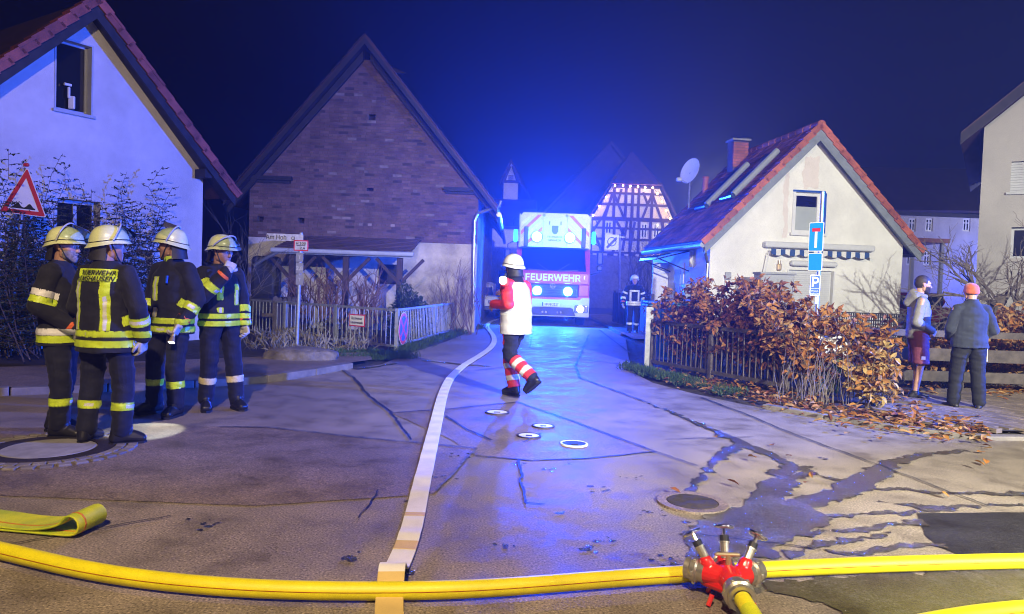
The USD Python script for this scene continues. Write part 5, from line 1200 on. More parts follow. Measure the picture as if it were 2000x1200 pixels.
for a in outs:
    d = D3(math.radians(a)); c = np.array([mcx, mcy - .03, zc]) + d * .165
    coupling(c, d, .054, mv)
    bn = np.array([mcx, mcy - .03, zc]) + d * .075; axv = (d * (.55 if a not in (3,) else .30) + np.array([0, 0, .80])); axv /= np.linalg.norm(axv); p0 = bn + axv * .085
    sp_ = obj('spindle', [cyl(p0 - axv * .02, p0 + axv * .05, .021, 14), cyl(p0 + axv * .05, p0 + axv * .058, .026, 14)], 'alloy', mv)
    obj('gland', cyl(p0 + axv * .058, p0 + axv * .085, .022, 14), 'rubber', sp_)
    obj('stem', cyl(p0 + axv * .085, p0 + axv * .125, .008, 10), 'chrome', sp_)
    hw_ = obj('hand_wheel', trimesh.creation.torus(.042, .0085, 28, 10).apply_transform(trimesh.geometry.align_vectors([0, 0, 1], axv)).apply_translation(p0 + axv * .125), 'chrome', mv, smooth=True)
    u, v, _ = frame_of(axv)
    obj('spoke', [cyl(p0 + axv * .125, p0 + axv * .125 + .042 * (math.cos(q) * u + math.sin(q) * v), .0055, 8) for q in (0, PI / 2, PI, 3 * PI / 2)] + [cyl(p0 + axv * .115, p0 + axv * .135, .012, 10)], 'chrome', hw_)
coupling(inlet - [0, .02, 0], np.array([0, -1.0, -.08]) / np.linalg.norm([0, -1, -.08]), .062, mv)
ih = inlet - [0, .07, 0]
HP = smooth_path(np.array([ih, ih - [-.004, .10, .015], ih - [-.02, .28, .052], ih - [-.05, .6, .062], ih - [-.10, 1.3, .062]]), 50)
hs3 = thing('fire_hose', 'yellow hose coupled to the near side of the red divider', 'hose', HP[0])
obj('jacket', tube(HP, .037, 20), 'hose_yellow', hs3, smooth=50); obj('stripe', tube(HP[8:] + [.012, 0, .0352], .0035, 6), 'hose_stripe', hs3)
obj('binding', tube(HP[3:9], .0395, 20), 'hose_olive', hs3, smooth=50)
obj('handle', [bev((mcx - .005, mcy + .0, zc + .105), (.12, .020, .018), .008), cyl((mcx, mcy, zc + .03), (mcx, mcy, zc + .1), .012, 10)], 'brass', mv)

# ------------------------------------------------------------------ plants
for nm, c in (('leaf_a', (.37, .150, .032)), ('leaf_b', (.43, .20, .045)), ('leaf_c', (.24, .085, .035)), ('leaf_d', (.43, .26, .10))):
    mat(nm, c, .75, var=.35, vs=9, trans=.25, spec=.2)
mat('leaf_gold', (.52, .36, .12), .55, var=.25, vs=9, trans=.25)
mat('leaf_green', (.035, .055, .022), .5, var=.35, vs=6, trans=.15); mat('leaf_green_b', (.022, .038, .018), .5, var=.35, vs=6, trans=.15)
mat('leaf_ever', (.03, .055, .025), .4, var=.3, vs=6)
mat('twig', (.09, .065, .05), .85, var=.3, vs=12); mat('twig_pale', (.17, .14, .11), .85, var=.3, vs=12); mat('twig_red', (.16, .085, .06), .8, var=.3, vs=12)
mat('grass', (.05, .105, .025), .6, var=.4, vs=4, trans=.2); mat('straw', (.24, .20, .11), .8, var=.3, vs=5)
nrs = np.random.default_rng(11)
def unit(a): return a / np.maximum(np.linalg.norm(a, axis=-1, keepdims=True), 1e-9)
def leaf_set(P, D, N, L, W, curl=.18, fold=.18):
    """(n, 6, 3) vertices of curled leaves: at P, pointing along D, facing N"""
    D = unit(D); S = unit(np.cross(D, N)); N = np.cross(S, D); L = np.broadcast_to(L, (len(P),))[:, None]; W = np.broadcast_to(W, (len(P),))[:, None]; C = np.broadcast_to(curl, (len(P),))[:, None]
    return np.stack([P, P + D * L * .35 + S * W * .5 + N * L * fold * .5, P + D * L * .35 - S * W * .5 + N * L * fold * .5, P + D * L * .45 - N * L * C * .1, P + D * L * .72 + S * W * .36 - N * L * C * .3 + N * L * fold * .3, P + D * L * .72 - S * W * .36 - N * L * C * .3 + N * L * fold * .3, P + D * L - N * L * C], 1)
LF = np.array([[0, 1, 3], [0, 3, 2], [1, 4, 3], [3, 5, 2], [4, 6, 3], [3, 6, 5]])
def leaf_mesh(V):
    n = len(V); F = (LF[None] + 7 * np.arange(n)[:, None, None]).reshape(-1, 3); return trimesh.Trimesh(V.reshape(-1, 3), F, process=False)
def twigs(paths, rs, n=5): return trimesh.util.concatenate([tube(p, r, n, False) for p, r in zip(paths, rs)])
def stem_path(a, b, wig, n=7, seed_=None):
    t = np.linspace(0, 1, n)[:, None]; p = a + (b - a) * t; L = np.linalg.norm(b - a)
    p[1:] += nrs.normal(0, wig * L, (n - 1, 3)) * t[1:] * [1, 1, .4]
    return p
def along(p, c):
    s = np.r_[0, np.cumsum(np.linalg.norm(np.diff(p, axis=0), axis=1))]; return np.array([np.interp(c * s[-1], s, p[:, k]) for k in range(3)])
def dress(root, V, mats, name, nparts):
    """the leaves that lie nearest become parts one by one, the rest one mesh per tone"""
    order = np.argsort(np.linalg.norm(V[:, 0] - EYE, axis=1)); k = nrs.integers(0, len(mats), len(V))
    near = order[:nparts * 4:4] if nparts else order[:0]
    for i in near: obj(name, leaf_mesh(V[i:i + 1]), mats[k[i]], root)
    m = np.ones(len(V), bool); m[near] = False
    for j, mm in enumerate(mats):
        q = m & (k == j)
        if q.any(): obj('leaves', leaf_mesh(V[q]), mm, root, kind='stuff')
def beech(root, stems, leaf_L, per, mats, nparts, lowest=.25, wild=.5, gold_low=None):
    paths, rs, P_, D_ = [], [], [], []
    for a, b in stems:
        p = stem_path(np.array(a), np.array(b), .05, 8); L = np.linalg.norm(np.array(b) - a)
        paths.append(p); rs.append(np.linspace(.010, .003, 8))
        m = max(3, int(per * L))
        for c in np.sort(nrs.uniform(lowest, 1, m)):
            q = along(p, c); ang = nrs.uniform(0, 2 * PI); sl_ = nrs.uniform(.06, .30) * (1.15 - c)
            tip = q + np.array([math.cos(ang), math.sin(ang), nrs.uniform(-.1, .9)]) * sl_
            paths.append(np.array([q, (q + tip) / 2 + [0, 0, .01], tip])); rs.append(np.array([.004, .003, .002]))
            for _ in range(nrs.integers(2, 5)):
                u = nrs.uniform(.3, 1); P_.append(q + (tip - q) * u); D_.append(unit((tip - q)[None])[0] * nrs.uniform(.2, 1) + np.r_[nrs.normal(0, wild, 2), nrs.uniform(-1.1, .45)])
    P_, D_ = np.array(P_), np.array(D_)
    obj('stems', twigs(paths, rs), 'twig', root, kind='stuff')
    V = leaf_set(P_, D_, unit(nrs.normal(0, 1, P_.shape) + [0, -.5, .3]), nrs.uniform(.6, 1.15, len(P_)) * leaf_L, nrs.uniform(.45, .62, len(P_)) * leaf_L * .9, nrs.uniform(.05, .55, len(P_)), .2)
    dress(root, V, mats, 'leaf', nparts)
# the brown beech hedge
hd = thing('beech_hedge', 'wide brown-leaved beech hedge growing through the grey garden fence', 'hedge', gr(1500, 755))
base = [(1292, 716, 594), (1330, 722, 566), (1375, 730, 538), (1430, 738, 552), (1480, 750, 536), (1520, 758, 556), (1565, 768, 584), (1610, 772, 598), (1655, 776, 600), (1700, 776, 618), (1752, 772, 624)]
stems = []
bxs = np.array(base, float)
for k in range(175):
    x = nrs.uniform(1295, 1752) if k % 3 else nrs.uniform(1350, 1600); yb, yt = np.interp(x, bxs[:, 0], bxs[:, 1]), np.interp(x, bxs[:, 0], bxs[:, 2])
    a = gr(x, yb); off = nrs.uniform(-.28, .75); a = a + np.array([0, off, 0])
    yt2 = yt + abs(nrs.normal(0, 1)) * 42 * (1 if k % 4 else .2)
    x2 = x + nrs.normal(0, 26)
    b = at(x2, yt2, a[1] + nrs.uniform(-.35, .25))
    if b[2] > .35: stems.append((a, b))
beech(hd, stems, .118, 12, ['leaf_a', 'leaf_b', 'leaf_c', 'leaf_a', 'leaf_b', 'leaf_d'], 260, .22)
# arching shoots to the road side
fs = thing('young_beech', 'small arching beech shrub with golden leaves at the corner of the hedge', 'shrub', gr(1712, 802))
st2_ = [(gr(1700 + nrs.normal(0, 16), 800 + nrs.uniform(-12, 4)), at(x, y, Y)) for x, y, Y in ((1725, 668, 9.6), (1700, 676, 9.8), (1742, 700, 9.3), (1755, 720, 9.1), (1690, 700, 9.6), (1675, 715, 9.7), (1650, 735, 9.7), (1740, 745, 9.0), (1720, 735, 9.0), (1762, 755, 9.0), (1640, 700, 9.9), (1715, 770, 8.9), (1705, 755, 9.0))]
beech(fs, st2_, .12, 17, ['leaf_gold', 'leaf_d', 'leaf_b'], 60, .35)
dw_ = thing('dry_stalks', 'thin bare stalks standing below the hedge beside the golden shrub', 'shrub', gr(1630, 795))
pth_ = []
for k in range(70):
    a = gr(1600 + nrs.normal(0, 45), 786 + nrs.uniform(-14, 8)); pth_.append(stem_path(a, a + np.array([nrs.normal(.05, .13), nrs.normal(0, .1), nrs.uniform(.25, .75)]), .05, 5))
obj('stalks', twigs(pth_, [np.linspace(.006, .002, 5)] * len(pth_)), 'twig_pale', dw_, kind='stuff')
# hedge behind the board fence
rh = thing('beech_hedge', 'clipped brown beech hedge behind the three-board fence at the right', 'hedge', at(1900, 700, 11.9) * [1, 1, 0])
st3 = []
for k in range(120):
    x = nrs.uniform(1770, 2090); Y = nrs.uniform(11.3, 12.5); a = at(x, 640, Y) * [1, 1, 0]; yt = np.interp(x, [1770, 1830, 1900, 1930, 1960, 2000, 2090], [690, 660, 612, 598, 595, 585, 580]) + abs(nrs.normal(0, 22)); st3.append((a, at(x + nrs.normal(0, 14), yt, Y)))
beech(rh, st3, .12, 13, ['leaf_b', 'leaf_d', 'leaf_a', 'leaf_d'], 120, .12)
# fallen leaves along the kerb and on the pavers
pts_ = []
for k in range(1050):
    c = nrs.uniform(0, 1); x = 1285 + c * 640; y = np.interp(x, [1285, 1350, 1450, 1560, 1700, 1800, 1925], [746, 762, 784, 805, 828, 842, 856]) + nrs.normal(-6 - 8 * (c < .5), 8 + 4 * c)
    pts_.append(gr(x, y))
for k in range(260): pts_.append(gr(nrs.uniform(1740, 1830), nrs.uniform(760, 835))) if k % 2 else pts_.append(gr(nrs.uniform(1930, 2010), 768 + nrs.normal(0, 6)))
for k in range(14): pts_.append(gr(nrs.uniform(1300, 2000), nrs.uniform(850, 980) ** 1.0))
Pl = np.array(pts_); Pl[:, 2] = .02 + nrs.uniform(0, .045, len(Pl)) * (np.arange(len(Pl)) < 1760)
Dl = np.c_[nrs.normal(0, 1, (len(Pl), 2)), nrs.normal(0, .18, len(Pl))]
Vl = leaf_set(Pl, Dl, np.c_[nrs.normal(0, .35, (len(Pl), 2)), np.ones(len(Pl))], nrs.uniform(.06, .13, len(Pl)), nrs.uniform(.035, .065, len(Pl)), .12, .22); Vl[..., 2] = np.maximum(Vl[..., 2], .018)
kk = nrs.integers(0, 4, len(Vl))
for j, mm in enumerate(('leaf_a', 'leaf_b', 'leaf_c', 'leaf_d')):
    tag(obj('fallen_leaves', leaf_mesh(Vl[kk == j]), mm), 'brown fallen leaves gathered along the right kerb', 'leaves', kind='stuff', group='fallen leaves along the kerb')
# dark cotoneaster in front of the left house: herringbone twigs
lbh = thing('cotoneaster_bush', 'large dark bush with herringbone twigs before the left house wall', 'bush', gr(110, 700))
paths, rs, P_, D_ = [], [], [], []
lead = [(20, 290, 9.6), (62, 318, 9.9), (118, 312, 10.0), (112, 300, 9.8), (150, 345, 10.4), (245, 330, 10.8), (300, 325, 11.2), (325, 365, 11.3), (-20, 330, 9.2), (-60, 300, 9.0), (230, 368, 10.6), (180, 372, 10.3), (90, 360, 9.6), (10, 370, 9.2), (280, 400, 11.0), (318, 410, 11.2)]
for k in range(120): lead.append((nrs.uniform(-90, 325), nrs.uniform(380, 640), nrs.uniform(9.0, 11.2)))
for x, y, Y in lead:
    Y = 12.56 + (x - 50) * .00804 - .62 + nrs.uniform(-.35, .35); b = at(x, y, Y); a = np.array([at(x * .6 + 40 + nrs.normal(0, 40), 600, Y)[0], Y + nrs.normal(0, .2), 0.0])
    p = stem_path(a, b, .03, 9); L = np.linalg.norm(b - a); paths.append(p); rs.append(np.linspace(.014, .003, 9))
    d = unit((b - a)[None])[0]
    for i, c in enumerate(np.arange(.12, 1.0, .085 / L)):
        q = along(p, c); sg = 1 if i % 2 else -1
        sl_ = (.55 * (1.04 - c) ** .7 + .06) * nrs.uniform(.5, 1.25)
        aa = nrs.normal(0, .45); dirn = unit(np.array([[math.cos(aa) * sg, math.sin(aa) * sg, nrs.uniform(.0, .45)]]))[0]
        tp = q + dirn * sl_ + [0, 0, -.06 * sl_]
        paths.append(np.array([q, (q + tp) / 2 + [0, 0, .03 * sl_], tp])); rs.append(np.array([.006, .004, .0022]))
        for u in np.arange(.12, 1.0, .034 / sl_):
            P_.append(q + (tp - q) * u); D_.append(dirn * .7 + nrs.normal(0, .7, 3))
P_, D_ = np.array(P_), np.array(D_)
obj('stems', twigs(paths, rs, 4), 'twig', lbh, kind='stuff')
V = leaf_set(P_, D_, nrs.normal(0, 1, P_.shape), nrs.uniform(.035, .065, len(P_)), nrs.uniform(.020, .034, len(P_)), .1)
kk = nrs.integers(0, 2, len(V))
for j, mm in enumerate(('leaf_green', 'leaf_green_b')): obj('leaves', leaf_mesh(V[kk == j]), mm, lbh, kind='stuff')
# bare branching shrubs
def bare(a, d, L, r, depth, out, spread=.5, kids=(2, 4), up_=.15):
    b = a + d * L; p = stem_path(a, b, .05, 5); out.append((p, np.linspace(r, r * .6, 5)))
    if depth == 0: return
    for _ in range(nrs.integers(*kids)):
        c = nrs.uniform(.45, 1); nd = unit((d + nrs.normal(0, spread, 3) + [0, 0, up_])[None])[0]
        bare(along(p, c), nd, L * nrs.uniform(.55, .82), r * .6, depth - 1, out, spread, kids, up_)
def bare_shrub(name, label, cat, base_pts, h, mat_, depth=3, r=.012, spread=.45, n=6, kids=(2, 4), lean=(0, 0)):
    t = thing(name, label, cat, base_pts[0]); out = []
    for a in base_pts:
        for _ in range(n): bare(np.array(a) + np.r_[nrs.normal(0, .08, 2), 0], unit(np.array([[nrs.normal(lean[0], .3), nrs.normal(lean[1], .3), 1.0]]))[0], h * nrs.uniform(.38, .55), r, depth, out, spread, kids)
    obj('twigs', twigs([o[0] for o in out], [o[1] for o in out], 4), mat_, t, kind='stuff'); return t
for i, (x, lab) in enumerate(((585, 'pollarded shrub of upright bare rods behind the railing, left of the notice'), (648, 'pollarded shrub of upright bare rods behind the railing, near the notice'), (715, 'pollarded shrub of upright bare rods leaning right, next to the evergreen bush'))):
    c = at(x, 610, 17.0) * [1, 1, 0]; t = thing('pollarded_shrub', lab, 'shrub', c); ps, rr_ = [], []
    for k in range(26):
        a = c + np.r_[nrs.normal(0, .16), nrs.normal(0, .12), .35]; b = a + np.array([nrs.normal(.05 * i, .22), nrs.normal(0, .15), nrs.uniform(.5, 1.25)]); p = stem_path(a, b, .05, 6); ps.append(p); rr_.append(np.linspace(.020, .010, 6))
        for _ in range(3):
            q = along(p, nrs.uniform(.5, 1)); ps.append(np.array([q, q + np.array([nrs.normal(0, .08), nrs.normal(0, .05), .12]), q + np.array([nrs.normal(0, .13), 0, .25])])); rr_.append(np.array([.009, .008, .005]))
    obj('rods', twigs(ps, rr_, 5), 'twig_red', t, kind='stuff')
    obj('stool', tube([c + [0, 0, -.05], c + [.02, 0, .25], c + [0, 0, .45]], [.16, .14, .2], 10), 'twig', t)
ev = thing('evergreen_bush', 'rounded dark evergreen bush behind the corner of the railing', 'bush', at(800, 620, 17.3) * [1, 1, 0])
ec = at(800, 600, 17.3) * [1, 1, 0]; eh = zat(800, 540, ec[0], 17.3)
q = unit(nrs.normal(0, 1, (2600, 3))); q[:, 2] = np.abs(q[:, 2]); rr_ = (.65 + .4 * meshkit.noise(q * 2.2 + 9, 3))[:, None] * nrs.uniform(.72, 1, (2600, 1)); Pq = ec + q * rr_ * [.62, .55, eh]
V = leaf_set(Pq, q + nrs.normal(0, .5, q.shape), q + nrs.normal(0, .5, q.shape), nrs.uniform(.06, .10, len(q)), nrs.uniform(.03, .05, len(q)), .2); obj('leaves', leaf_mesh(V), 'leaf_ever', ev, kind='stuff')
obj('stem', tube([ec, ec + [0, 0, eh * .6]], [.05, .02], 8), 'twig', ev)
bare_shrub('bare_shrub', 'dense bare shrub glowing violet at the right end of the barn', 'shrub', [at(x, 610, 19.2) * [1, 1, 0] for x in (885, 905, 925)], 1.75, 'twig_red', 4, .012, .42, 5)
bare_shrub('bare_shrub', 'thin bare twigs before the pale plaster, right of the evergreen bush', 'shrub', [at(x, 610, 18.6) * [1, 1, 0] for x in (845,)], 1.3, 'twig', 3, .008, .5, 9)
bare_shrub('bare_shrub', 'bare straggly shrub in the dark gap between left house and barn', 'shrub', [at(x, 600, 17.6) * [1, 1, 0] for x in (418, 450)], 3.0, 'twig_pale', 3, .012, .55, 5, lean=(.2, 0))
bare_shrub('bare_shrub', 'leafless shrub against the stone storey of the timbered house', 'shrub', [at(x, 600, 33.0) * [1, 1, 0] for x in (1225, 1250, 1270)], 3.6, 'twig', 4, .02, .45, 5)
# the bare tree by the grey house
tr0 = at(1965, 640, 14.2) * [1, 1, 0]
bt_ = thing('bare_tree', 'leafless tree with tangled branches before the grey rendered house', 'tree', tr0)
out = []
trunk = stem_path(tr0, tr0 + np.array([-.2, .0, 1.5]), .03, 6)
obj('trunk', tube(trunk, np.linspace(.11, .08, 6), 10), 'twig_pale', bt_)
for k in range(12):
    aa = nrs.uniform(0, 2 * PI); bare(along(trunk, nrs.uniform(.5, 1)), unit(np.array([[math.cos(aa) * .9 - .2, math.sin(aa) * .45, nrs.uniform(.1, .9)]]))[0], nrs.uniform(.6, 1.0), .034, 4, out, .5, (2, 4), .03)
obj('crown', twigs([o[0] for o in out], [o[1] for o in out], 4), 'twig_pale', bt_, kind='stuff')
# low twiggy growth between the two bystanders and the far house
bare_shrub('bare_shrub', 'low tangled shrub behind the bystander in the orange cap', 'shrub', [at(x, 610, 14.0) * [1, 1, 0] for x in (1850, 1890)], 1.5, 'twig_pale', 4, .014, .5, 5)
# grass
def grass(name, label, spots, n, hgt, mat_='grass', spread=.10):
    P_ = []
    for x, y in spots: P_.append(np.tile(gr(x, y), (n, 1)) + np.c_[nrs.normal(0, spread, (n, 2)), np.zeros(n)])
    P_ = np.vstack(P_); D_ = np.c_[nrs.normal(0, .55, (len(P_), 2)), np.ones(len(P_))]
    V = leaf_set(P_, D_, nrs.normal(0, 1, P_.shape), nrs.uniform(.4, 1.1, len(P_)) * hgt, np.full(len(P_), .010), .35, .05)
    tag(obj(name, leaf_mesh(V), mat_), label, 'grass', kind='stuff')
grass('grass', 'green grass growing on the verge under the metal railing', [(nrs.uniform(600, 800), np.interp(x_, [0, 1], [690, 704])) for x_ in nrs.uniform(0, 1, 60)] + [(nrs.uniform(780, 930), 0) for _ in range(0)], 60, .13)
grass('grass', 'tufts of green grass along the street side of the railing', [(x_, np.interp(x_, [790, 930], [690, 645]) - nrs.uniform(0, 6)) for x_ in nrs.uniform(790, 935, 36)], 50, .16)
grass('grass', 'green tufts at the foot of the garden fence by the road', [(x_, np.interp(x_, [1225, 1330, 1430], [724, 752, 776]) - nrs.uniform(0, 10)) for x_ in np.r_[nrs.uniform(1228, 1335, 60), nrs.uniform(1335, 1440, 14)]], 55, .12, spread=.08)
grass('dry_grass', 'dry straw-coloured grass beside the boulder and the post', [(x_, nrs.uniform(655, 700)) for x_ in nrs.uniform(480, 720, 30)], 26, .35, 'straw', .14)

# ------------------------------------------------------------------ people
mat('skin', (.42, .235, .165), .5, var=.12, vs=9); mat('skin_red', (.52, .27, .20), .5, var=.12, vs=9)
mat('fire_cloth', (.010, .011, .020), .85, var=.4, vs=7, sheen=.04, bump=.002, bs=160); mat('fire_trousers', (.008, .010, .028), .85, var=.4, vs=7, sheen=.04, bump=.002, bs=160)
mat('tape_yellow', (.62, .80, .03), .4, var=.12, vs=12); mat('tape_silver', (.70, .72, .70), .35, var=.15, vs=12); mat('tape_white', (.80, .80, .80), .4, var=.08); mat('tape_cream', (.72, .62, .30), .45, var=.2)
mat('glove', (.50, .49, .43), .8, var=.25, vs=14); mat('glove_orange', (.85, .16, .04), .5, var=.1)
mat('boot', (.018, .018, .020), .38, var=.2); mat('sole', (.01, .01, .01), .7)
mat('helmet_lume', (.68, .74, .40), .28, var=.10, vs=5, coat=.5); mat('helmet_white', (.80, .80, .80), .28, var=.06, coat=.4); mat('leather', (.02, .02, .024), .6)
mat('strap', (.02, .02, .024), .6); mat('hair_dark', (.035, .022, .015), .7, var=.4, vs=40); mat('beard_grey', (.30, .27, .25), .8, var=.4, vs=40)
mat('eye_white', (.7, .68, .65), .3); mat('eye_dark', (.02, .018, .016), .2)
mat('jacket_grey', (.21, .205, .20), .8, var=.18, vs=5, bump=.002, bs=60); mat('jacket_brown', (.10, .08, .06), .8, var=.2, vs=5); mat('shorts_maroon', (.14, .03, .06), .8, var=.2, vs=5)
mat('shoe_black', (.018, .018, .022), .5, var=.2); mat('shoe_sole', (.45, .44, .42), .6); mat('sweater_navy', (.022, .028, .042), .9, var=.3, vs=6, sheen=.08); mat('trouser_black', (.007, .008, .011), .85, var=.3, vs=5); mat('beanie', (.50, .10, .04), .95, var=.2, vs=25, sheen=.3)
mat('vest_white', (.55, .55, .57), .55, var=.08, vs=6); mat('medic_red', (.72, .04, .05), .6, var=.12, vs=6); mat('collar_green', (.50, .72, .04), .6)
pane('visor', (.78, .84, .92), rough=.04)
pane('spectacle', (.9, .9, .9), rough=.02)

def chain(pts, rs, seg=18):
    out = Manifold()
    sp = [Manifold.sphere(r, seg).translate(list(map(float, p))) for p, r in zip(pts, rs)]
    for a, b in zip(sp, sp[1:]): out = out + Manifold.batch_hull([a, b])
    return out
def loft(secs, n=22):
    out = Manifold(); a = np.arange(n) * 2 * PI / n
    rings = [np.c_[x + rx * np.cos(a), y + ry * np.sin(a), np.full(n, z)] for x, y, z, rx, ry in secs]
    for p, q in zip(rings, rings[1:]): out = out + Manifold.hull_points(np.vstack([p, q]))
    return out
def soften(m, step=.018, it=8, fold=0.0, seed=0, sc=(9, 9, 13)):
    t = T(m.refine_to_length(step)); t = trimesh.Trimesh(t.vertices, t.faces, process=True)
    trimesh.smoothing.filter_taubin(t, .5, .53, it)
    if fold:
        n = t.vertex_normals; w = meshkit.fbm(t.vertices * np.array(sc) + seed * 7.3, 3, seed) - .5
        w2 = meshkit.noise(t.vertices * np.array([5, 5, 30]) + meshkit.noise(t.vertices * 4, seed)[:, None] * 3 + seed, seed + 5) - .5
        t.vertices = t.vertices + n * (w * 2 * fold + w2 * fold * .5)[:, None]
    return t
def band(mesh, o, d, half, near=None, off=.004, extra=(), rad=None):
    """the strip of a garment between two planes, lifted off it; near picks one limb"""
    d = np.asarray(d, float) / np.linalg.norm(d); o = np.asarray(o, float)
    m = trimesh.Trimesh(mesh.vertices, mesh.faces, process=False); vn = mesh.vertex_normals
    m = m.copy(); m.vertices = mesh.vertices + vn * off
    m = m.slice_plane(o - d * half, d)
    m = m.slice_plane(o + d * half, -d)
    for po, pd_ in extra: m = m.slice_plane(np.asarray(po, float), np.asarray(pd_, float))
    if rad and len(m.faces):
        c = m.triangles_center - o; c = c - np.outer(c @ d, d); m.update_faces(np.linalg.norm(c, axis=1) < rad); m.remove_unreferenced_vertices()
    if near is not None and len(m.faces):
        cs = [c for c in m.split(only_watertight=False) if len(c.faces) > 2]
        if cs: m = min(cs, key=lambda c: np.linalg.norm(c.vertices.mean(0) - near))
    return m
def tape(root, mesh, o, d, w, near=None, mats=('tape_yellow', 'tape_silver'), extra=(), name='reflective_band', core=.40, rad=None):
    b = band(mesh, o, d, w / 2, near, .004, extra, rad)
    if not len(b.faces): return
    r = obj(name, b, mats[0], root, local=True)
    if len(mats) > 1:
        c = band(mesh, o, d, w / 2 * core, near, .0055, extra, rad)
        if len(c.faces): obj('stripe', c, mats[1], r, local=True)
    return r
def head_mesh(k=1.0):
    S = lambda r, p, q=14: Manifold.sphere(r, q).translate(p)
    def E(rx, ry, rz, p): return Manifold.sphere(1, 28).scale([rx, ry, rz]).translate(p)
    m = E(.076, .096, .092, [0, -.012, .035])
    m = m + Manifold.batch_hull([S(.021, [0, .078, -.098]), S(.024, [.050, .004, -.062]), S(.024, [-.050, .004, -.062]), S(.030, [.046, .05, -.012]), S(.030, [-.046, .05, -.012]), S(.03, [.05, 0, .02]), S(.03, [-.05, 0, .02]), S(.03, [.028, .060, .03]), S(.03, [-.028, .060, .03])])
    m = m + Manifold.batch_hull([S(.014, [.038, .080, .032]), S(.014, [-.038, .080, .032]), S(.016, [0, .083, .036])])
    m = m + Manifold.batch_hull([S(.008, [0, .092, .022]), S(.0125, [0, .112, -.022]), S(.010, [.012, .098, -.028]), S(.010, [-.012, .098, -.028])])
    m = m + Manifold.batch_hull([S(.010, [.017, .086, -.058]), S(.010, [-.017, .086, -.058]), S(.011, [0, .092, -.054])])
    m = m + Manifold.batch_hull([S(.010, [.013, .085, -.070]), S(.010, [-.013, .085, -.070]), S(.011, [0, .090, -.070])])
    for s in (-1, 1):
        m = m + Manifold.batch_hull([S(.010, [s * .078, -.012, .022]), S(.011, [s * .082, -.022, .010]), S(.008, [s * .076, -.006, -.026]), S(.009, [s * .074, .002, .010])])
        m = m - Manifold.sphere(.0155, 14).translate([s * .033, .094, .012])
    return m
def xform(R, o):
    m = np.eye(4); m[:3, :3] = R; m[:3, 3] = o; return m
def RZ(a): return trimesh.transformations.rotation_matrix(a, [0, 0, 1])[:3, :3]
def RX(a): return trimesh.transformations.rotation_matrix(a, [1, 0, 0])[:3, :3]
def RY(a): return trimesh.transformations.rotation_matrix(a, [0, 1, 0])[:3, :3]
def hand(wrist, d, nrm, side, k=1.0, curl=.5, rad=.0105):
    """wrist position, finger direction, direction the palm faces, side +1 for a right hand"""
    d = np.asarray(d, float) / np.linalg.norm(d); nrm = np.asarray(nrm, float); nrm = nrm - d * (nrm @ d); nrm /= np.linalg.norm(nrm)
    s = np.cross(nrm, d) * side                                        # towards the thumb
    P = lambda a, b, c: (np.asarray(wrist) + (d * a + s * b + nrm * c) * k)
    out = Manifold.batch_hull([Manifold.sphere(rad * 1.25 * k, 12).translate(P(a, b, 0).tolist()) for a, b in ((.0, .022), (.0, -.022), (.085, .036), (.085, -.034), (.05, .038), (.05, -.034))])
    for i, (b, L) in enumerate(((.030, .072), (.010, .080), (-.011, .075), (-.031, .058))):
        p = P(.080, b, 0); a = 0.15; pts = [p]
        for q in (.45, .30, .25):
            a += curl * (.75 if q == .45 else .9); p = p + (d * math.cos(a) + nrm * math.sin(a)) * L * q * k; pts.append(p)
        out = out + chain(pts, [rad * k, rad * .97 * k, rad * .9 * k, rad * .8 * k], 12)
    t0, t1, t2 = P(.022, .030, .006), P(.055, .062, .022), P(.085, .060, .040)
    return out + chain([t0, t1, t2], [rad * 1.25 * k, rad * 1.1 * k, rad * .9 * k], 12)

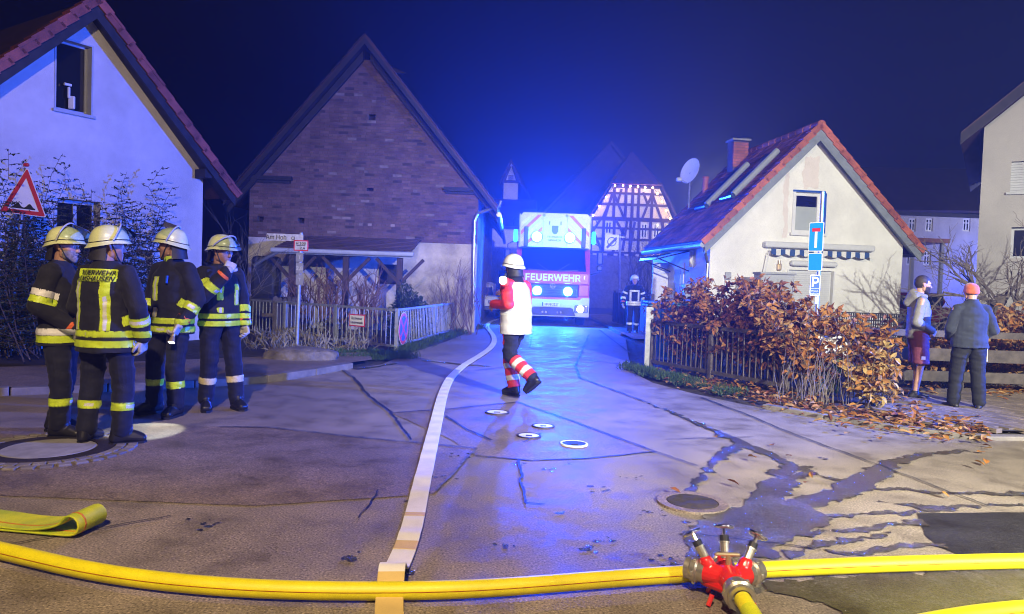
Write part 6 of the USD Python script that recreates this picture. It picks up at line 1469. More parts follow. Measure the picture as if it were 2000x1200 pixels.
def person(name_label, loc, rz, h, head=(0, 0, 0), headpos=(0, .03, 1.615), armR=None, armL=None, legs=None, cloth=None, helmet=None, gloves=True, hair=None, beard=None, visor_up=1.05, seed=0, skin='skin', handR=None, handL=None, lean=0.0, bulk=1.0, group=None, curl=.55):
    """body, clothes and gear of one figure; returns its root and the garment meshes. head = (yaw, pitch, roll)"""
    k = h / 1.75
    root = thing('person', name_label, 'person', loc, rz)
    S = lambda a: np.asarray(a, float) * k
    legs = legs or [((.10, 0, .93), (.115, .02, .50), (.12, -.02, .10), (.15, 1, 0)), ((-.10, 0, .93), (-.115, .02, .50), (-.12, -.02, .10), (-.15, 1, 0))]
    armR = armR or ((.205, -.005, 1.40), (.27, -.03, 1.13), (.25, .06, .90)); armL = armL or ((-.205, -.005, 1.40), (-.27, -.03, 1.13), (-.25, .06, .90))
    L = lambda z: lean * max(z - .95, 0)                               # forward lean of the trunk
    hp = np.array(headpos) + [0, L(1.6), 0]
    # continuous body
    R = RZ(head[0]) @ RX(head[1]) @ RY(head[2])
    hm = head_mesh(); Mh = xform(R * k * 1.0, S(hp))
    hmt = hm.transform(Mh[:3, :])
    body = hmt + chain([S(hp + R @ np.array([0, -.025, -.06])), S([0, L(1.47) - .01, 1.46])], [.055 * k, .062 * k]) + loft([tuple(S((0, L(z), z, rx, ry))) for z, rx, ry in ((.90, .14, .10), (1.1, .13, .09), (1.3, .15, .095), (1.43, .14, .075))])
    for arm in (armR, armL):
        pts = [S(np.array(p) + [0, L(p[2]), 0]) for p in arm]; body = body + chain([S([0, L(1.38), 1.38])] + pts, [.06 * k, .05 * k, .038 * k, .03 * k], 14)
    for hip, knee, ank, toe in legs: body = body + chain([S(hip), S(knee), S(ank)], [.075 * k, .05 * k, .036 * k], 16)
    if not gloves:
        for sd_, arm, hd in ((1, armR, handR), (-1, armL, handL)):
            if hd is not None: body = body + hand(S(np.array(arm[2]) + [0, L(arm[2][2]), 0]), hd[0], hd[1], sd_, k, curl, .009)
    bt = T(body.refine_to_length(.010 * k)); bt = trimesh.Trimesh(bt.vertices, bt.faces); trimesh.smoothing.filter_taubin(bt, .5, .53, 5)
    b_ = obj('body', bt, skin, root, local=True, smooth=True)
    H = lambda m: (lambda t: (t.apply_transform(Mh), t)[1])(T(m).copy())
    for s in (-1, 1):
        e = obj('eye', H(trimesh.creation.icosphere(2, .0125).apply_translation([s * .033, .080, .012])), 'eye_white', root, local=True, smooth=True)
        obj('iris', H(trimesh.creation.icosphere(1, .0062).apply_translation([s * .033, .0895, .012])), 'eye_dark', e, local=True)
        obj('eyebrow', H(tube([[s * .016, .099, .033], [s * .034, .097, .038], [s * .052, .084, .033]], [.004, .005, .003], 6)), hair or 'hair_dark', root, local=True)
    inv = np.linalg.inv(Mh); hv = trimesh.transform_points(bt.vertices, inv)
    def shell(mask, off, name, mt):
        f = bt.faces[mask(hv)[bt.faces].all(1)]
        if len(f) < 4: return
        m = trimesh.Trimesh(bt.vertices + bt.vertex_normals * off * k, f, process=False); m.remove_unreferenced_vertices(); obj(name, m, mt, root, local=True, smooth=True)
    if hair: shell(lambda v: (np.linalg.norm(v - [0, -.012, .035], axis=1) < .16) & (v[:, 2] > np.where(v[:, 1] > .03, .055 + (v[:, 1] - .03) * .35, np.where(v[:, 1] > -.02, .02, -.055))) & (v[:, 2] > -.06) & ~((np.abs(v[:, 0]) > .078) & (v[:, 2] < .04)), .012, 'hair', hair)
    if beard: shell(lambda v: (np.linalg.norm(v, axis=1) < .17) & (v[:, 2] < -.018 - .10 * np.maximum(v[:, 1] - .085, 0)) & (v[:, 2] > -.125) & (v[:, 1] > .012) & ~((np.abs(v[:, 0]) < .02) & (v[:, 2] > -.046)) & ~((np.abs(v[:, 2] + .064) < .007) & (np.abs(v[:, 0]) < .02)), .006, 'beard', beard)
    out = dict(root=root, k=k, S=S, Mh=Mh, H=H, L=L, body=bt, armR=armR, armL=armL, legs=legs)
    cloth = cloth or {}
    top = cloth.get('top')
    if top:
        hem, neck = cloth.get('hem', .80), cloth.get('neck', 1.50)
        B = bulk
        secs = [(0, L(z) + y, z, rx * B, ry * B) for z, rx, ry, y in ((hem, .205, .155, 0), (hem + .12, .200, .150, 0), (1.08, .190, .142, 0), (1.25, .198, .146, 0), (1.34, .188, .134, -.005), (1.42, .125, .10, -.008), (neck, .078, .078, -.005))]
        tm = loft([tuple(S(s)) for s in secs])
        aw_ = cloth.get('arm', (.088, .078, .066))
        for arm in (armR, armL):
            pts = [S(np.array(p) + [0, L(p[2]), 0]) for p in arm]; ctr = S([0, L(1.42), 1.425]); p0 = pts[0] * .88 + S([0, L(1.36), 1.345]) * .12; tm = tm + chain([ctr * .75 + p0 * .25, p0, pts[0] * .0 + p0 * .45 + pts[1] * .55, pts[1], pts[2]], [.070 * k, aw_[0] * .92 * k, (aw_[0] * .45 + aw_[1] * .55) * k, aw_[1] * k, aw_[2] * k])
        jm = soften(tm, .016 * k, 8, .011 * k, seed); obj('jacket', jm, top, root, local=True, smooth=True); out['jacket'] = jm
    tro = cloth.get('bottom')
    if tro:
        end = cloth.get('leg_end', 1.0)
        tm = loft([tuple(S(s)) for s in ((0, 0, .93, .165, .13), (0, 0, 1.02, .160, .122))])
        for hip, knee, ank, toe in legs:
            sx = 1 if hip[0] > 0 else -1; a_ = np.linspace(-PI / 2, PI / 2, 12); th = np.array(hip) * .62 + np.array(knee) * .38; lr0 = cloth.get('leg', (.105, .088, .082))[0]
            rim = np.c_[sx * (.168 * np.cos(a_)) - sx * .004, .132 * np.sin(a_), np.full(12, .945)]
            tm = tm + Manifold.hull_points(np.vstack([S(rim), S(rim + [0, 0, .03]), (trimesh.creation.icosphere(2, lr0 * .97 * k).vertices + S(th))]))
        lr = cloth.get('leg', (.105, .086, .076))
        for hip, knee, ank, toe in legs:
            q = np.array(ank) + np.array([0, 0, .02])
            if end < 1: q = np.array(knee) + (np.array(hip) - np.array(knee)) * (1 - end) ; tm = tm + chain([S(hip), S(q)], [lr[0] * k, lr[1] * k])
            else: tm = tm + chain([S(hip), S(knee), S(q)], [lr[0] * k, lr[1] * k, lr[2] * k])
        if end < 1: tm = tm.trim_by_plane((0, 0, 1), float(S(q)[2] - .02))
        pm = soften(tm, .016 * k, 7, .013 * k, seed + 3, (8, 8, 17))
        obj('trousers' if end == 1 else 'shorts', pm, tro, root, local=True, smooth=True); out['trousers'] = pm
    for hip, knee, ank, toe in legs:
        a = np.array(ank); td = np.array([toe[0], toe[1], toe[2] if len(toe) > 2 else 0.0]); td /= np.linalg.norm(td); upv = np.array([0, 0, 1.0]) - td * td[2]; upv /= np.linalg.norm(upv); sdv = np.cross(td, upv)
        Pt = lambda f, s, u: S(a + td * f + sdv * s + upv * u)
        sp_ = lambda p, r: Manifold.sphere(r * k, 14).translate(p.tolist())
        bo = Manifold.batch_hull([sp_(Pt(-.05, 0, -.045), .045), sp_(Pt(.03, .0, -.045), .045), sp_(Pt(-.01, 0, .08), .055), sp_(Pt(.03, 0, .02), .055)]) + Manifold.batch_hull([sp_(Pt(.02, 0, -.035), .05), sp_(Pt(.15, .015, -.055), .036), sp_(Pt(.15, -.02, -.055), .034), sp_(Pt(.09, 0, -.03), .045)])
        if not cloth.get('boots', True): bo = Manifold.batch_hull([sp_(Pt(-.05, 0, -.05), .038), sp_(Pt(.02, 0, -.03), .04), sp_(Pt(-.01, 0, -.01), .042)]) + Manifold.batch_hull([sp_(Pt(.02, 0, -.045), .04), sp_(Pt(.15, .012, -.062), .030), sp_(Pt(.15, -.018, -.062), .028)])
        bm_ = soften(bo, .014 * k, 4); bo_ = obj('boot' if cloth.get('boots', True) else 'shoe', bm_, cloth.get('shoe', 'boot'), root, local=True, smooth=True)
        so = Manifold.hull_points(np.array([Pt(f, s, u) for f, s in ((-.092, .02), (-.092, -.02), (-.06, .042), (-.06, -.042), (.08, .05), (.08, -.05), (.16, .042), (.16, -.045), (.188, 0)) for u in (-.098, -.076)])); obj('sole', so, cloth.get('sole', 'sole'), bo_, local=True)
    if gloves:
        for sd_, arm, hd in ((1, armR, handR), (-1, armL, handL)):
            e_, w_ = (np.array(arm[i]) + [0, L(arm[i][2]), 0] for i in (1, 2)); fd_ = unit((w_ - e_)[None])[0]
            hd = hd or (fd_ + np.array([0, .25, -.2]), np.array([-sd_, .1, 0]))
            gm = hand(S(w_ + fd_ * .03), hd[0], hd[1], sd_, k * 1.12, curl, .0118)
            gm = gm + chain([S(w_ - fd_ * .055), S(w_ + fd_ * .035)], [.064 * k, .046 * k], 16)
            g_ = obj('glove', soften(gm, .010 * k, 3, .0015, seed), 'glove', root, local=True, smooth=True)
            cu = chain([S(w_ - fd_ * .035), S(w_ - fd_ * .012)], [.0655 * k, .0625 * k], 20); cu = T(cu)
            cu = cu.slice_plane(S(w_ - fd_ * .040), fd_).slice_plane(S(w_ - fd_ * .010), -fd_)
            cu.vertices += (cu.vertices - S(w_ - fd_ * .025)) * .05
            obj('orange_band', cu, 'glove_orange', g_, local=True)
    if helmet: put_helmet(out, helmet, visor_up)
    return out
def put_helmet(o, mt, visor_up=1.05, visor=True, guard=True):
    H, root = o['H'], o['root']
    prof = [(1.10, .040), (1.13, .034), (1.16, .028), (1.145, .034), (1.06, .046), (1.0, .062)] + [(math.cos(a), .062 + .122 * math.sin(a)) for a in np.linspace(.12, PI / 2 - .02, 11)] + [(0, .184)]
    m = lathe(prof, 40)
    v = m.vertices; v[:, 0] *= .122; v[:, 1] *= .148; v[:, 1] -= .012
    low = np.clip((.14 - v[:, 2]) / .10, 0, 1); v[:, 2] += low * (np.where(v[:, 1] < 0, .30 * v[:, 1], .10 * v[:, 1])) ; m.vertices = v
    hs = obj('helmet', H(m), mt, root, local=True, smooth=60)
    a = np.linspace(0, 2 * PI, 33); el = np.c_[.126 * np.cos(a), .152 * np.sin(a) - .012, np.zeros(33)]; el[:, 2] = .062 + np.where(el[:, 1] < 0, .26 * el[:, 1], .09 * el[:, 1])
    obj('band', H(tube(el, .0038, 6, False)), 'strap', hs, local=True)
    if guard:
        aa = np.linspace(PI * 1.08, PI * 1.92, 16); V = []
        for z, r in ((.022, 1.0), (-.05, .98), (-.115, 1.06)): V += [[.112 * r * math.cos(q), .135 * r * math.sin(q) - .012, z + .26 * .135 * math.sin(q) * (z > 0)] for q in aa]
        n = len(aa); F = [[i + j * n, i + 1 + j * n, i + 1 + (j + 1) * n] for j in range(2) for i in range(n - 1)] + [[i + j * n, i + 1 + (j + 1) * n, i + (j + 1) * n] for j in range(2) for i in range(n - 1)]
        obj('neck_guard', H(trimesh.Trimesh(V, F, process=False)), 'leather', root, local=True, smooth=True)
    for s in (-1, 1): obj('chin_strap', H(tube([[s * .088, -.015, .035], [s * .084, .02, -.02], [s * .070, .045, -.075], [s * .03, .080, -.118], [0, .086, -.124]], .0055, 6)), 'strap', root, local=True)
    if visor:
        # hinged face shield, swung up by visor_up
        us, vs2 = np.linspace(-1.25, 1.25, 15), np.linspace(0, 1, 5); V = []
        Rv = RX(visor_up); hinge = np.array([0, 0, .052])
        for q in vs2:
            for u in us:
                p = np.array([.138 * math.sin(u), .172 * math.cos(u) - .012, .055 - .155 * q]); p = np.array([p[0] * (1 - .08 * q), p[1] * (1 - .10 * q * q), p[2]]); V.append(Rv @ (p - hinge) + hinge)
        n = len(us); F = [[i + j * n, i + 1 + j * n, i + 1 + (j + 1) * n] for j in range(4) for i in range(n - 1)] + [[i + j * n, i + 1 + (j + 1) * n, i + (j + 1) * n] for j in range(4) for i in range(n - 1)]
        vz = obj('visor', H(trimesh.Trimesh(V, F, process=False)), 'visor', root, local=True, smooth=True)
        top = [Rv @ (np.array([.139 * math.sin(u), .173 * math.cos(u) - .012, .058]) - hinge) + hinge for u in np.linspace(-1.5, 1.5, 21)]
        obj('visor_frame', H(tube(top, .007, 8)), 'frame_grey', vz, local=True)
    return hs
FIRE = dict(top='fire_cloth', bottom='fire_trousers', hem=.79)
def fire_bands(o, hem=True, arms=True, legs=True, mats=('tape_yellow', 'tape_silver'), armmats=None, legm=None, double=True):
    k, S, root, L = o['k'], o['S'], o['root'], o['L']
    if hem:
        tape(root, o['jacket'], S([0, 0, .835]), [0, 0, 1], .058 * k, S([0, 0, .83]), mats)
        if double: tape(root, o['jacket'], S([0, 0, .915]), [0, 0, 1], .058 * k, S([0, 0, .92]), mats)
    if arms:
        for a in (o['armR'], o['armL']):
            e, w = (np.array(a[i]) + [0, L(a[i][2]), 0] for i in (1, 2)); c = e + (w - e) * .42; tape(root, o['jacket'], S(c), w - e, .078 * k, S(c), armmats or mats, rad=.125 * k)
    if legs:
        for hip, knee, ank, toe in o['legs']:
            c = np.array(knee) + (np.array(ank) - np.array(knee)) * .46; tape(root, o['trousers'], S(c), np.array(knee) - np.array(ank), .068 * k, S(c), legm or mats)
def upright(o, x0, w, z0, z1, front=True, mats=('tape_yellow', 'tape_silver'), slant=0.0, name='reflective_band'):
    """upright tape on the front or back of the jacket"""
    k, S = o['k'], o['S']; y = 1 if front else -1
    return tape(o['root'], o['jacket'], S([x0, 0, 1.1]), [1, 0, slant], w * k, S([x0, y * .15, (z0 + z1) / 2]), mats, [(S([0, 0, z0]), [0, 0, 1]), (S([0, 0, z1]), [0, 0, -1]), (S([0, y * .02, 0]), [0, y, 0])], name)

def place(px, py, dx=0): g_ = gr(px, py); return (g_[0] + dx, g_[1], 0)
# 1: profile to the right
st_legs = lambda a=.13, f=.02, b=-.04: [((.10, 0, .92), (a, f + .03, .50), (a + .01, f, .10), (.25, 1, 0)), ((-.10, 0, .92), (-a, b + .03, .50), (-a - .01, b, .10), (-.3, 1, 0))]
f1p = person('firefighter in profile facing right, white and yellow arm band, at far left', place(117, 850), math.radians(-82), 1.755, head=(math.radians(-6), -.06, 0), armR=((.205, -.01, 1.40), (.265, -.06, 1.12), (.16, .17, .95)), armL=((-.205, -.01, 1.40), (-.26, .0, 1.12), (-.10, .20, .95)), handR=((-.15, .45, -.85), (-.8, .1, -.2)), handL=((.1, .4, -.85), (.8, .1, 0)), cloth=FIRE, helmet='helmet_lume', beard='beard_grey', seed=1, bulk=1.10, legs=[((.10, 0, .92), (.13, .06, .50), (.12, .05, .10), (.1, 1, 0)), ((-.10, 0, .92), (-.13, -.02, .50), (-.16, -.10, .10), (-.3, 1, 0))], visor_up=1.35)
fire_bands(f1p, hem=False, arms=False)
for z in (.845,): tape(f1p['root'], f1p['jacket'], f1p['S']([0, 0, z]), [0, 0, 1], .062, f1p['S']([0, 0, z]), ('tape_yellow',)); tape(f1p['root'], f1p['jacket'], f1p['S']([0, 0, z + .062]), [0, 0, 1], .060, f1p['S']([0, 0, z]), ('tape_white',))
for q, mt in ((.82, 'tape_yellow'), (.62, 'tape_white')):
    for a in (f1p['armR'], f1p['armL']):
        s_a, e_a = np.array(a[0]), np.array(a[1]); c = s_a + (e_a - s_a) * q; tape(f1p['root'], f1p['jacket'], f1p['S'](c), e_a - s_a, .058, f1p['S'](c), (mt,), rad=.125)
# 2: from behind, the name across his back
f2p = person('firefighter seen from behind with yellow name panel and braces on his back', place(205, 866), math.radians(-9), 1.765, head=(math.radians(-42), -.05, 0), armR=((.21, -.01, 1.40), (.315, -.05, 1.13), (.295, .04, .90)), armL=((-.205, -.01, 1.40), (-.29, .02, 1.12), (-.14, .20, 1.0)), handR=((-.10, .15, -.95), (-.9, -.1, 0)), cloth=dict(FIRE, hem=.765), helmet='helmet_lume', seed=2, bulk=1.20, legs=[((.11, 0, .92), (.14, .03, .50), (.15, .0, .10), (.75, .66, 0)), ((-.11, 0, .92), (-.15, .03, .50), (-.155, -.02, .10), (-.1, 1, 0))], visor_up=1.15)
fire_bands(f2p)
for x0, w in ((-.155, .072), (.105, .078)): upright(f2p, x0, w, .945, 1.345, False, slant=-.03 if x0 < 0 else .02)
pnl = band(f2p['jacket'], f2p['S']([0, 0, 1.385]), [0, 0, 1], .052, f2p['S']([0, -.15, 1.385]), .0065, [(f2p['S']([-.180, 0, 0]), [1, 0, 0]), (f2p['S']([.170, 0, 0]), [-1, 0, 0]), (f2p['S']([0, -.02, 0]), [0, -1, 0])])
bp_ = obj('name_panel', pnl, 'tape_yellow', f2p['root'], local=True)
jv, jn = f2p['jacket'].vertices, f2p['jacket'].vertex_normals; sel = (jv[:, 1] < -.02) & (jn[:, 1] < -.15) & (np.abs(jv[:, 2] - 1.36) < .12)
back = LinearNDInterpolator(jv[sel][:, [0, 2]], jv[sel][:, 1]); backn = NearestNDInterpolator(jv[sel][:, [0, 2]], jv[sel][:, 1])
for tx, zz in (('FEUERWEHR', 1.404), ('ELMSHAUSEN', 1.357)):
    t = meshkit.text_mesh(tx, .037, .001, True); t = t.subdivide().subdivide(); b = t.bounds; t.apply_scale([.305 / (b[1][0] - b[0][0]), 1, 1]); b = t.bounds
    X, Z = t.vertices[:, 0] - (b[0][0] + b[1][0]) / 2 + .008, t.vertices[:, 1] - .017 + zz; X, Z = X * f2p['k'], Z * f2p['k']; Y = back(X, Z); Y = np.where(np.isnan(Y), backn(X, Z), Y)
    obj('lettering', trimesh.Trimesh(np.c_[X, Y - .019 - t.vertices[:, 2], Z], t.faces, process=False), 'sign_black', bp_, local=True)
# 3: turned left, torch in his left hand
f3p = person('firefighter facing left who shines a hand torch at the ground', place(333, 810), math.radians(158), 1.83, head=(math.radians(-62), -.02, 0), armL=((-.205, -.01, 1.40), (-.285, -.03, 1.13), (-.235, .10, .92)), armR=((.205, -.01, 1.40), (.27, -.02, 1.12), (.22, .12, .93)), handL=((.15, .45, -.85), (.7, .4, 0)), cloth=FIRE, helmet='helmet_lume', seed=3, bulk=1.12, legs=[((.10, 0, .92), (.155, .05, .50), (.19, .02, .10), (.3, 1, 0)), ((-.10, 0, .92), (-.12, .07, .50), (-.11, .04, .10), (-.25, 1, 0))], visor_up=2.0, curl=.8)
fire_bands(f3p)
upright(f3p, .045, .078, 1.10, 1.33, True); upright(f3p, .045, .07, .945, 1.04, True, ('tape_cream', 'tape_silver'))
obj('pocket_pen', [f3p['H'](tube([[-.0, .0, 0], [0, 0, .01]], .001, 4)), tube([f3p['S']([-.10, .165, 1.27]), f3p['S']([-.10, .158, 1.34])], .012, 8)], 'sign_blue', f3p['root'], local=True)
obj('collar', T(loft([tuple(f3p['S'](s)) for s in ((0, .01, 1.475, .072, .076), (0, .012, 1.525, .066, .07))])), 'collar_green', f3p['root'], local=True, smooth=True)
# 4: hand before his mouth
f4p = person('firefighter with his gloved hand raised to his mouth, right of the group', place(425, 800), math.radians(-128), 1.80, head=(math.radians(18), -.16, 0), armR=((.205, -.01, 1.40), (.275, .16, 1.17), (.115, .30, 1.405)), armL=((-.205, -.01, 1.40), (-.27, -.04, 1.12), (-.25, .05, .89)), handR=((-.50, -.30, .75), (-.4, -.9, -.1)), cloth=dict(FIRE, hem=.86), helmet='helmet_lume', seed=4, bulk=1.04, legs=[((.10, 0, .92), (.11, .02, .50), (.11, -.04, .10), (.5, 1, 0)), ((-.10, 0, .92), (-.13, .06, .50), (-.15, .10, .10), (.12, 1, 0))], visor_up=.92, curl=.7)
k4, S4 = f4p['k'], f4p['S']
for z in (.895, .968): tape(f4p['root'], f4p['jacket'], S4([0, 0, z]), [0, 0, 1], .055, S4([0, 0, z]))
fire_bands(f4p, hem=False, legm=('tape_cream', 'tape_silver'))
upright(f4p, .075, .062, 1.13, 1.30, True); upright(f4p, .075, .062, 1.005, 1.06, True); upright(f4p, -.11, .062, 1.08, 1.30, True)
# the torch and its beam
Rz3 = RZ(math.radians(158)); l3 = np.array(place(333, 810)); wl3 = Rz3 @ (f3p['S']([-.235 + .02, .10 + .07, .92 - .10])) + l3
spot = gr(285, 840); td3 = spot - wl3; td3 /= np.linalg.norm(td3)
tc = thing('hand_torch', 'lit brass-coloured hand torch held by the firefighter who faces left', 'torch', wl3)
obj('barrel', tube([wl3 - td3 * .09, wl3 + td3 * .05, wl3 + td3 * .06, wl3 + td3 * .11], [.018, .018, .022, .032], 16), 'brass', tc)
obj('lens', lathe([(0, .006), (.030, .004), (.031, 0)], 16, wl3 + td3 * .108, td3), 'lamp_white', tc)
sphere_light('hand_torch_light', wl3 + td3 * .16, .02, 17, (.93, 1.0, .86), aim=spot, cone=24, soft=.25)
# 5: the medic in the white vest
md = gr(1003, 776)
mdp = person('walking medic in white vest and helmet with red sleeves, beside the white hose', (md[0], md[1], 0), math.radians(48), 1.76, head=(math.radians(-14), -.1, 0), armL=((-.205, -.01, 1.40), (-.29, -.14, 1.17), (-.19, .20, 1.16)), armR=((.205, -.01, 1.40), (.27, .06, 1.16), (.15, .30, 1.27)), handL=((.2, .8, -.25), (.8, 0, -.4)), handR=((-.1, .9, .3), (-.8, .1, 0)), cloth=dict(top='medic_red', bottom='fire_trousers', hem=.86, arm=(.085, .07, .055)), helmet=None, gloves=False, seed=5, bulk=1.03, lean=.08,
    legs=[((.10, 0, .92), (.09, .19, .55), (.08, .07, .10), (.0, 1, 0)), ((-.10, 0, .92), (-.10, -.02, .52), (-.10, -.38, .28), (0, .78, -.62))])
put_helmet(mdp, 'helmet_white', visor=False)
Sm = mdp['S']
vest = loft([tuple(Sm(s)) for s in ((0, -.005, .80, .235, .185), (0, 0, .95, .228, .178), (0, .02, 1.25, .222, .172), (0, .028, 1.37, .20, .150), (0, .032, 1.445, .135, .115))]) - loft([tuple(Sm(s)) for s in ((0, 0, .79, .20, .16), (0, .03, 1.0, .18, .15))])
vm = soften(vest, .018, 9, .011, 8); obj('vest', vm, 'vest_white', mdp['root'], local=True, smooth=True)
for z in (1.06, 1.15): tape(mdp['root'], vm, Sm([0, 0, z]), [0, 0, 1], .05, Sm([0, 0, z]), ('tape_silver',))
for hip, knee, ank, toe in mdp['legs']:
    kn, an = np.array(knee), np.array(ank)
    for q, w, mt in ((.58, .34, 'medic_red'),):
        c = kn + (an - kn) * q; L_ = np.linalg.norm(an - kn) * mdp['k']; m_ = band(mdp['trousers'], Sm(c), kn - an, L_ * .40, Sm(c), .005)
        r_ = obj('red_gaiter', m_, mt, mdp['root'], local=True)
        for qq in (.38, .72):
            c2_ = kn + (an - kn) * qq; obj('reflective_band', band(mdp['trousers'], Sm(c2_), kn - an, .035, Sm(c2_), .008), 'tape_silver', r_, local=True)
hp_ = np.array(mdp['legs'][1][0]); kn_ = np.array(mdp['legs'][1][1]); c = hp_ + (kn_ - hp_) * .42
pk_ = band(mdp['trousers'], Sm(c), hp_ - kn_, .09, Sm(c), .006, [(Sm([-.125, 0, 0]), [-1, 0, 0]), (Sm([0, .01, 0]), [0, 1, 0])])
if len(pk_.faces): obj('pocket', pk_, 'medic_red', mdp['root'], local=True)
obj('scarf', soften(loft([tuple(Sm(s)) for s in ((0, .035, 1.43, .12, .11), (0, .05, 1.50, .10, .10), (0, .055, 1.57, .085, .095))]), .015, 5, .005, 3), 'fire_cloth', mdp['root'], local=True, smooth=True)
lp = at(982, 548, md[1] - .42); hl_ = thing('hand_lamp', 'bright white hand lamp carried before the walking medic', 'lamp', lp)
obj('case', bev(lp + [0.03, .07, -.02], (.09, .10, .11), .02), 'sign_red', hl_); obj('lens', lathe([(0, .03), (.04, .024), (.05, -.01)], 20, lp + [0, 0, 0], (-.25, -1, 0)), 'lamp_white', hl_)
obj('handle', tube([lp + [.03, .03, .03], lp + [.03, .03, .08], lp + [.03, .11, .08], lp + [.03, .11, .03]], .011, 8), 'strap', hl_)
# 6: the far firefighter coming down the lane
ff = gr(1235, 653)
ffp = person('distant firefighter in white helmet walking towards us on the right pavement', (ff[0], ff[1], 0), math.radians(180), 1.74, armR=((.205, -.01, 1.40), (.30, -.05, 1.16), (.33, .06, .94)), armL=((-.205, -.01, 1.40), (-.30, -.05, 1.16), (-.33, .04, .94)), cloth=dict(FIRE, hem=.86), helmet=None, seed=6, bulk=1.06, legs=[((.10, 0, .92), (.11, .08, .52), (.11, .06, .10), (.1, 1, 0)), ((-.10, 0, .92), (-.11, .0, .50), (-.11, -.12, .12), (-.1, 1, -.1))])
put_helmet(ffp, 'helmet_white', visor=False)
TS = ('tape_silver', 'tape_white')
for z in (.90, .965): tape(ffp['root'], ffp['jacket'], ffp['S']([0, 0, z]), [0, 0, 1], .06, ffp['S']([0, 0, z]), TS)
for x0 in (-.12, .12): upright(ffp, x0, .06, 1.0, 1.28, True, TS)
tape(ffp['root'], ffp['jacket'], ffp['S']([0, 0, 1.31]), [0, 0, 1], .06, ffp['S']([0, .15, 1.31]), TS, [(ffp['S']([-.15, 0, 0]), [1, 0, 0]), (ffp['S']([.15, 0, 0]), [-1, 0, 0]), (ffp['S']([0, .02, 0]), [0, 1, 0])])
fire_bands(ffp, hem=False, mats=TS)
for a in (ffp['armR'], ffp['armL']):
    s_a, e_a = np.array(a[0]), np.array(a[1]); c = s_a + (e_a - s_a) * .6; tape(ffp['root'], ffp['jacket'], ffp['S'](c), e_a - s_a, .06, ffp['S'](c), TS, rad=.125)
# 7: bystander in grey jacket and maroon shorts
gp = gr(1786, 779)
gpp = person('bearded bystander in a grey jacket and maroon shorts, hands in his pockets', (gp[0], gp[1], 0), math.radians(-106), 1.74, head=(math.radians(6), -.10, 0), armR=((.20, -.02, 1.39), (.25, -.08, 1.10), (.16, .13, .98)), armL=((-.20, -.02, 1.39), (-.25, -.04, 1.10), (-.12, .15, .98)), handR=((-.5, .6, -.5), (-.6, -.4, 0)), handL=((.5, .6, -.5), (.6, -.4, 0)), gloves=False, hair='hair_dark', beard='hair_dark', seed=7, bulk=1.0,
    cloth=dict(top='jacket_grey', bottom='shorts_maroon', hem=.86, leg_end=.92, leg=(.115, .112, .1), boots=False, shoe='shoe_black', sole='shoe_sole', arm=(.074, .064, .050), neck=1.47), legs=[((.10, 0, .92), (.105, .03, .50), (.105, -.02, .10), (.1, 1, 0)), ((-.10, 0, .92), (-.10, .04, .50), (-.10, .03, .10), (-.1, 1, 0))])
Sg = gpp['S']
pb_ = band(gpp['jacket'], Sg([0, 0, 1.03]), [0, 0, 1], .14, Sg([0, .12, 1.0]), .003, [(Sg([0, .02, 0]), [0, 1, 0])])
obj('brown_panel', pb_, 'jacket_brown', gpp['root'], local=True, smooth=True)
obj('hood', soften(Manifold.batch_hull([Manifold.sphere(.06 * 1, 16).translate(Sg(p).tolist()) for p in ((-.08, -.07, 1.44), (.08, -.07, 1.44), (0, -.15, 1.36), (0, -.09, 1.50))]) + chain([Sg((-.085, .05, 1.45)), Sg((-.08, -.05, 1.48)), Sg((.08, -.05, 1.48)), Sg((.085, .05, 1.45))], [.03, .035, .035, .03]), .015, 6, .006, 2), 'jacket_grey', gpp['root'], local=True, smooth=True)
obj('badge', bx(Sg([.225, .03, .60]), (.006, .05, .045)), 'tape_white', gpp['root'], local=True)
Hg = gpp['H']; sp2 = []
for s in (-1, 1): sp2 += [T(tube([[s * (.034 + .022 * math.cos(a)), .104 - .004 * abs(math.cos(a)), .012 + .018 * math.sin(a)] for a in np.linspace(0, 2 * PI, 15)], .0018, 5)), tube([[s * .056, .10, .016], [s * .080, .0, .02]], .0018, 5)]
obj('spectacles', [Hg(m) for m in sp2], 'strap', gpp['root'], local=True)
obj('sock', [T(loft([tuple(Sg((x, y, z, .045, .045))) for z in (.07, .13)])) for x, y in ((.105, -.02), (-.10, .03))], 'shoe_black', gpp['root'], local=True, smooth=True)
# 8: bystander from behind in an orange cap
bpn = gr(1886, 801)
bpp = person('bystander seen from behind in dark sweater and trousers with an orange knit cap', (bpn[0], bpn[1], 0), math.radians(-8), 1.64, head=(math.radians(-5), -.12, 0), armR=((.20, -.01, 1.39), (.275, -.05, 1.12), (.19, .17, .99)), armL=((-.20, -.01, 1.39), (-.275, -.05, 1.12), (-.19, .17, .99)), handR=((-.7, .5, -.2), (-.3, -.7, 0)), handL=((.7, .5, -.2), (.3, -.7, 0)), gloves=False, seed=8, bulk=1.14, cloth=dict(top='sweater_navy', bottom='trouser_black', hem=.87, arm=(.080, .070, .054), neck=1.50, boots=False, shoe='shoe_black', leg=(.112, .092, .084)),
    legs=[((.10, 0, .92), (.135, .02, .50), (.165, .0, .10), (.55, 1, 0)), ((-.10, 0, .92), (-.13, .03, .50), (-.14, .05, .10), (-.35, 1, 0))])
Hb = bpp['H']
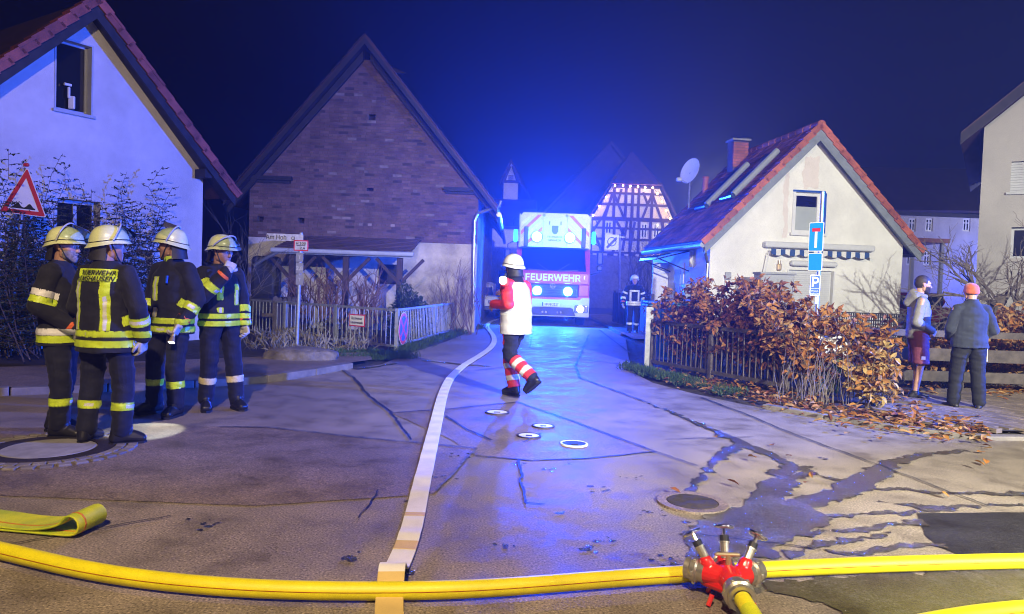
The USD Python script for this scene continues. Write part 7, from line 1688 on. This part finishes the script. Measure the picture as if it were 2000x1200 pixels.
cap = lathe([(1.0, 0), (1.05, .01), (1.07, .03), (1.04, .05), (1.02, .052), (1.0, .07)] + [(math.cos(a), .07 + .075 * math.sin(a)) for a in np.linspace(.1, PI / 2 - .02, 9)] + [(0, .145)], 32); v = cap.vertices; v[:, 0] *= .090; v[:, 1] = v[:, 1] * .112 - .012; v[:, 2] += -.005 + .18 * v[:, 1]; cap.vertices = v
ck = obj('knit_cap', Hb(cap), 'beanie', bpp['root'], local=True, smooth=60)
obj('waistband', band(bpp['jacket'], bpp['S']([0, 0, .90]), [0, 0, 1], .035, bpp['S']([0, 0, .9]), .004), 'sweater_navy', bpp['root'], local=True)
obj('collar', T(loft([tuple(bpp['S'](s)) for s in ((0, -.005, 1.485, .085, .085), (0, 0, 1.53, .078, .08))])), 'sweater_navy', bpp['root'], local=True, smooth=True)
obj('trouser_stripe', [tube([bpp['S']([.225, -.02, .86]), bpp['S']([.235, 0, .68])], .005, 6)], 'tape_white', bpp['root'], local=True)

# ------------------------------------------------------------------ unseen lamp fixtures placed behind the camera and beside the frame
def lamp_post(name, label, cat, foot, head, r, mat_h):
    foot, head = np.array(foot, float), np.array(head, float)
    t = thing(name, label, cat, foot); top = np.array([foot[0], foot[1], head[2] + .25])
    obj('post', tube([foot, top], [.07, .045], 12), 'post_galv', t)
    if np.linalg.norm(top[:2] - head[:2]) > .2: obj('arm', tube([top, head + [0, 0, .24]], .03, 8), 'post_galv', t)
    obj('hood', lathe([(0, .28), (r * .5, .26), (r, .17), (r * .98, .165), (r * .45, .24), (0, .25)], 20, head), mat_h, t)
lamp_post('street_lamp', 'unseen street lamp on a post behind the camera, placed to light the road', 'street lamp', (-1.8, -2.2, 0), (-.6, -2.2, 7.1), .3, 'zinc')
lamp_post('floodlight_mast', 'unseen floodlight mast behind the camera, placed to light the white house', 'floodlight', (6.2, -3.5, 0), (6.2, -3.0, 5.2), .28, 'truck_dark')
lamp_post('beacon_mast', 'unseen blue beacon mast right of the frame, placed to light the left house', 'beacon', (14.3, 6.5, 0), (14.0, 6.5, 4.2), .2, 'truck_dark')
